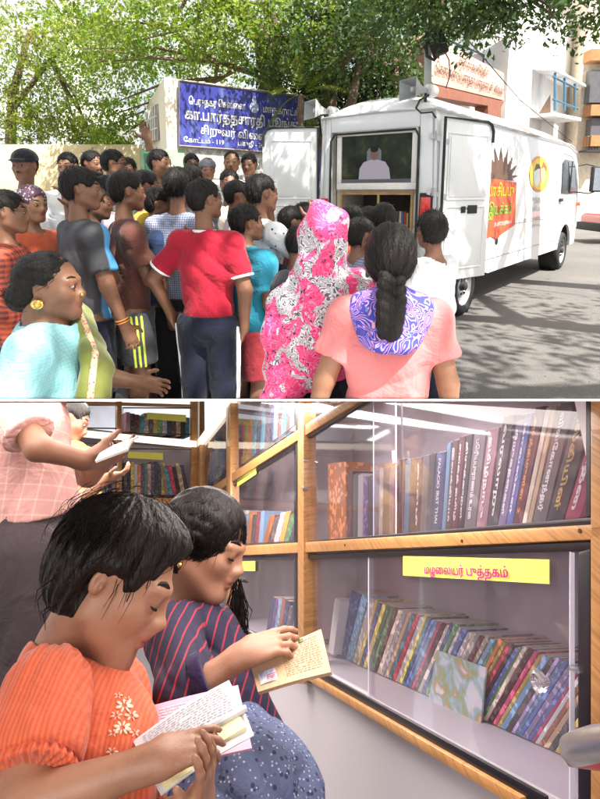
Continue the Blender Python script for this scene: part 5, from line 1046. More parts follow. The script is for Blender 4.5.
S.post.append(sf); p.P('headscarf', S, SCARF)
# girl in pink with a braid and blue stole
p = Person('girl with black braid, pink top and blue patterned stole seen from behind', 392, 224, 1.80, -4, skin='mid', build=1.0, vox=.007, hh=.21, arms={1: (V(.27, -.02, -1), V(.12, .05, -1), None, None, None), -1: (V(-.32, -.02, -1), V(-.24, .02, -1), None, None, None)}, head=(-4, 6, 0)); p.body(legs=False)
p.top(C_['rose'], 'top', hem=.30, sleeve=.60, sr=1.22, loose=.020, seed=52, amp=.005, flare=1.15)
S = SDF(.005); h = p.hd; h.e(S, (0, -.06, .13), (.39, .46, .42)); h.e(S, (0, -.12, -.10), (.36, .37, .32), .04); h.e(S, (0, .42, -.20), (.28, .40, .44), .03, 'sub'); S.half(h.p(0, 0, -.40), (0, .1, -1))
cc_, rr_, hh_ = h.c, h.r, h.h
def comb(X, Y, Z, A):
    q = np.stack([X - cc_[0], Y - cc_[1], Z - cc_[2]], -1) @ rr_ / hh_; an = np.arctan2(q[..., 0], q[..., 2] + .45); n = np.sin(an * 46) * .0012 + np.sin(an * 23 + q[..., 1] * 6) * .0013; part = np.exp(-(q[..., 0] / .022) ** 2) * (q[..., 2] > .2) * .006; return A + (n + part).astype(np.float32)
S.post.append(comb); hb = hair_obj('hair', S, HAIR, p.o, p.M, h, 2200, .05, .0006, 3, lift=.0, curve=.05, jit=.05, flow=lambda c: h.p(0, -.5, -.5) - c)
S = SDF(.0045); base = h.p(0.02, -.48, -.24); n_ = 7
for i in range(n_):
    t = i / (n_ - 1); r_ = .036 * (1 - .35 * abs(t - .35)) if i < n_ - 1 else .02
    for m in (-1, 1):
        z0 = -i * .028 - (.017 if m > 0 else 0); c = base + V(m * .016 - .002 * i, -.03 * t - .045 * math.sin(t * 2.6), z0); S.ell(c, (r_ * .72, r_ * .75, r_ * 1.15), euler(0, 0, m * 38), .004)
o = sdf_part('braid', S, [HAIR], None, p.M); 
o.parent = hb; o.matrix_world = Matrix.Identity(4); o.matrix_basis = Matrix.Identity(4)
e_ = base + V(-.01, -.03, -.34); b = MB(); b.tube([base + V(-.014 - .002 * k, -.05, -.192 - .012 * k) for k in range(3)], [.019, .021, .016], 12); o = b.obj('hair_band', C_['black'], None, True); o.parent = hb
STOLE = floral('blue printed stole', (.04, .045, .36), (.05, .045, .30), (.60, .30, .42), 10, .3)
S = SDF(.006); nk = p.neck; S.cap(p.sh[-1] + V(.055, -.03, .035), nk + V(-.02, -.05, .0), .055, .05, .05); S.cap(p.sh[1] + V(-.055, -.03, .035), nk + V(.02, -.05, .0), .055, .05, .05)
for k in range(7):
    a0 = p.sh[-1] + V(.02, -.045, .03 - .012 * k); a1 = p.sh[1] + V(-.02, -.045, .03 - .012 * k); md = nk + V(0, -.095 - .006 * k, -.055 - .014 * k)
    P_ = [a0 * (1 - t) ** 2 + (2 * md - .5 * a0 - .5 * a1) * 2 * t * (1 - t) + a1 * t * t for t in np.linspace(.04 + .02 * k, .96 - .02 * k, 9)]
    for i in range(8): S.cap(P_[i], P_[i + 1], .022 - .001 * k, None, .012)
S.cap(nk + V(0, 0, -.05), nk + V(0, .0, .1), .045, .05, .01, None, 'sub'); S.post.append(folds(.003, 5, 60, 30)); p.P('stole', S, STOLE)
# woman in green sari
p = Person('woman in an aqua blouse and olive sari with a gold earring', 43, 251, 1.80, -82, skin='brown', build=1.46, vox=.006, hh=.228, H=1.33, head=(-6, 2, 0), fat=1.14, arms={1: (V(.16, -.40, -1), V(-.10, .40, -.75), V(-.1, .5, -.8), V(-1, 0, 0), V(0, 0, 1)), -1: (V(-.2, .3, -1), V(.1, 1, -.2), None, None, None)}); p.body(legs=False)
p.top(checks('aqua check blouse', (.30, .60, .64), (.24, .52, .58), 90), 'blouse', hem=.55, sleeve=.62, sr=1.2, loose=.014, seed=62, amp=.003, neckr=.085)
SARI = mat('olive sari', (.14, .16, .022), .75, 0, .15, 12, .3, 200, .001, sheen=.3)
S = SDF(.006); nk = p.neck
pts = [p.sh[-1] + V(-.0, -.08, .035), p.sh[-1] + V(.06, .06, .065), nk + V(-.01, .13, -.05), p.chest + V(.10, .165, .02), p.chest + V(.17, .15, -.14), p.chest + V(.22, .08, -.32)]
for off in np.linspace(-.055, .055, 6):
    q = [a + V(.35, -.3, .5) * off for a in pts]
    for i in range(len(q) - 1): S.cap(q[i], q[i + 1], .026, .03, .012)
S.ell(p.hip + V(0, 0, .03), (.19, .15, .16), None, .05); S.cap(p.hip, p.hip + V(0, 0, -.5), .18, .2, .05); S.post.append(folds(.004, 8, 40, 40)); p.P('sari', S, SARI)
S = SDF(.004)
for i in range(len(pts) - 3): S.cap(pts[i + 1] + V(.35, -.3, .5) * .062 + V(.012, .022, .012), pts[i + 2] + V(.35, -.3, .5) * .062 + V(.012, .022, .012), .011, .011, .004)
p.P('sari_border', S, spotted('sari border', (.55, .45, .25), (.65, .06, .12), 90, .3, (.1, .25, .3)))
S = SDF(.0045); h = p.hd; h.e(S, (0, -.08, .13), (.355, .43, .37)); h.e(S, (0, -.24, -.08), (.28, .24, .28), .04); h.e(S, (0, -.46, -.16), (.20, .20, .20), .03); h.e(S, (0, .50, -.12), (.36, .44, .44), .03, 'sub')
for m in (-1, 1): h.e(S, (m * .37, .03, -.16), (.10, .15, .17), .02, 'sub')
cc2, rr2, hh2 = h.c, h.r, h.h
def comb2(X, Y, Z, A):
    q = np.stack([X - cc2[0], Y - cc2[1], Z - cc2[2]], -1) @ rr2 / hh2; an = np.arctan2(np.abs(q[..., 0]) + .1, q[..., 1] + .7 + 0 * q[..., 2]); n = np.sin(q[..., 2] * 60 + q[..., 1] * 14) * .0011 + np.sin(an * 40 + q[..., 2] * 20) * .0008; return A + n.astype(np.float32)
S.post.append(comb2); hair_obj('hair', S, HAIR, p.o, p.M, h, 2500, .05, .0006, 4, lift=.0, curve=.05, jit=.05, flow=lambda c: h.p(0, -.6, -.1) - c); p.face(); GOLD = mat('gold', (.75, .48, .14), .25, 1, .05)
b = MB(); ball(b, h.p(.395, -.05, -.20), .011); ball(b, h.p(.40, -.03, -.16), .009)
b.tube([h.p(.395, -.05 + .07 * math.cos(a), -.19 + .05 * math.sin(a)) for a in np.linspace(0, 6.28, 15)[:-1]], .005, 7, closed=True)
o = b.obj('earring', GOLD, None, True); o.parent = p.o
b = MB(); ball(b, h.p(.075, .45, -.13), .0065, n=10); o = b.obj('nose_stud', GOLD, None, True); o.parent = p.o
w_ = p.arm[1][2]; d_ = nrmz(w_ - p.arm[1][1]); x_ = nrmz(np.cross(d_, (1, 0, .2))); y_ = np.cross(d_, x_); b = MB(); b.tube([w_ - d_ * .03 + (x_ * math.cos(a) + y_ * math.sin(a)) * .036 for a in np.linspace(0, 6.28, 21)[:-1]], .0035, 7, closed=True); o = b.obj('bangle', GOLD, None, True); o.parent = p.o
b = MB(); b.tube([nk + V(.062 * math.cos(a), .02 + .068 * math.sin(a), -.035 - .045 * math.sin(a)) for a in np.linspace(0, 6.28, 25)[:-1]], .0018, 6, closed=True); o = b.obj('necklace', mat('black thread', (.04, .02, .015)), None, True); o.parent = p.o
OUTSET = set(o.name for o in col.objects)
CABSET = set()
# ------------------------------------------------------------- the book cabin below
def plane_hit(px, py, p, n):
    d = ray(px, py); return CP + d * (np.dot(p - CP, n) / np.dot(d, n))
d1 = nrmz(IX * (114 - 300) + IF_ * FI); nC = nrmz(np.cross(d1, IU)); pC = I(303, 547, 2.1)
if np.dot(nC, IX) < 0: nC = -nC
d2 = nrmz(IX * 890 + IF_ * FI); nB = nrmz(np.cross(d2, IU))
if np.dot(nB, IF_) < 0: nB = -nB
def C(px, py, o=0): return plane_hit(px, py, pC + nC * o, nC)
pB = C(197, 500)
def B(px, py, o=0): return plane_hit(px, py, pB + nB * o, nB)
def IHz(px, py, u):
    d = ray(px, py); return CP + d * (u / np.dot(d, IU))
uo = lambda p: float(np.dot(p - CP, IU))
WHL = mat('pale lavender laminate', (.52, .49, .52), .45, 0, .03, 3, .02)
def wood(name, c):
    t = NT(name); co = t.coord((1, 1, 1)); w_ = t.n('ShaderNodeTexNoise', {'Vector': t.coord((5, 1.2, 40)), 'Scale': 4.0, 'Detail': 6.0, 'Roughness': .65, 'Distortion': .6}); g = t.noise(co, 9, 5)
    x = t.ramp(w_.outputs[0], [(.3, tuple(q * .55 for q in c)), (.5, c), (.7, tuple(min(1, q * 1.25) for q in c))]); x = t.mix(t.ramp(g, [(.6, 0.), (.75, .5)]), x, tuple(q * .5 for q in c)); t.base(x); t.b.inputs['Roughness'].default_value = .4; t.b.inputs['Coat Weight'].default_value = .3; t.bump(w_.outputs[0], .2, .002); return t.m
WD = wood('varnished wood rail', (.50, .25, .085))
WD2 = wood('varnished wood post', (.44, .22, .075)); BLK = mat('black edge strip', (.012, .010, .014), .35); STEEL = mat('brushed steel', (.55, .54, .53), .28, .9)
def glass_mat():
    t = NT('acrylic pane'); t.t.nodes.remove(t.b); tr = t.n('ShaderNodeBsdfTransparent', {'Color': (.93, .92, .95, 1)}); gl = t.n('ShaderNodeBsdfGlossy', {'Color': (1, 1, 1, 1), 'Roughness': .04}); df = t.n('ShaderNodeBsdfDiffuse', {'Color': (.70, .62, .70, 1)})
    fr = t.n('ShaderNodeFresnel', {'IOR': 1.5}); m1 = t.n('ShaderNodeMixShader', {0: t.ramp(t.noise(t.coord(), 4, 4, .6), [(.35, .012), (.7, .05)])}); t.l(tr.outputs[0], m1.inputs[1]); t.l(df.outputs[0], m1.inputs[2])
    gm = t.n('ShaderNodeNewGeometry'); mm = t.n('ShaderNodeMath', {0: 1.0, 1: gm.outputs['Backfacing']}, operation='SUBTRACT'); mf = t.n('ShaderNodeMath', {0: fr.outputs[0], 1: mm.outputs[0]}, operation='MULTIPLY'); m2 = t.n('ShaderNodeMixShader', {0: mf.outputs[0]}); t.l(m1.outputs[0], m2.inputs[1]); t.l(gl.outputs[0], m2.inputs[2]); t.l(m2.outputs[0], t.out.inputs[0]); return t.m
GLS = glass_mat()
cab = empty('book_cabinet', C(450, 545), 'long wooden book cabinet with sliding acrylic doors along the right wall of the cabin', 'cabinet')
bcab = empty('book_cabinet', B(120, 450), 'wooden book cabinet with glass doors across the far end of the cabin', 'cabinet')
def qbar(name, pts, fn_, o0, o1, m, par, bev=.003):      # a four cornered piece given by pixels, between two depths
    nn = nC if fn_ is C else nB; f = [fn_(x, y, o0) for x, y in pts]; b = MB(); b.hexa(f, [p + nn * (o1 - o0) for p in f]); return b.obj(name, m, par, bevel=bev)
def rail(name, x0, y0, x1, y1, w0, w1, m=None, o0=-.012, o1=.02, fn_=None, par=None, bev=.004):
    return qbar(name, [(x0, y0 + w0), (x1, y1 + w1), (x1, y1), (x0, y0)], fn_ or C, o0, o1, m or WD, par or cab, bev)
# rails of the right cabinet
rail('rail', 160, 551, 640, 521.3, 8, 16.5)                                     # middle beam
rail('edge_strip', 300, 541.5, 640, 513, 5, 8.5, BLK, -.002, .02); rail('edge_strip', 300, 555, 640, 538, 4.5, 11, BLK, -.002, .02)
rail('rail', 160, 521, 380, 375, 6, 13); rail('edge_strip', 225, 487, 380, 386.5, 4, 6, BLK, -.002, .02)
rail('rail', 228, 627, 520, 797.2, 4.5, 14); rail('edge_strip', 228, 620.5, 545, 796, 6, 14.5, BLK, -.002, .02)
rail('top_rail', 150, 506, 232, 392, 4, 6, emis('lit led strip', (1, .86, .66), .6), -.03, .02)
for x0, x1, y0, y1 in ((297.5, 303.5, 385, 684), (226, 230.5, 385, 640), (196, 199.5, 385, 560)): qbar('post', [(x0, y1), (x1, y1), (x1, y0), (x0, y0)], C, -.018, .03, WD2, cab, .003)
for x0, x1, y0, y1 in ((303.5, 306, 385, 675), (230.5, 232, 385, 630), (295.5, 297.5, 385, 640)): qbar('edge_strip', [(x0, y1), (x1, y1), (x1, y0), (x0, y0)], C, -.003, .03, BLK, cab, 0)
qbar('door_frame', [(577, 830), (590, 830), (590, 548), (577, 552)], C, -.006, .025, BLK, cab, .004); qbar('post', [(590, 860), (606, 860), (606, 380), (590, 380)], C, -.012, .03, WD2, cab, .003)
qbar('door_frame', [(586, 516), (590, 516), (590, 380), (586, 380)], C, -.004, .025, BLK, cab, 0)
# shelf boards, back and lower wall
uB = uo(C(330, 541.5)); uC = uo(C(332, 676)); DP = .24
def board(name, x0, x1, yf0, yf1, m=WHL, t=.012, par=cab, dp=DP):
    a, e = C(x0, yf0, .004), C(x1, yf1, .004); b = MB(); b.hexa([a - IU * t, e - IU * t, e - IU * t + nC * dp, a - IU * t + nC * dp], [a, e, e + nC * dp, a + nC * dp]); return b.obj(name, m, par)
yl = lambda x, s: 557 + (x - 114) * s
for nm, x0, x1, s_ in (('shelf', 199, 660, -.073), ('shelf', 199, 640, .545), ('shelf', 199, 420, -.655)): board(nm, x0, x1, yl(x0, s_), yl(x1, s_))
board('top_board', 199, 260, yl(199, -1.36), yl(260, -1.36))
a, e = C(199, 557, DP), C(700, 557, DP); a, e = a - IU * 1.2, e - IU * 1.2; b = MB(); b.hexa([a, e, e + nC * .02, a + nC * .02], [p + IU * 2.2 for p in (a, e, e + nC * .02, a + nC * .02)]); b.half = None
BACKP = mat('cabinet back board', (.44, .40, .43), .6, 0, .05, 2)
bk_ = b.obj('back_panel', BACKP, cab)
for x in (301, 229, 593): qbar('divider', [(x - 1, 640 if x < 590 else 840), (x + 1, 640 if x < 590 else 840), (x + 1, 385), (x - 1, 385)], C, .03, DP, WHL, cab, 0)
qbar('lower_wall', [(229, 632), (229, 1000), (640, 1000), (640, 872)], C, .012, .03, mat('white lower wall', (.50, .48, .51), .5, 0, .03, 2, .03), cab, 0)
b = MB(); b.tube([C(545, 826, -.0), C(640, 880, -.0)], .001)
# far cabinet
rail('rail', -20, 420, 197, 441, 6, 6, emis('lit led strip', (1, .86, .66), 1.1), -.03, .02, B, bcab); rail('rail', -20, 497, 197, 498, 6, 5.5, None, -.015, .02, B, bcab); rail('rail', -20, 398, 197, 404.5, 3, 3, None, -.015, .02, B, bcab)
for x0, x1 in ((117, 122), (192, 198), (40, 44)): qbar('post', [(x0, 560), (x1, 560), (x1, 385), (x0, 385)], B, -.018, .03, WD2, bcab, .003)
for x0, x1, y0, y1 in ((122, 192, 407, 434), (44, 117, 404, 428), (122, 192, 448, 497), (44, 117, 442, 497)): 
    b = MB(); b.tube([B(x, y, .004) for x, y in ((x0 + .8, y0 + .8), (x1 - .8, y0 + 1.2), (x1 - .8, y1 + .5), (x0 + .8, y1 - .5))], .006, 4, closed=True); b.obj('door_frame', BLK, bcab)
    qbar('glass_pane', [(x0, y1), (x1, y1), (x1, y0), (x0, y0)], B, .004, .007, GLS, bcab, 0)
for y0, y1, nm in ((497, 498, 'shelf'), (429, 442, 'shelf'), (560, 560, 'shelf')):
    a, e = B(-20, y0 - (0 if nm else 0), .01), B(197, y1, .01); b = MB(); b.hexa([a - IU * .012, e - IU * .012, e - IU * .012 + nB * .25, a - IU * .012 + nB * .25], [a, e, e + nB * .25, a + nB * .25]); b.obj(nm, WHL, bcab)
a, e = B(-20, 560, .25), B(290, 560, .25); b = MB(); b.hexa([a - IU * .6, e - IU * .6, e - IU * .6 + nB * .02, a - IU * .6 + nB * .02], [a + IU * 1.0, e + IU * 1.0, e + IU * 1.0 + nB * .02, a + IU * 1.0 + nB * .02]); b.obj('back_panel', BACKP, bcab)
qbar('lower_wall', [(-30, 1000), (200, 1000), (200, 561), (-30, 561)], B, .012, .03, WHL, bcab, 0)
# added separator and sun-blocking slabs; floor, walls (setting)
b = MB(); y0, y1, X0 = .25, 3.9, 3.4
lowp = lambda x, y, py: V(x, y, CH + (ray(300, py)[2] / ray(300, py)[1]) * y)
b.hexa([lowp(-.75, y0, 401.2), lowp(.75, y0, 401.2), lowp(X0, y1, 401.2), lowp(-X0, y1, 401.2)], [lowp(-.75, y0, 398.9), lowp(.75, y0, 398.9), lowp(X0, y1, 398.9), lowp(-X0, y1, 398.9)])  # thin white wedge added as the line between street and cabin
b.hexa([(-2.2, -2.6, 1.62), (2.2, -2.6, 1.62), (2.2, .18, 1.62), (-2.2, .18, 1.62)], [(-2.2, -2.6, 1.66), (2.2, -2.6, 1.66), (2.2, .18, 1.66), (-2.2, .18, 1.66)])  # unseen slab added behind the camera to keep sun off the cabin
tag(b.obj('separator_sun_block', mat('separator white', (.72, .72, .72), .6)), kind='structure')
CW = mat('cabin wall white', (.70, .66, .68), .6, 0, .04, 2)
b = MB(); a0 = IL(-3, -1.2, -1.55); 
for q in ([IL(-2.5, -.9, -1.35), IL(1.6, -.9, -1.35), IL(1.6, 4.0, -1.35), IL(-2.5, 4.0, -1.35)],): b.slab(q, -IU, .03)
tag(b.obj('cabin_floor', mat('grey vinyl floor', (.22, .20, .20), .5)), kind='structure')
b = MB(); b.slab([IL(-2.4, -.5, -1.35), IL(-2.4, 4, -1.35), IL(-2.4, 4, .9), IL(-2.4, -.5, .9)], -IX, .03); tag(b.obj('cabin_wall', CW), kind='structure')
b = MB(); b.slab([IL(-2.5, -.7, -1.35), IL(1.2, -.7, -1.35), IL(1.2, -.7, .7), IL(-2.5, -.7, .7)], -IF_, .03); tag(b.obj('cabin_wall', CW), kind='structure')
p0_ = C(607, 557, .0); p0_ = p0_ - IU * uo(p0_); q0_ = p0_ - d1 * 1.9
b = MB(); b.slab([p0_ - IU * 1.35, q0_ - IU * 1.35, q0_ + IU * .75, p0_ + IU * .75], nC, .03); tag(b.obj('cabin_wall', CW), kind='structure')
# lamps of the cabin: ceiling panels, then added fills at left and behind the camera
def area(loc, nrm, sx, sy, en, c=(1, .90, .85)):
    l = bpy.data.lights.new('cabin_lamp_or_fill', 'AREA'); l.shape = 'RECTANGLE'; l.size = sx; l.size_y = sy; l.energy = en; l.color = c; o = bpy.data.objects.new('cabin_lamp_or_fill', l); col.objects.link(o)
    o.location = tuple(loc); o.rotation_euler = Vector(-nrmz(nrm)).to_track_quat('Z', 'Y').to_euler(); return o
dn = -nrmz(np.cross(ray(0, 401), ray(600, 401))); dn = dn if dn[2] < 0 else -dn
area(lowp(.05, 1.1, 403.5), dn, .5, .6, 3.7); area(lowp(-.55, 2.3, 403), dn, 1.3, .9, 24); area(lowp(-.75, 1.35, 403), dn, .5, .5, 2.2); area(V(-.25, -.10, 1.55), nrmz((.3, .8, -.5)), .6, .4, 4.6)  # last pair: fill lamps added to brighten the readers
def tubelamp(a, e, label):      # a lit tube on the opposite side, seen only as a reflection
    r = empty('tube_light', (a + e) / 2, label, 'light'); b = MB(); b.tube([a, e], .013, 10); b.obj('tube', emis('lit tube', (1, .93, .85), 5), r, True); b = MB(); d = nrmz(e - a); b.bar(a - d * .03 - IX * .02, e + d * .03 - IX * .02, .03, .04, IU); b.obj('batten', CW, r); return r
def mirror(p): return p - nC * 2 * np.dot(p - pC, nC)
m1, m2 = mirror(C(338, 457, 1.7)), mirror(C(386, 431, 1.7)); 
tubelamp(m1, m2, 'lit tube light reflected as a slanting streak in the upper cabinet door')
tubelamp(mirror(C(417, 415, 1.4)), mirror(C(455, 403, 1.4)), 'short lit tube light reflected near the top of the upper cabinet door')
for (x0, y0, x1, y1) in ((325, 425, 352, 427),):
    a, e = mirror(C(x0, y0, 1.3)), mirror(C(x1 + 24, y1, 1.3)); b = MB(); b.slab([a, e, e + IF_ * .09, a + IF_ * .09], IU, .01); r = tag(b.obj('ceiling_light', emis('lit panel', (1, .97, 1), 4)), 'flat lit ceiling light reflected in the upper cabinet door', 'light')
# ------------------------------------------------------------- acrylic doors and fittings
def pane(name, pts, o, fn_=C): return qbar(name, pts, fn_, o, o + .003, GLS, cab, 0)
pane('sliding_door', [(306, 541), (396, 536.5), (396, 385), (306, 385)], .006); pane('sliding_door', [(373.5, 538), (586, 517), (586, 385), (373.5, 385)], .013)
pane('sliding_door', [(306, 673), (374, 705), (374, 553), (306, 556)], .013); pane('sliding_door', [(368.5, 700), (577, 812), (577, 552), (368.5, 554)], .005)
for x, y0, y1, o in ((396, 385, 536, .005), (373.5, 385, 537, .012), (368.5, 554, 702, .004), (572, 552, 800, .002)):
    b = MB(); b.bar(C(x, y0, o), C(x, y1, o), .0025 if x < 570 else .006, .004); b.obj('door_edge', mat('acrylic edge', (.75, .72, .85), .15, 0, 0, bump=0), cab)
pane('sliding_door', [(232, 548), (296, 544), (296, 440), (232, 482)], .008); pane('sliding_door', [(232, 625), (296, 655), (296, 557), (232, 558)], .008); pane('sliding_door', [(232, 474), (296, 428), (296, 380), (232, 380)], .008); pane('sliding_door', [(306, 421), (352, 388), (340, 380), (306, 380)], .008); pane('sliding_door', [(200, 498), (226, 482), (226, 415), (200, 450)], .008)
def frameline(pts, r=.004):
    b = MB(); b.tube([C(x, y, .012) for x, y in pts], r, 4, closed=True); b.obj('door_frame', BLK, cab)
frameline([(232.5, 545), (295, 542), (295, 442), (232.5, 486)]); frameline([(232.5, 472), (295, 425), (295, 378), (232.5, 400)]); frameline([(200.5, 498), (225.5, 478), (225.5, 418), (200.5, 452)]); frameline([(232.5, 561), (295, 560), (295, 652), (232.5, 622)])
b = MB(); b.box(C(394.5, 457, -.004), (.006, .004, .015), (d1, nC, IU)); b.obj('latch', mat('clear latch', (.62, .6, .66), .2), cab, bevel=.002)
CLR = NT('clear acrylic'); CLR.b.inputs['Transmission Weight'].default_value = .85; CLR.b.inputs['Roughness'].default_value = .05; CLR.b.inputs['IOR'].default_value = 1.45; CLR.b.inputs['Base Color'].default_value = (.95, .93, .97, 1)
def knob(px, py, r):
    c = C(px, py, -.002); b = MB(); b.lathe(c, -nC, [(0, r * .5), (.006, r * .45), (.010, r), (.018, r), (.020, r * .75), (.016, r * .5), (.016, 0)], 28); b.obj('knob', CLR.m, cab, True)
knob(547, 681, .0135); knob(308, 489, .009); knob(309, 461, .004)
b = MB(); b.bar(C(578, 668, -.004), C(578, 672, -.004), .02, .01); b.obj('hinge', CLR.m, cab)
hd = empty('chrome_handle', IL(.40, .55, -.2), 'shiny chrome door handle with a red underside jutting in at the lower right', 'handle')
a, e = C(640, 737, -.14), C(568, 751, -.10); b = MB(); dd = e - a; b.tube([a + dd * t for t in (0, .25, .5, .75, .92, .98, 1)], [.014, .015, .017, .0165, .015, .011, .003], 18); b.obj('grip', STEEL, hd, True)
b = MB(); o_ = -IU * .013; b.tube([a + o_, a + dd * .5 + o_, e + o_ * .8], [.008, .009, .004], 10); b.obj('red_underside', mat('red plastic', (.45, .03, .03), .3), hd, True)
# the yellow label
lab = empty('shelf_label', C(476, 570, -.004), 'yellow label with magenta Tamil lettering under the middle beam', 'label')
qbar('card', [(403, 575.5), (549, 584), (549, 559.5), (403, 556)], C, -.003, -.0015, mat('yellow card', (.78, .74, .13), .5, 0, .02, bump=0), lab, 0)
a, e = C(425, 573.2, -.005), C(508.5, 577.4, -.005); d_ = e - a; lettering('lettering', 'மழைலயர் புத்தகம்', a, nrmz(d_), nrmz(IU + .0 * d1), .0150, mat('magenta ink', (.60, .02, .28), .5, bump=0), lab, width=np.linalg.norm(d_), t=.0006, bold=.024)
def minilabel(pts, fn_, par_label, col_=(.75, .70, .15)):
    f = [fn_(x, y, -.002) for x, y in pts]; nn = nC if fn_ is C else nB; b = MB(); b.hexa(f, [p + nn * .0015 for p in f]); o = tag(b.obj('shelf_label', mat('yellow card', (.78, .74, .13), .5)), par_label, 'label'); return o
minilabel([(234, 571), (255, 571), (255, 561), (234, 561.5)], C, 'small yellow label below the beam left of the wooden post'); minilabel([(237, 487), (256, 474), (256, 467), (237, 480)], C, 'small yellow label on the middle row of the right cabinet near the corner')
minilabel([(147, 419), (186, 422), (186, 415), (147, 412.5)], B, 'pale yellow label on the top row of the far cabinet'); minilabel([(128, 458), (163, 460), (163, 453), (128, 451.5)], B, 'pale yellow label below the lit rail of the far cabinet')
for x_, y_ in ((345, 545), (462, 541), (580, 531)):
    b = MB(); b.lathe(C(x_, y_, -.0125), -nC, [(0, .0032), (.0012, .003), (.0013, 0)], 12); b.obj('screw', mat('dark screw', (.10, .06, .03), .4, .6), cab, True)
# ------------------------------------------------------------- books
PAPER = mat('book paper', (.62, .57, .48), .8, 0, .05, 40, .3, 200, .001)
BK = 0
_bm = {}
def bmat(c, k=0):
    key = (tuple(round(x, 3) for x in c), k)
    if key in _bm: return _bm[key]
    t = NT('book cover'); co = t.coord(); c2 = tuple(min(1, x * 1.9 + .06) for x in c)
    # blocks of print along the spine
    v = t.n('ShaderNodeTexVoronoi', {'Vector': t.coord((1, 1, 1)), 'Scale': 55.0 + k * 14}); v.distance = 'CHEBYCHEV'
    f = t.ramp(v.outputs['Color'], [(.62, 0.), (.66, 1.)]) if k else t.ramp(t.noise(co, 14, 2), [(.60, 0.), (.64, .6)])
    t.base(t.mix(f, c, c2)); t.b.inputs['Roughness'].default_value = .6; t.b.inputs['Specular IOR Level'].default_value = .3; _bm[key] = t.m; return t.m
def book(fn_, o, b0, b1, t0, t1, c, label, grp, dep=.15, k=0, txt=None, tcol=None, th=.5):
    nn = nC if fn_ is C else nB; P_ = [fn_(x, y, o) for x, y in (b0, b1, t1, t0)]; cen = sum(P_) / 4; P_ = [cen + (p - cen) * .985 for p in P_]
    r = empty('book', (P_[0] + P_[1]) / 2, label, 'book', grp)
    b = MB(); b.hexa(P_, [p + nn * dep for p in P_]); cov = b.obj('cover', bmat(c, k), r, bevel=.0012)
    ins = [P_[0] + (P_[1] - P_[0]) * .12, P_[1] + (P_[0] - P_[1]) * .12]; up = nrmz(P_[3] - P_[0]); b = MB(); tp = [P_[3] + (P_[2] - P_[3]) * .12 + up * .0006, P_[2] + (P_[3] - P_[2]) * .12 + up * .0006]
    b.hexa([tp[0] + nn * .004, tp[1] + nn * .004, tp[1] + nn * (dep - .001), tp[0] + nn * (dep - .001)], [q + up * .0006 for q in (tp[0] + nn * .004, tp[1] + nn * .004, tp[1] + nn * (dep - .001), tp[0] + nn * (dep - .001))]); b.obj('pages', PAPER, r)
    if txt:
        a = (P_[0] + P_[1]) / 2; e = (P_[2] + P_[3]) / 2; d = e - a; L = np.linalg.norm(d); d /= L; w_ = np.linalg.norm(P_[1] - P_[0]); x_ = nrmz((P_[1] - P_[0]) * 1.0); st = a + d * L * .08 + x_ * w_ * (-.26 if True else 0)
        st = a + d * L * (.92) - x_ * w_ * .18 - nn * .0012
        o_ = lettering('lettering', txt, st, -d, x_, w_ * .5 * th * 2 * .55, mat('spine ink %s' % (tcol,), tcol or (.7, .68, .6), .5, bump=0), r, width=L * .82, t=.0003, rows=20, bold=.025)
    return r
CN = {'maroon': (.10, .02, .02), 'brown': (.085, .04, .025), 'dark grey': (.04, .038, .042), 'grey': (.12, .11, .11), 'navy': (.02, .03, .09), 'black': (.02, .018, .02), 'white': (.62, .60, .60), 'blue': (.09, .14, .38), 'tan': (.42, .30, .17), 'pink': (.55, .30, .33), 'red': (.45, .03, .05), 'orange': (.62, .22, .05), 'green': (.10, .24, .10), 'yellow': (.68, .52, .10), 'purple': (.15, .08, .22), 'cream': (.58, .52, .40), 'teal': (.05, .25, .30), 'lilac': (.34, .28, .48), 'crimson': (.50, .06, .14), 'sky blue': (.20, .38, .55)}
BLOW = lambda x: 557 + (x - 114) * -.0785
gU = 'thick books on the upper shelf of the right cabinet'
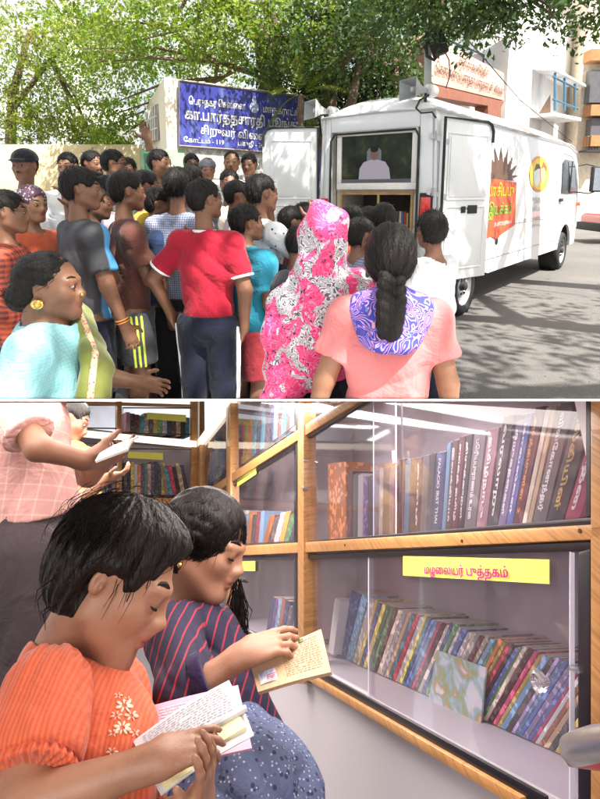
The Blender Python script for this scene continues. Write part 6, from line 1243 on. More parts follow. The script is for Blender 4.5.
U_ = [(328, 346, 463, 0, 'orange', 'thick orange and green book at the left end of the upper shelf', None), (347, 352, 471, .5, 'maroon', 'thin maroon book beside the thick orange one', None), (352.5, 357, 474, .5, 'grey', 'thin grey book third from the left end of the upper shelf', None), (357.5, 362.5, 474, .5, 'white', 'white spined book near the left end of the upper shelf', None), (363, 367.5, 476, .5, 'purple', 'purple book next to the white spined book', None), (368, 372, 475, .6, 'dark grey', 'dark slim book right of the purple one', None),
      (373, 378, 470, .8, 'maroon', None, None), (378.5, 382, 468, .8, 'cream', 'cream slim book behind the door edge on the upper shelf', None), (382.5, 388, 467, 1, 'brown', None, None), (388.5, 393, 468, 1, 'pink', None, None), (393.5, 397, 465, 1.2, 'brown', None, None), (397.5, 403, 459, 1.5, 'maroon', None, None), (403.5, 408, 459, 2.0, 'sky blue', 'pale blue slim book in the middle of the upper shelf', None), (408.5, 414, 458, 2.5, 'brown', None, None), (414.5, 419, 457, 3, 'maroon', None, 'தமிழ்'), (419.5, 426, 455, 3.5, 'grey', None, None), (426.5, 431, 453, 4, 'dark grey', None, None),
      (431.5, 441, 452, 5, 'navy', 'navy book with white capital letters on its spine', 'PALACIO IRST THAI'), (441.5, 445, 442, 6, 'sky blue', 'pale blue thin book right of the navy lettered one', None), (445.5, 451, 440, 7, 'brown', None, 'இலக்கியம்'), (451.5, 457, 436, 8, 'maroon', None, 'சங்கத் தமிழ்'), (457.5, 463, 434, 9, 'black', None, 'திருக்குறள்'), (463.5, 475, 431, 11, 'grey', 'wide grey book with white script in the middle of the upper shelf', 'பெரியபுராணம் உரை'), (475.5, 486, 428, 13, 'pink', 'pale pink book leaning right on the upper shelf', 'தமிழ்நாடு'), (486.5, 497, 415, 17, 'dark grey', 'tall dark grey book leaning right beside the pale pink one', 'வரலாறு'),
      (497.5, 505, 420, 19, 'lilac', 'lilac book with light lettering leaning on a blue one', 'சிறுகதைகள்'), (505.5, 512, 413, 20, 'blue', 'blue leaning book beside the book numbered two', 'நாவல்கள்'), (512.5, 521, 406, 23, 'maroon', 'brown leaning book with orange lettering and a figure 2', 'அர்த்தமுள்ள  2'), (521.5, 526, 406, 25, 'cream', 'thin cream leaning book near the right end of the upper shelf', None), (526.5, 531, 405, 26, 'tan', 'thin tan leaning book near the right end of the upper shelf', None), (531.5, 545, 402, 29, 'grey', 'wide grey leaning book with small white lettering near the right end', 'விவேகானந்தர்'), (545.5, 563, 396, 34, 'dark grey', 'broad charcoal leaning book with gold handwriting', 'கல்கியின்'), (563.5, 579, 404, 36, 'crimson', 'crimson book at the right end of the upper shelf', 'கவிதை')]
used = {}
for i, (x0, x1, ty, ln_, cn, lb, tx) in enumerate(U_):
    if not lb: lb = '%s book between %s and %s ones on the upper shelf, %d from left' % (cn, U_[i - 1][4], U_[min(i + 1, len(U_) - 1)][4], i + 1)
    c = V(CN[cn]) * (.55 + .2 * rnd.random()) * (.6 if cn in ('pink', 'lilac', 'sky blue', 'crimson') else 1); s_ = .0 - .078
    tc = (.62, .25, .05) if 'figure 2' in lb else (.5, .36, .1) if 'gold' in lb else (.62, .60, .58)
    book(C, .055, (x0, BLOW(x0)), (x1, BLOW(x1)), (x0 + ln_, ty + .5), (x1 + ln_ + .2, ty - .5 - (x1 - x0) * .08), c, lb, gU, .17, 1 if cn in ('orange', 'purple') else 0, tx, tc)
# lower shelf: thin picture books leaning to the right
gL = "thin children's books on the lower shelf of the right cabinet"
oL = float(np.dot(IHz(430, 697, uC) - pC, nC)); 
lowb = lambda x: 557 + (x - 114) * .4435
pal = ['blue', 'yellow', 'white', 'sky blue', 'orange', 'lilac', 'pink', 'brown', 'cream', 'red', 'teal', 'purple', 'grey', 'yellow', 'green', 'blue', 'tan', 'crimson', 'white', 'orange', 'dark grey', 'sky blue', 'cream', 'pink', 'green', 'lilac', 'maroon']
x = 331; i = 0; tones = ('pale', 'dark', 'bright', 'dull', 'soft', 'deep')
seq = []
while x < 566:
    wq = (1.9 + rnd.random() * 1.6) * (1 + (x - 331) / 330) if i > 3 else (5, 9, 6, 5)[i]
    seq.append((x, x + wq, ['red', 'blue', 'sky blue', 'cream'][i] if i < 4 else rnd.choice(pal))); x += wq + .25; i += 1
for i, (x0, x1, cn) in enumerate(seq):
    f = (x0 - 331) / 235; ht = (64 if i > 3 else (52, 66, 66, 64)[i]) + 14 * f + rnd.uniform(-2.5, 2.5); ln_ = 14 + 42 * f
    tn = tones[(i * 5) % 6]; c = V(CN[cn]) * {'pale': 1.25, 'dark': .55, 'bright': 1.1, 'dull': .8, 'soft': 1.0, 'deep': .7}[tn]; c = np.clip(c * .75, 0, .8)
    prev = seq[i - 1][2] if i else 'shelf end'; nxt = seq[i + 1][2] if i < len(seq) - 1 else 'shelf end'
    lb = '%s %s book, %d from the left on the lower shelf, beside a %s one' % (tn, cn, i + 1, prev)
    dep = .15; b0 = (x0, lowb(x0)); b1 = (x1, lowb(x1)); k_ = .24
    book(C, oL, b0, b1, (x0 + ln_, b0[1] - ht), (x1 + ln_, b1[1] - ht + .3), c, lb, gL, dep, 1 + i % 3)
b0 = MB(); P_ = [C(x, y, oL - .012) for x, y in ((428, 708), (480, 728), (486, 668), (436, 650))]; b0.hexa(P_, [p + nC * .004 for p in P_]); 
def picmat():
    t = NT('picture cover'); co = t.coord(); v = t.noise(co, 24, 2, .5, .6); t.base(t.ramp(v, [(.36, (.62, .64, .66)), (.47, (.28, .46, .48)), (.55, (.30, .36, .10)), (.62, (.55, .33, .2)), (.7, (.7, .7, .7))])); t.b.inputs['Roughness'].default_value = .3; return t.m
tag(b0.obj('picture_book', picmat()), 'white picture book with a coloured drawing standing in front of the thin books', 'book')
b0 = MB(); P_ = [C(x, y, oL - .03) for x, y in ((328, 652), (333, 655), (341, 601), (335, 598))]; b0.hexa(P_, [p + nC * .10 for p in P_]); tag(b0.obj('leaning_booklet', mat('white booklet', (.7, .68, .66), .6)), 'white edged booklet leaning at the left end of the lower shelf', 'book')
b0 = MB(); P_ = [C(x, y, .09) for x, y in ((262, 636), (268, 638), (277, 592), (270, 592))]
# small rows seen through the side bays and in the far cabinet
def smallrow(fn_, o, x0, x1, yb0, yb1, ht, lean, grp, where, n, dep=.14):
    pr = None; xs = np.linspace(x0, x1, n + 1)
    for i in range(n):
        a, e = xs[i], xs[i + 1] - .25; f0 = i / n; f1 = (i + 1) / n; ya, ye = yb0 + (yb1 - yb0) * f0, yb0 + (yb1 - yb0) * f1; h_ = ht * (.82 + .18 * rnd.random()); cn = rnd.choice(list(CN)); 
        while cn == pr: cn = rnd.choice(list(CN))
        pr = cn; tn = tones[rnd.randrange(6)]; c = np.clip(V(CN[cn]) * {'pale': 1.25, 'dark': .55, 'bright': 1.1, 'dull': .8, 'soft': 1.0, 'deep': .7}[tn], 0, .8)
        book(fn_, o, (a, ya), (e, ye), (a + lean, ya - h_), (e + lean, ye - h_), c, '%s %s book, %s of the row %s' % (tn, cn, ('first', 'second', 'third', 'fourth', 'fifth', 'sixth', 'seventh', 'eighth', 'ninth', 'tenth', 'eleventh', 'twelfth', 'thirteenth', 'fourteenth', 'fifteenth', 'sixteenth')[i], where), grp, dep, i % 3)
smallrow(C, .06, 234, 262, 549, 547, 40, 3, 'books in the middle bay near the corner', 'left of the post above the beam', 7); smallrow(C, .06, 262, 294, 546, 543, 34, 8, 'books in the middle bay near the corner', 'just left of the post above the beam', 6)
smallrow(C, .07, 266, 294, 632, 645, 42, 6, 'books below the beam left of the post', 'below the beam beside the post', 8); smallrow(C, .06, 234, 294, 470, 428, 48, 2, 'books in the top bay of the right cabinet', 'in the top bay beyond the post', 14)
smallrow(C, .06, 201, 225, 489, 473, 34, 1, 'books in the top bay by the corner', 'in the top bay at the corner', 6)
smallrow(C, .06, 308, 352, 418, 388, 42, 2, 'books in the top bay above the slanting rail', 'above the slanting rail right of the post', 8)
smallrow(B, .08, 124, 165, 494.5, 495, 34, 0, 'books in the far cabinet', 'behind the right glass of the far cabinet', 12); smallrow(B, .08, 165, 190, 495, 495.5, 33, -6, 'books in the far cabinet', 'at the corner of the far cabinet', 6)
smallrow(B, .08, 88, 116, 494, 494.5, 36, -4, 'books in the far cabinet', 'behind the left glass of the far cabinet', 8); smallrow(B, .08, 126, 190, 431, 437, 20, 0, 'books in the top row of the far cabinet', 'in the top row under the ceiling', 14)
# ------------------------------------------------------------- readers in the cabin
RI = np.stack([IX, IF_, IU], 1)
class Sitter:
    def __init__(s, base, label, skin):
        s.b = base; s.M = np.eye(4); s.M[:3, :3] = RI; s.M[:3, 3] = base; s.label = label; s.skin = SKIN[skin]
    def L(s, px, py, D): return RI.T @ (I(px, py, D) - s.b)
    def root(s, meshes):
        P = []; Q = []; n = 0
        for p, q in meshes: P.append(p); Q.append(q + n); n += len(p)
        P = np.concatenate(P); Q = np.concatenate(Q); s.o = mesh_np('person', P, Q, [s.skin], None, True, cols=s.hd.cols(P)); s.o.matrix_world = Matrix(s.M); tag(s.o, s.label, 'person', 'readers inside the cabin')
    def P(s, name, S, m):
        P, Q = S.mesh()
        if len(P): o = mesh_np(name, P, Q, m if isinstance(m, list) else [m], None, True); o.parent = s.o; return o
    def put(s, b, name, m, smooth=True): o = b.obj(name, m, None, smooth); o.parent = s.o; return o
def longhair(hd, S, out=.05):
    hd.e(S, (0, -.08, .14), (.345 + out, .43 + out, .375 + out)); hd.e(S, (0, -.16, -.06), (.32 + out, .32 + out, .34), .04)
def strand_mesh(curves, r, n=5):
    """thin tapering locks: curves (k, m, 3)"""
    k, m, _ = curves.shape; T = np.gradient(curves, axis=1); T /= np.linalg.norm(T, axis=2)[..., None] + 1e-9; X = np.cross(T, V(.3, .2, 1)); X /= np.linalg.norm(X, axis=2)[..., None] + 1e-9; Y = np.cross(T, X)
    rad = r * np.sin(np.linspace(.5, math.pi, m)) ** .6 + 1e-5; a = np.arange(3) * 2 * math.pi / 3
    v = curves[:, :, None, :] + rad[None, :, None, None] * (np.cos(a)[None, None, :, None] * X[:, :, None, :] + np.sin(a)[None, None, :, None] * Y[:, :, None, :])
    idx = np.arange(k * m * 3).reshape(k, m, 3); f = np.stack([idx[:, :-1, :], np.roll(idx, -1, 2)[:, :-1, :], np.roll(idx, -1, 2)[:, 1:, :], idx[:, 1:, :]], -1).reshape(-1, 4)
    return v.reshape(-1, 3), f
def scalp_strands(hd, k, seed, crown=(.05, -.20, .48), length=(.5, .9), thick=.07, keep=None, r=.0007, wave=.02, fall=.0, tilt=.0):
    """locks lying over the skull from the crown outwards, in head units"""
    rs = np.random.RandomState(seed); m = 9; th = rs.rand(k) * 2 * math.pi; ph0 = rs.rand(k) ** .7 * 1.1; ln = length[0] + (length[1] - length[0]) * rs.rand(k); out = []
    C0 = V(0, -.08, .10); rx = V(.345, .43, .385); cdir = nrmz(V(crown) - C0); ax = nrmz(np.cross(cdir, (0, 1, 0))); ay = np.cross(cdir, ax)
    lift = thick * (.35 + .75 * rs.rand(k)); w1 = rs.normal(size=k) * wave; w2 = rs.rand(k) * 6.28
    for j in range(m):
        t = j / (m - 1); ph = ph0 + ln * t * 1.5; tt = th + w1 * 6 * t + tilt * t + .06 * np.sin(w2 + t * 6); d = np.cos(ph)[:, None] * cdir + np.sin(ph)[:, None] * (np.cos(tt)[:, None] * ax + np.sin(tt)[:, None] * ay)
        p = C0 + d * (rx + (lift * (1 - .35 * t) + .012 * np.sin(w2 * 2 + t * 5))[:, None]); p[:, 2] -= fall * t * t; out.append(p)
    c = np.stack(out, 1)
    if keep is not None: c = c[keep(c)]
    W_ = hd.c + (c * hd.h) @ hd.r.T; return strand_mesh(W_, r)
# ---- girl in orange
g = Sitter(I(70, 900, 1.0), 'short haired girl in an orange puff sleeved top reading an open white booklet', 'light'); L = g.L
h = g.hd = Head(L(117, 577, .98), .212, euler(-84, -26, 4))
S = SDF(.0028); h.skin(S, .98, True, 1.0, .72); S.cap(h.p(0, -.14, -.25), L(68, 652, 1.01), .036, .040, .03); S.cap(L(68, 652, 1.01), L(78, 695, 1.0), .045, .065, .04)
m1_ = S.mesh()
S = SDF(.0028); shR, elR, wrR = L(42, 690, .87), L(16, 812, .80), L(153, 762, .82)
S.cap(shR + (elR - shR) * .15, elR, .034, .030, .02); S.cap(elR, wrR, .031, .0165, .012)
hdir = L(205, 742, .83) - wrR; hand(S, wrR, hdir, L(190, 790, .86) - L(190, 745, .82), L(180, 700, .86) - L(180, 750, .83), .092, (14, 22, 30, 38), (.4, .5), .005, 3); m2_ = S.mesh()
S = SDF(.0028); shL, elL, wrL = L(122, 690, 1.14), L(150, 830, 1.08), L(196, 812, .84); S.cap(shL, elL, .036, .032, .02); S.cap(elL, wrL, .032, .020, .012)
hand(S, wrL, L(214, 748, .80) - wrL, L(150, 765, .86) - L(205, 770, .84), L(180, 780, .84) - L(215, 785, .84), .10, (14, 18, 20, 26), (.5, .3), .006, 10); m3_ = S.mesh()
g.root([m1_, m2_, m3_])
ORC = cloth('orange ribbed jersey', (.66, .12, .045))
def orange_mat():
    t = NT('orange ribbed jersey print'); co = t.coord(); wv = t.n('ShaderNodeTexWave', {'Vector': co, 'Scale': 55.0, 'Distortion': 1.2}); c = t.ramp(wv.outputs[1], [(.2, (.58, .10, .04)), (.8, (.70, .145, .06))]); t.base(c); t.b.inputs['Roughness'].default_value = .9; t.b.inputs['Sheen Weight'].default_value = .2; wrinkle(t, .7, .008); return t.m
OM = orange_mat()
S = SDF(.0035); S.cap(L(66, 715, .99), L(80, 765, .98), .070, .092, .05); S.cap(L(80, 760, .98), L(80, 930, 1.0), .105, .115, .05); S.cap(L(50, 694, .91), L(112, 690, 1.10), .046, .044, .04); S.cap(L(56, 664, 1.0), L(70, 715, .98), .052, .07, .04)
S.cap(L(116, 690, 1.1), L(132, 745, 1.1), .045, .052, .03); S.cap(h.p(0, -.16, -.25), L(66, 646, 1.01), .046, .050, .01, None, 'sub'); S.ell(L(90, 645, 1.0), (.052, .055, .040), None, .02, 'sub'); S.post.append(folds(.0035, 3, 60, 70)); g.P('top', S, OM)
S = SDF(.0035); a_, b_ = L(46, 694, .875), L(34, 757, .83); S.cap(a_, a_ + (b_ - a_) * .8, .056, .060, .03); ax_ = nrmz(b_ - a_)
def puff(X, Y, Z, A):
    q = np.stack([X - a_[0], Y - a_[1], Z - a_[2]], -1); t = q @ ax_; rr = q - t[..., None] * ax_; an = np.arctan2(rr @ nrmz(np.cross(ax_, (0, 1, 0))), rr @ nrmz(np.cross(ax_, np.cross(ax_, (0, 1, 0))))); return A + (np.sin(an * 15 + 2 * np.sin(t * 40)) * .0022 * np.clip(np.abs(t - .04) * 14 + .15, 0, 1) + np.sin(an * 6 + t * 30) * .0016).astype(np.float32)
S.post.append(puff); S.half(a_ + ax_ * .082, ax_); sl_ = g.P('sleeve', S, OM)
S = SDF(.003); b_ = a_ + ax_ * .088; S.cap(b_ - ax_ * .012, b_ + ax_ * .004, .047, .052, .004, None, 'add', (1, 1))
def frill(X, Y, Z, A):
    q = np.stack([X - b_[0], Y - b_[1], Z - b_[2]], -1); an = np.arctan2(q @ nrmz(np.cross(ax_, (0, 1, 0))), q @ nrmz(np.cross(ax_, np.cross(ax_, (0, 1, 0))))); return A + (np.sin(an * 26) * .0026).astype(np.float32)
S.post.append(frill); g.P('cuff', S, OM)
# embroidery in pale thread
from mathutils.bvhtree import BVHTree
top_ = [o for o in g.o.children if o.name.startswith('top')][0]; bv = BVHTree.FromPolygons([v.co[:] for v in top_.data.vertices], [p.vertices[:] for p in top_.data.polygons]); o0 = RI.T @ (CP - g.b)
bem = MB()
def flower(px, py, r, n, mi):
    r *= 1.7
    def hit(x, y):
        d = RI.T @ nrmz(ray(x, y)); h_ = bv.ray_cast(Vector(o0), Vector(d)); return (V(h_[0]), V(h_[1])) if h_[0] is not None else None
    for k in range(n):
        a = 6.283 * k / n + px; q = hit(px + r * math.cos(a), py + r * .8 * math.sin(a)); c0_ = hit(px + r * .3 * math.cos(a), py + r * .24 * math.sin(a))
        if q is None or c0_ is None: continue
        m_ = (q[0] + c0_[0]) / 2 + (q[1] if np.dot(q[1], o0 - q[0]) > 0 else -q[1]) * .0012; dd = q[0] - c0_[0]; Ld = np.linalg.norm(dd); 
        if Ld > .05: continue
        x_ = dd / Ld; z_ = q[1]; y_ = nrmz(np.cross(z_, x_)); ball(bem, m_, (Ld * .6, Ld * .26, .0009), np.stack([x_, y_, z_], 1), mi, 8)
for px_, py_, r_, n_, mi in ((124, 706, 5, 7, 0), (116, 716, 3.5, 6, 1), (131, 716, 4, 6, 1), (122, 728, 5, 8, 0), (113, 733, 3, 5, 0), (134, 733, 3, 5, 1), (112, 752, 3.5, 6, 0), (127, 700, 2.5, 5, 1), (118, 696, 2.5, 5, 0)): flower(px_, py_, r_, n_, mi)
if bem.n: g.put(bem, 'embroidery', [mat('cream thread', (.75, .64, .48), .7), mat('peach thread', (.72, .50, .36), .7)])
b = MB(); rg = np.random.RandomState(4)
hd_ = h
S = SDF(.0028)
def shell_patch(name, px, py, rad, n, mt, D=.86):
    b = MB()
    for k in range(n):
        a = k * 6.283 / n; c = L(px + rad * .62 * math.cos(a), py + rad * .62 * math.sin(a), D); ball(b, c, (rad * .0004 * (1 + .4 * (k % 2)), .0012, rad * .0003), None, 0, 8)
    ball(b, L(px, py, D), (.003, .0015, .003), None, 0, 8); return g.put(b, name, mt)
# hair: a thick cap plus many locks
S = SDF(.003); longhair(h, S, .035); h.e(S, (0, .10, .38), (.27, .28, .15), .04)
h.e(S, (0, .52, -.16), (.335, .40, .46), .03, 'sub')
for m in (-1, 1): h.e(S, (m * .40, .05, -.15), (.17, .19, .22), .02, 'sub')
S.half(h.p(0, -.1, -.30), h.r @ V(0, .35, -1))
rs = np.random.RandomState(8); 
def messy(X, Y, Z, A):
    q = np.stack([X - h.c[0], Y - h.c[1], Z - h.c[2]], -1) @ h.r / h.h; an = np.arctan2(q[..., 0], q[..., 1] + .2); return A + ((np.sin(an * 22 + 5 * q[..., 2] + 2 * np.sin(q[..., 1] * 9)) + .6 * np.sin(an * 41 + 3 * q[..., 2])) * .0016).astype(np.float32)
S.post.append(messy); hr = g.P('hair', S, HAIR)
LOCK = hair_mat('hair lock', (.006, .0045, .004), (60, 60, 60)); LOCK.node_tree.nodes['Principled BSDF'].inputs['Specular IOR Level'].default_value = .12; LOCK.node_tree.nodes['Principled BSDF'].inputs['Roughness'].default_value = .6
keep = lambda c: ~((c[:, -1, 1] > .16) & (c[:, -1, 2] < .22) & (np.abs(c[:, -1, 0]) < .36)) & (c[:, -1, 2] > -.42) & ~((c[:, -1, 0] > .12) & (c[:, -1, 1] > -.17) & (c[:, -1, 2] < .06))
v1, f1 = scalp_strands(h, 5200, 5, crown=(.10, -.12, .5), length=(.55, .95), thick=.065, keep=keep, r=.0009, wave=.025)
v2, f2 = scalp_strands(h, 260, 6, crown=(.10, -.10, .5), length=(.2, .6), thick=.17, keep=keep, r=.0005, wave=.08)
o = mesh_np('locks', np.concatenate([v1, v2]), np.concatenate([f1, f2 + len(v1)]), LOCK, None, True); o.parent = hr
b = MB()
for k in range(7):
    a = V(rs.uniform(.25, .36), rs.uniform(-.02, .24), rs.uniform(.08, .24)); e = a + V(rs.uniform(-.02, .05), rs.uniform(.02, .12), -rs.uniform(.18, .36)); md = (a + e) / 2 + V(.05, .03, 0); b.tube([h.p(*a), h.p(*md), h.p(*e)], [.0006, .0005, .0002], 4)
for k in range(14):
    a = V(rs.uniform(-.1, .34), rs.uniform(-.36, -.2), rs.uniform(-.3, -.1)); e = a + V(rs.uniform(-.03, .04), rs.uniform(-.03, .1), -rs.uniform(.1, .26)); b.tube([h.p(*a), h.p(*((a + e) / 2 + V(.02, -.05, 0))), h.p(*e)], [.0009, .0007, .0002], 4)
o = b.obj('loose_strands', LOCK, None, True); o.parent = hr
h.eyes(g.o, closed=True)
# ---- her booklets
def sheet(name, cs, t, m, par=None, curl=0, n=10):      # four corners, thickness; bowed a little
    P = [V(c) for c in cs]; nn = nrmz(np.cross(P[1] - P[0], P[3] - P[0])); 
    if np.dot(nn, CP - P[0]) < 0: nn = -nn
    vs = []; fs = []
    for side_ in (0, 1):
        for i in range(n + 1):
            for j in range(2):
                u = i / n; p = (P[0] * (1 - u) + P[1] * u) * (1 - j) + (P[3] * (1 - u) + P[2] * u) * j; vs.append(p + nn * (curl * math.sin(math.pi * u) - side_ * t))
    k = (n + 1) * 2
    for i in range(n): a = i * 2; fs += [(a, a + 2, a + 3, a + 1), (k + a, k + a + 1, k + a + 3, k + a + 2), (a, a + k, a + 2 + k, a + 2), (a + 1, a + 3, a + 3 + k, a + 1 + k)]
    fs += [(0, 1, 1 + k, k), (2 * n, 2 * n + k, 2 * n + 1 + k, 2 * n + 1)]
    return mesh_np(name, vs, fs, m, par, False), nn
PW = mat('white page', (.60, .60, .62), .6, 0, .02, 20, .05); INK = mat('grey print ink', (.20, .20, .24), .6, bump=0); PK = mat('pink cover', (.72, .38, .48), .5); PY_ = mat('pale yellow panel', (.78, .75, .42), .5, bump=0); REDI = mat('dark red ink', (.35, .04, .10), .5, bump=0)
def textlines(par, c0, c1, c2, c3, rows, m, off, seed=1, u0=.08, u1=.92, v0=.08, v1=.92, curl=0, fill=.45):
    rs = np.random.RandomState(seed); P = [V(c) for c in (c0, c1, c2, c3)]; nn = nrmz(np.cross(P[1] - P[0], P[3] - P[0])); nn = -nn if np.dot(nn, CP - P[0]) < 0 else nn; b = MB()
    for r_ in range(rows):
        v = v0 + (v1 - v0) * (r_ + .5) / rows; hv = (v1 - v0) / rows * fill * .5; u = u0
        while u < u1 - .02:
            w_ = rs.uniform(.015, .06); ue = min(u + w_, u1); q = lambda a, c: (P[0] * (1 - a) + P[1] * a) * (1 - c) + (P[3] * (1 - a) + P[2] * a) * c + nn * (off + curl * math.sin(math.pi * a)); b.quad(q(u, v - hv), q(ue, v - hv), q(ue, v + hv), q(u, v + hv)); u = ue + rs.uniform(.008, .02)
            if rs.rand() < .03: u += .1
    return b.obj('printed_lines', m, par)
bk = empty('open_booklet', I(190, 740, .88), 'open white booklet with grey print held in both hands of the orange top girl', 'book')
cs = [I(133, 741, .92), I(229, 680, .97), I(245, 712, .91), I(146, 766, .86)]
sheet('page', cs, .002, PW, bk, .004); textlines(bk, *cs, 12, INK, .0006, 3, curl=.004, fill=.28)
cs2 = [I(146, 766, .862), I(245, 713, .912), I(254, 735, .88), I(161, 795, .83)]; sheet('page', cs2, .0015, PW, bk, .004)
q4 = lambda a, c, P: (P[0] * (1 - a) + P[1] * a) * (1 - c) + (P[3] * (1 - a) + P[2] * a) * c
sheet('panel', [q4(.66, .12, cs2), q4(.93, .12, cs2), q4(.95, .7, cs2), q4(.68, .7, cs2)], -.0065, PY_, bk); sheet('panel', [q4(.02, .25, cs2), q4(.34, .25, cs2), q4(.33, .95, cs2), q4(.05, .95, cs2)], -.0045, PY_, bk)
textlines(bk, *cs2, 5, REDI, .0062, 9, .16, .30, .3, .9, curl=.004, fill=.6); textlines(bk, *cs2, 6, INK, .0068, 11, .44, .62, .1, .7, curl=.004, fill=.3)
b = MB(); a_ = [q4(u, .98, cs) for u in (0.3, .5, .7, .9, 1.02)]; b.tube([p + RI @ V(0, -.006, .004) for p in a_], [.002, .004, .005, .005, .004], 8); b.obj('rolled_page_edge', PW, bk, True)
pkb = empty('pink_booklet', I(200, 720, 1.0), 'pink covered booklet lying behind the open white one', 'book'); cs = [I(143, 708, 1.02), I(238, 685, 1.05), I(252, 748, .99), I(166, 770, .96)]; sheet('cover', cs, .004, PK, pkb, .002); textlines(pkb, *cs, 5, mat('pale pink ink', (.8, .6, .66), .5, bump=0), .0008, 5, .1, .5, .08, .3, curl=.002)
# ---- girl in navy
g2 = Sitter(I(215, 830, 1.4), 'girl with shoulder length hair in a red striped navy top reading a tan book', 'light'); L = g2.L
h2 = g2.hd = Head(L(206, 543, 1.36), .212, euler(-100, -20, 2))
S = SDF(.003); h2.skin(S, .92, True, 1.0, .75); S.cap(h2.p(0, -.14, -.25), L(190, 612, 1.40), .036, .046, .03); m1_ = S.mesh()
S = SDF(.003); shR, elR, wrR = L(172, 640, 1.25), L(190, 694, 1.14), L(243, 655, 1.13); S.cap(shR, elR, .037, .030, .02); S.cap(elR, wrR, .030, .0185, .012)
hand(S, wrR, L(281, 640, 1.14) - wrR, L(265, 690, 1.18) - L(265, 650, 1.13), L(255, 600, 1.15) - L(255, 640, 1.13), .118, (16, 24, 32, 40), (.35, .5), .006, 3); m2_ = S.mesh()
g2.root([m1_, m2_])
def striped():
    t = NT('navy red striped cotton'); co = t.coord((1, 1, 1), 'Object', (0, R(-14), 0)); s_ = t.n('ShaderNodeSeparateXYZ', {0: co}); nz = t.noise(co, 5, 3); x = t.n('ShaderNodeMath', {0: s_.outputs[0]}, operation='MULTIPLY_ADD'); x.inputs[1].default_value = 1.0
    d = t.n('ShaderNodeMath', {0: nz, 1: .03}, operation='MULTIPLY'); t.l(s_.outputs[0], x.inputs[0]); t.l(d.outputs[0], x.inputs[2]); m = t.n('ShaderNodeMath', {0: x.outputs[0], 1: 52.0}, operation='MULTIPLY'); f = t.n('ShaderNodeMath', {0: m.outputs[0]}, operation='FRACT'); l_ = t.n('ShaderNodeMath', {0: f.outputs[0], 1: .16}, operation='LESS_THAN')
    t.base(t.mix(l_.outputs[0], (.016, .012, .04), (.30, .02, .04))); t.b.inputs['Roughness'].default_value = .8; wrinkle(t, .6, .008); return t.m
NV = striped()
S = SDF(.004); S.cap(L(198, 650, 1.38), L(214, 690, 1.38), .088, .092, .05); S.cap(L(214, 690, 1.38), L(236, 760, 1.40), .092, .115, .05); S.cap(L(174, 632, 1.28), L(218, 628, 1.46), .050, .045, .04); S.cap(h2.p(0, -.14, -.25), L(192, 618, 1.40), .046, .058, .01, None, 'sub')
S.cap(L(173, 636, 1.255), L(188, 690, 1.15), .050, .050, .03); S.cap(L(188, 690, 1.15), L(199, 683, 1.14), .050, .048, .02, None, 'add', (0, 1)); S.post.append(folds(.0045, 13, 50, 60)); g2.P('top', S, NV)
S = SDF(.004); a_, b_ = L(197, 684, 1.14), L(208, 677, 1.14); S.cap(a_, b_, .047, .043, .006, None, 'add', (1, 1)); S.post.append(folds(.002, 3, 80, 80)); g2.P('cuff', S, cloth('navy cuff', (.02, .012, .045)))
SK = spotted('blue flowered skirt cotton', (.10, .13, .24), (.03, .04, .10), 72, .24, (.42, .46, .58))
S = SDF(.005); S.cap(L(222, 770, 1.32), L(240, 830, 1.22), .115, .125, .08); S.cap(L(240, 830, 1.22), L(225, 960, 1.1), .125, .12, .08); S.cap(L(215, 775, 1.38), L(262, 800, 1.34), .09, .09, .08); S.post.append(folds(.009, 23, 26, 60)); g2.P('skirt', S, SK)
S = SDF(.003); longhair(h2, S, .03); h2.e(S, (0, .52, -.16), (.335, .42, .44), .03, 'sub')
for m in (-1, 1): h2.e(S, (m * .37, .03, -.18), (.10, .12, .19), .02, 'sub')
S.half(h2.p(0, 0, -.36), h2.r @ V(0, .15, -1)); S.cap(h2.p(.1, -.40, -.1), L(190, 592, 1.5), .04, .03, .03); S.cap(L(230, 588, 1.5), L(237, 604, 1.5), .028, .040, .03); S.cap(L(236, 600, 1.5), L(243, 640, 1.48), .046, .022, .02)
def msy(X, Y, Z, A):
    q = np.stack([X - h2.c[0], Y - h2.c[1], Z - h2.c[2]], -1) @ h2.r / h2.h; an = np.arctan2(q[..., 0], q[..., 2] + .1); return A + ((np.sin(an * 26 + 4 * q[..., 1]) + .6 * np.sin(q[..., 1] * 40 + an * 9)) * .0011).astype(np.float32)
S.post.append(msy); hr2 = g2.P('hair', S, HAIR)
keep2 = lambda c: ~((c[:, -1, 1] > .12) & (c[:, -1, 2] < .26)) & (c[:, -1, 2] > -.5)
v1, f1 = scalp_strands(h2, 5200, 15, crown=(.0, .20, .45), length=(.6, 1.25), thick=.035, keep=keep2, r=.0006, wave=.015); o = mesh_np('locks', v1, f1, LOCK, None, True); o.parent = hr2
b = MB()
for k in range(110):
    a = L(237 + rs.uniform(-5, 4), 592 + rs.uniform(-14, 8), 1.47); e = L(240 + rs.uniform(-8, 10), 648 + rs.uniform(-24, 14), 1.45); md = (a + e) / 2 + V(rs.uniform(-.02, .02), 0, 0); b.tube([a, md, e], [.0012, .0011, .0003], 4)
for k in range(22):
    a = V(rs.uniform(.22, .36), rs.uniform(.05, .25), rs.uniform(.1, .26)); e = a + V(rs.uniform(-.02, .03), rs.uniform(-.12, .06), -rs.uniform(.12, .34)); b.tube([h2.p(*a), h2.p(*((a + e) / 2 + V(.04, .03, 0))), h2.p(*e)], [.0006, .0005, .0002], 4)
o = b.obj('loose_strands', LOCK, None, True); o.parent = hr2
h2.eyes(g2.o, closed=True)
b = MB(); ball(b, h2.p(.40, -.04, -.17), .0045); ball(b, h2.p(.40, -.04, -.22), .006); g2.put(b, 'earring', GOLD)
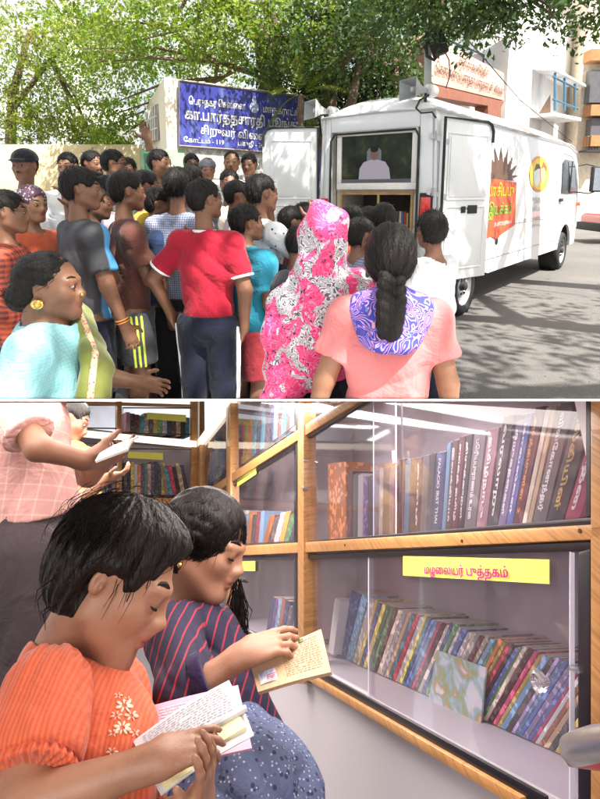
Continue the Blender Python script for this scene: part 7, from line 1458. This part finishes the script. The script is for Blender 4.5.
tb = empty('tan_book', I(290, 660, 1.14), 'thin tan book with printed text held by the girl in navy', 'book')
cs = [I(250, 663, 1.16), I(321, 629, 1.16), I(331, 672, 1.10), I(258, 692, 1.10)]; TAN = mat('tan page', (.52, .35, .21), .6, 0, .05, 30, .05); sheet('cover', cs, .006, TAN, tb, .002)
textlines(tb, *cs, 14, mat('brown ink', (.25, .17, .11), .6, bump=0), .0006, 7, .42, .93, .08, .86, curl=.002, fill=.3)
sheet('sticker', [q4(.06, .48, cs), q4(.30, .48, cs), q4(.30, .84, cs), q4(.06, .84, cs)], -.0014, PW, tb, .002); textlines(tb, *cs, 5, mat('blue ink', (.12, .18, .4), .5, bump=0), .0052, 12, .08, .28, .52, .70, curl=.002, fill=.6); textlines(tb, *cs, 3, REDI, .0052, 13, .17, .30, .68, .82, curl=.002, fill=.6)
sheet('emblem', [q4(.66, .03, cs), q4(.74, .03, cs), q4(.74, .12, cs), q4(.66, .12, cs)], -.0012, mat('green emblem ink', (.06, .12, .04), .5), tb, .002)
# ---- standing man
g3 = Sitter(I(25, 980, 1.7), 'man in a pink checked shirt and dark trousers standing behind the girl in orange', 'brown'); L = g3.L
g3.hd = Head(L(10, 300, 1.6), .22, euler(-80))
S = SDF(.0035); sh_, el_, wr_ = L(0, 385, 1.52), L(38, 448, 1.46), L(86, 461, 1.55); S.cap(sh_, el_, .042, .033, .02); S.cap(el_, wr_, .033, .022, .012)
hand(S, wr_, L(112, 456, 1.58) - wr_, L(98, 440, 1.6) - L(98, 465, 1.56), L(100, 450, 1.5) - L(100, 452, 1.7), .155, (20, 26, 32, 36), (.4, .4), .006, 4); ma = S.mesh()
S = SDF(.0035); e2_, w2_ = L(60, 470, 1.95), L(90, 478, 1.85); S.cap(L(52, 400, 1.9), e2_, .046, .036, .02); S.cap(e2_, w2_, .036, .026, .012); hand(S, w2_, L(110, 455, 1.8) - w2_, (0, 0, 1), (0, -1, 0), .15, (20, 26, 32, 36)); mb_ = S.mesh()
S = SDF(.01); S.cap(L(20, 420, 1.68), L(22, 560, 1.72), .07, .07, .05); mc = S.mesh(); g3.root([ma, mb_, mc])
PCH = checks('pink check shirt', (.50, .27, .24), (.60, .42, .38), 26, .12)
S = SDF(.006); S.cap(L(14, 380, 1.66), L(22, 450, 1.68), .145, .125, .06); S.cap(L(22, 450, 1.68), L(28, 524, 1.70), .125, .14, .06, None, 'add', (0, 1)); S.post.append(folds(.006, 7, 26, 26)); g3.P('shirt', S, PCH)
S = SDF(.006); S.cap(sh_, sh_ + (el_ - sh_) * .80, .070, .064, .03, None, 'add', (0, 1)); S.post.append(folds(.005, 9, 34, 34)); g3.P('sleeve', S, PCH)
S = SDF(.008); S.cap(L(26, 505, 1.70), L(24, 560, 1.70), .125, .13, .05); S.cap(L(30, 560, 1.64), L(26, 800, 1.62), .105, .085, .04); S.cap(L(10, 560, 1.80), L(0, 800, 1.85), .105, .085, .04); S.post.append(folds(.006, 19, 18, 26)); g3.P('trousers', S, cloth('charcoal brown trousers', (.055, .042, .048)))
mb2 = empty('magazine', I(115, 450, 1.6), 'small pale magazine held by the man in the pink checked shirt', 'book'); cs = [I(95, 461, 1.50), I(108, 447, 1.58), I(138, 436, 1.54), I(127, 449, 1.46)]; sheet('cover', cs, .006, mat('pale magazine', (.62, .58, .56), .5), mb2, .006); textlines(mb2, *cs, 6, INK, .001, 15, curl=.006, fill=.3)
# ---- boy at the back
g4 = Sitter(I(75, 760, 2.7), 'boy with a cropped head in a yellow patterned shirt standing at the far cabinet', 'brown'); L = g4.L
h4 = g4.hd = Head(L(70, 421, 2.75), .21, euler(-75, -18, 0)); S = SDF(.006); h4.skin(S); S.cap(h4.p(0, -.1, -.2), L(64, 452, 2.78), .045, .055, .03); S.cap(L(66, 468, 2.66), L(80, 500, 2.6), .042, .032, .02); S.cap(L(80, 500, 2.6), L(108, 478, 2.6), .032, .022, .02); hand(S, L(108, 478, 2.6), V(1, 0, .3), V(0, 0, 1), V(0, -1, 0), .13); g4.root([S.mesh()])
S = SDF(.006); h4.hair(S, thick=.04); P_, Q_ = S.mesh(); v_, f_ = tufts(P_, Q_, h4, 700, .025, .0016, 3); o = mesh_np('hair', np.concatenate([P_, v_]), np.concatenate([Q_, f_ + len(P_)]), HAIR, None, True); o.parent = g4.o
h4.eyes(g4.o)
S = SDF(.008); S.cap(L(70, 470, 2.75), L(74, 530, 2.75), .13, .12, .05); S.cap(L(64, 458, 2.68), L(84, 458, 2.85), .05, .05, .05); S.cap(L(65, 464, 2.66), L(76, 490, 2.61), .06, .055, .03, None, 'add', (0, 1)); S.post.append(folds(.007, 3)); g4.P('shirt', S, spotted('yellow patterned shirt', (.30, .20, .04), (.16, .07, .03), 30, .3))
S = SDF(.01); S.cap(L(74, 530, 2.75), L(74, 800, 2.75), .12, .10, .05); g4.P('trousers', S, C_['brown'])
# ------------------------------------------------------------- everything above the separator line stays outside, everything below inside
for o in [o for o in col.objects if o.type == 'EMPTY' and False]: pass
bpy.context.view_layer.update()
def cut(objs, n, co):
    for o in objs:
        if o.type != 'MESH' or not len(o.data.vertices): continue
        me = o.data; k = len(me.vertices); c = np.empty(k * 3, np.float32); me.vertices.foreach_get('co', c); mw = np.array(o.matrix_world); w_ = c.reshape(-1, 3) @ mw[:3, :3].T + mw[:3, 3]; d = (w_ - co) @ n
        if (d <= 0).all(): continue
        if (d > 0).all(): bpy.data.objects.remove(o); continue
        inv = Matrix(mw).inverted(); nl = np.array(Matrix(mw).to_3x3().transposed()) @ n
        bm = bmesh.new(); bm.from_mesh(me); bmesh.ops.bisect_plane(bm, geom=bm.verts[:] + bm.edges[:] + bm.faces[:], plane_co=inv @ Vector(co), plane_no=Vector(nl), clear_outer=True)
        bm.to_mesh(me); bm.free()
n_in = -nrmz(np.cross(ray(0, 400.8), ray(600, 400.8))); n_in = n_in if n_in[2] > 0 else -n_in
inside = [o for o in list(col.objects) if o.name in CABSET]
cut([o for o in list(col.objects) if o.name not in OUTSET and not o.name.startswith('separator_sun_block')], n_in, CP)
cut([o for o in list(col.objects) if o.name in OUTSET and o.type == 'MESH' and o.parent is not None and not o.name.startswith('wheel') and ((np.array(o.bound_box) @ np.array(o.matrix_world)[:3, :3].T + np.array(o.matrix_world)[:3, 3])[:, 1].min() < 3.9)], CUTN, CP)
for o in [o for o in col.objects if o.type == 'EMPTY' and not any(c.type == 'MESH' for c in o.children_recursive)]: bpy.data.objects.remove(o)
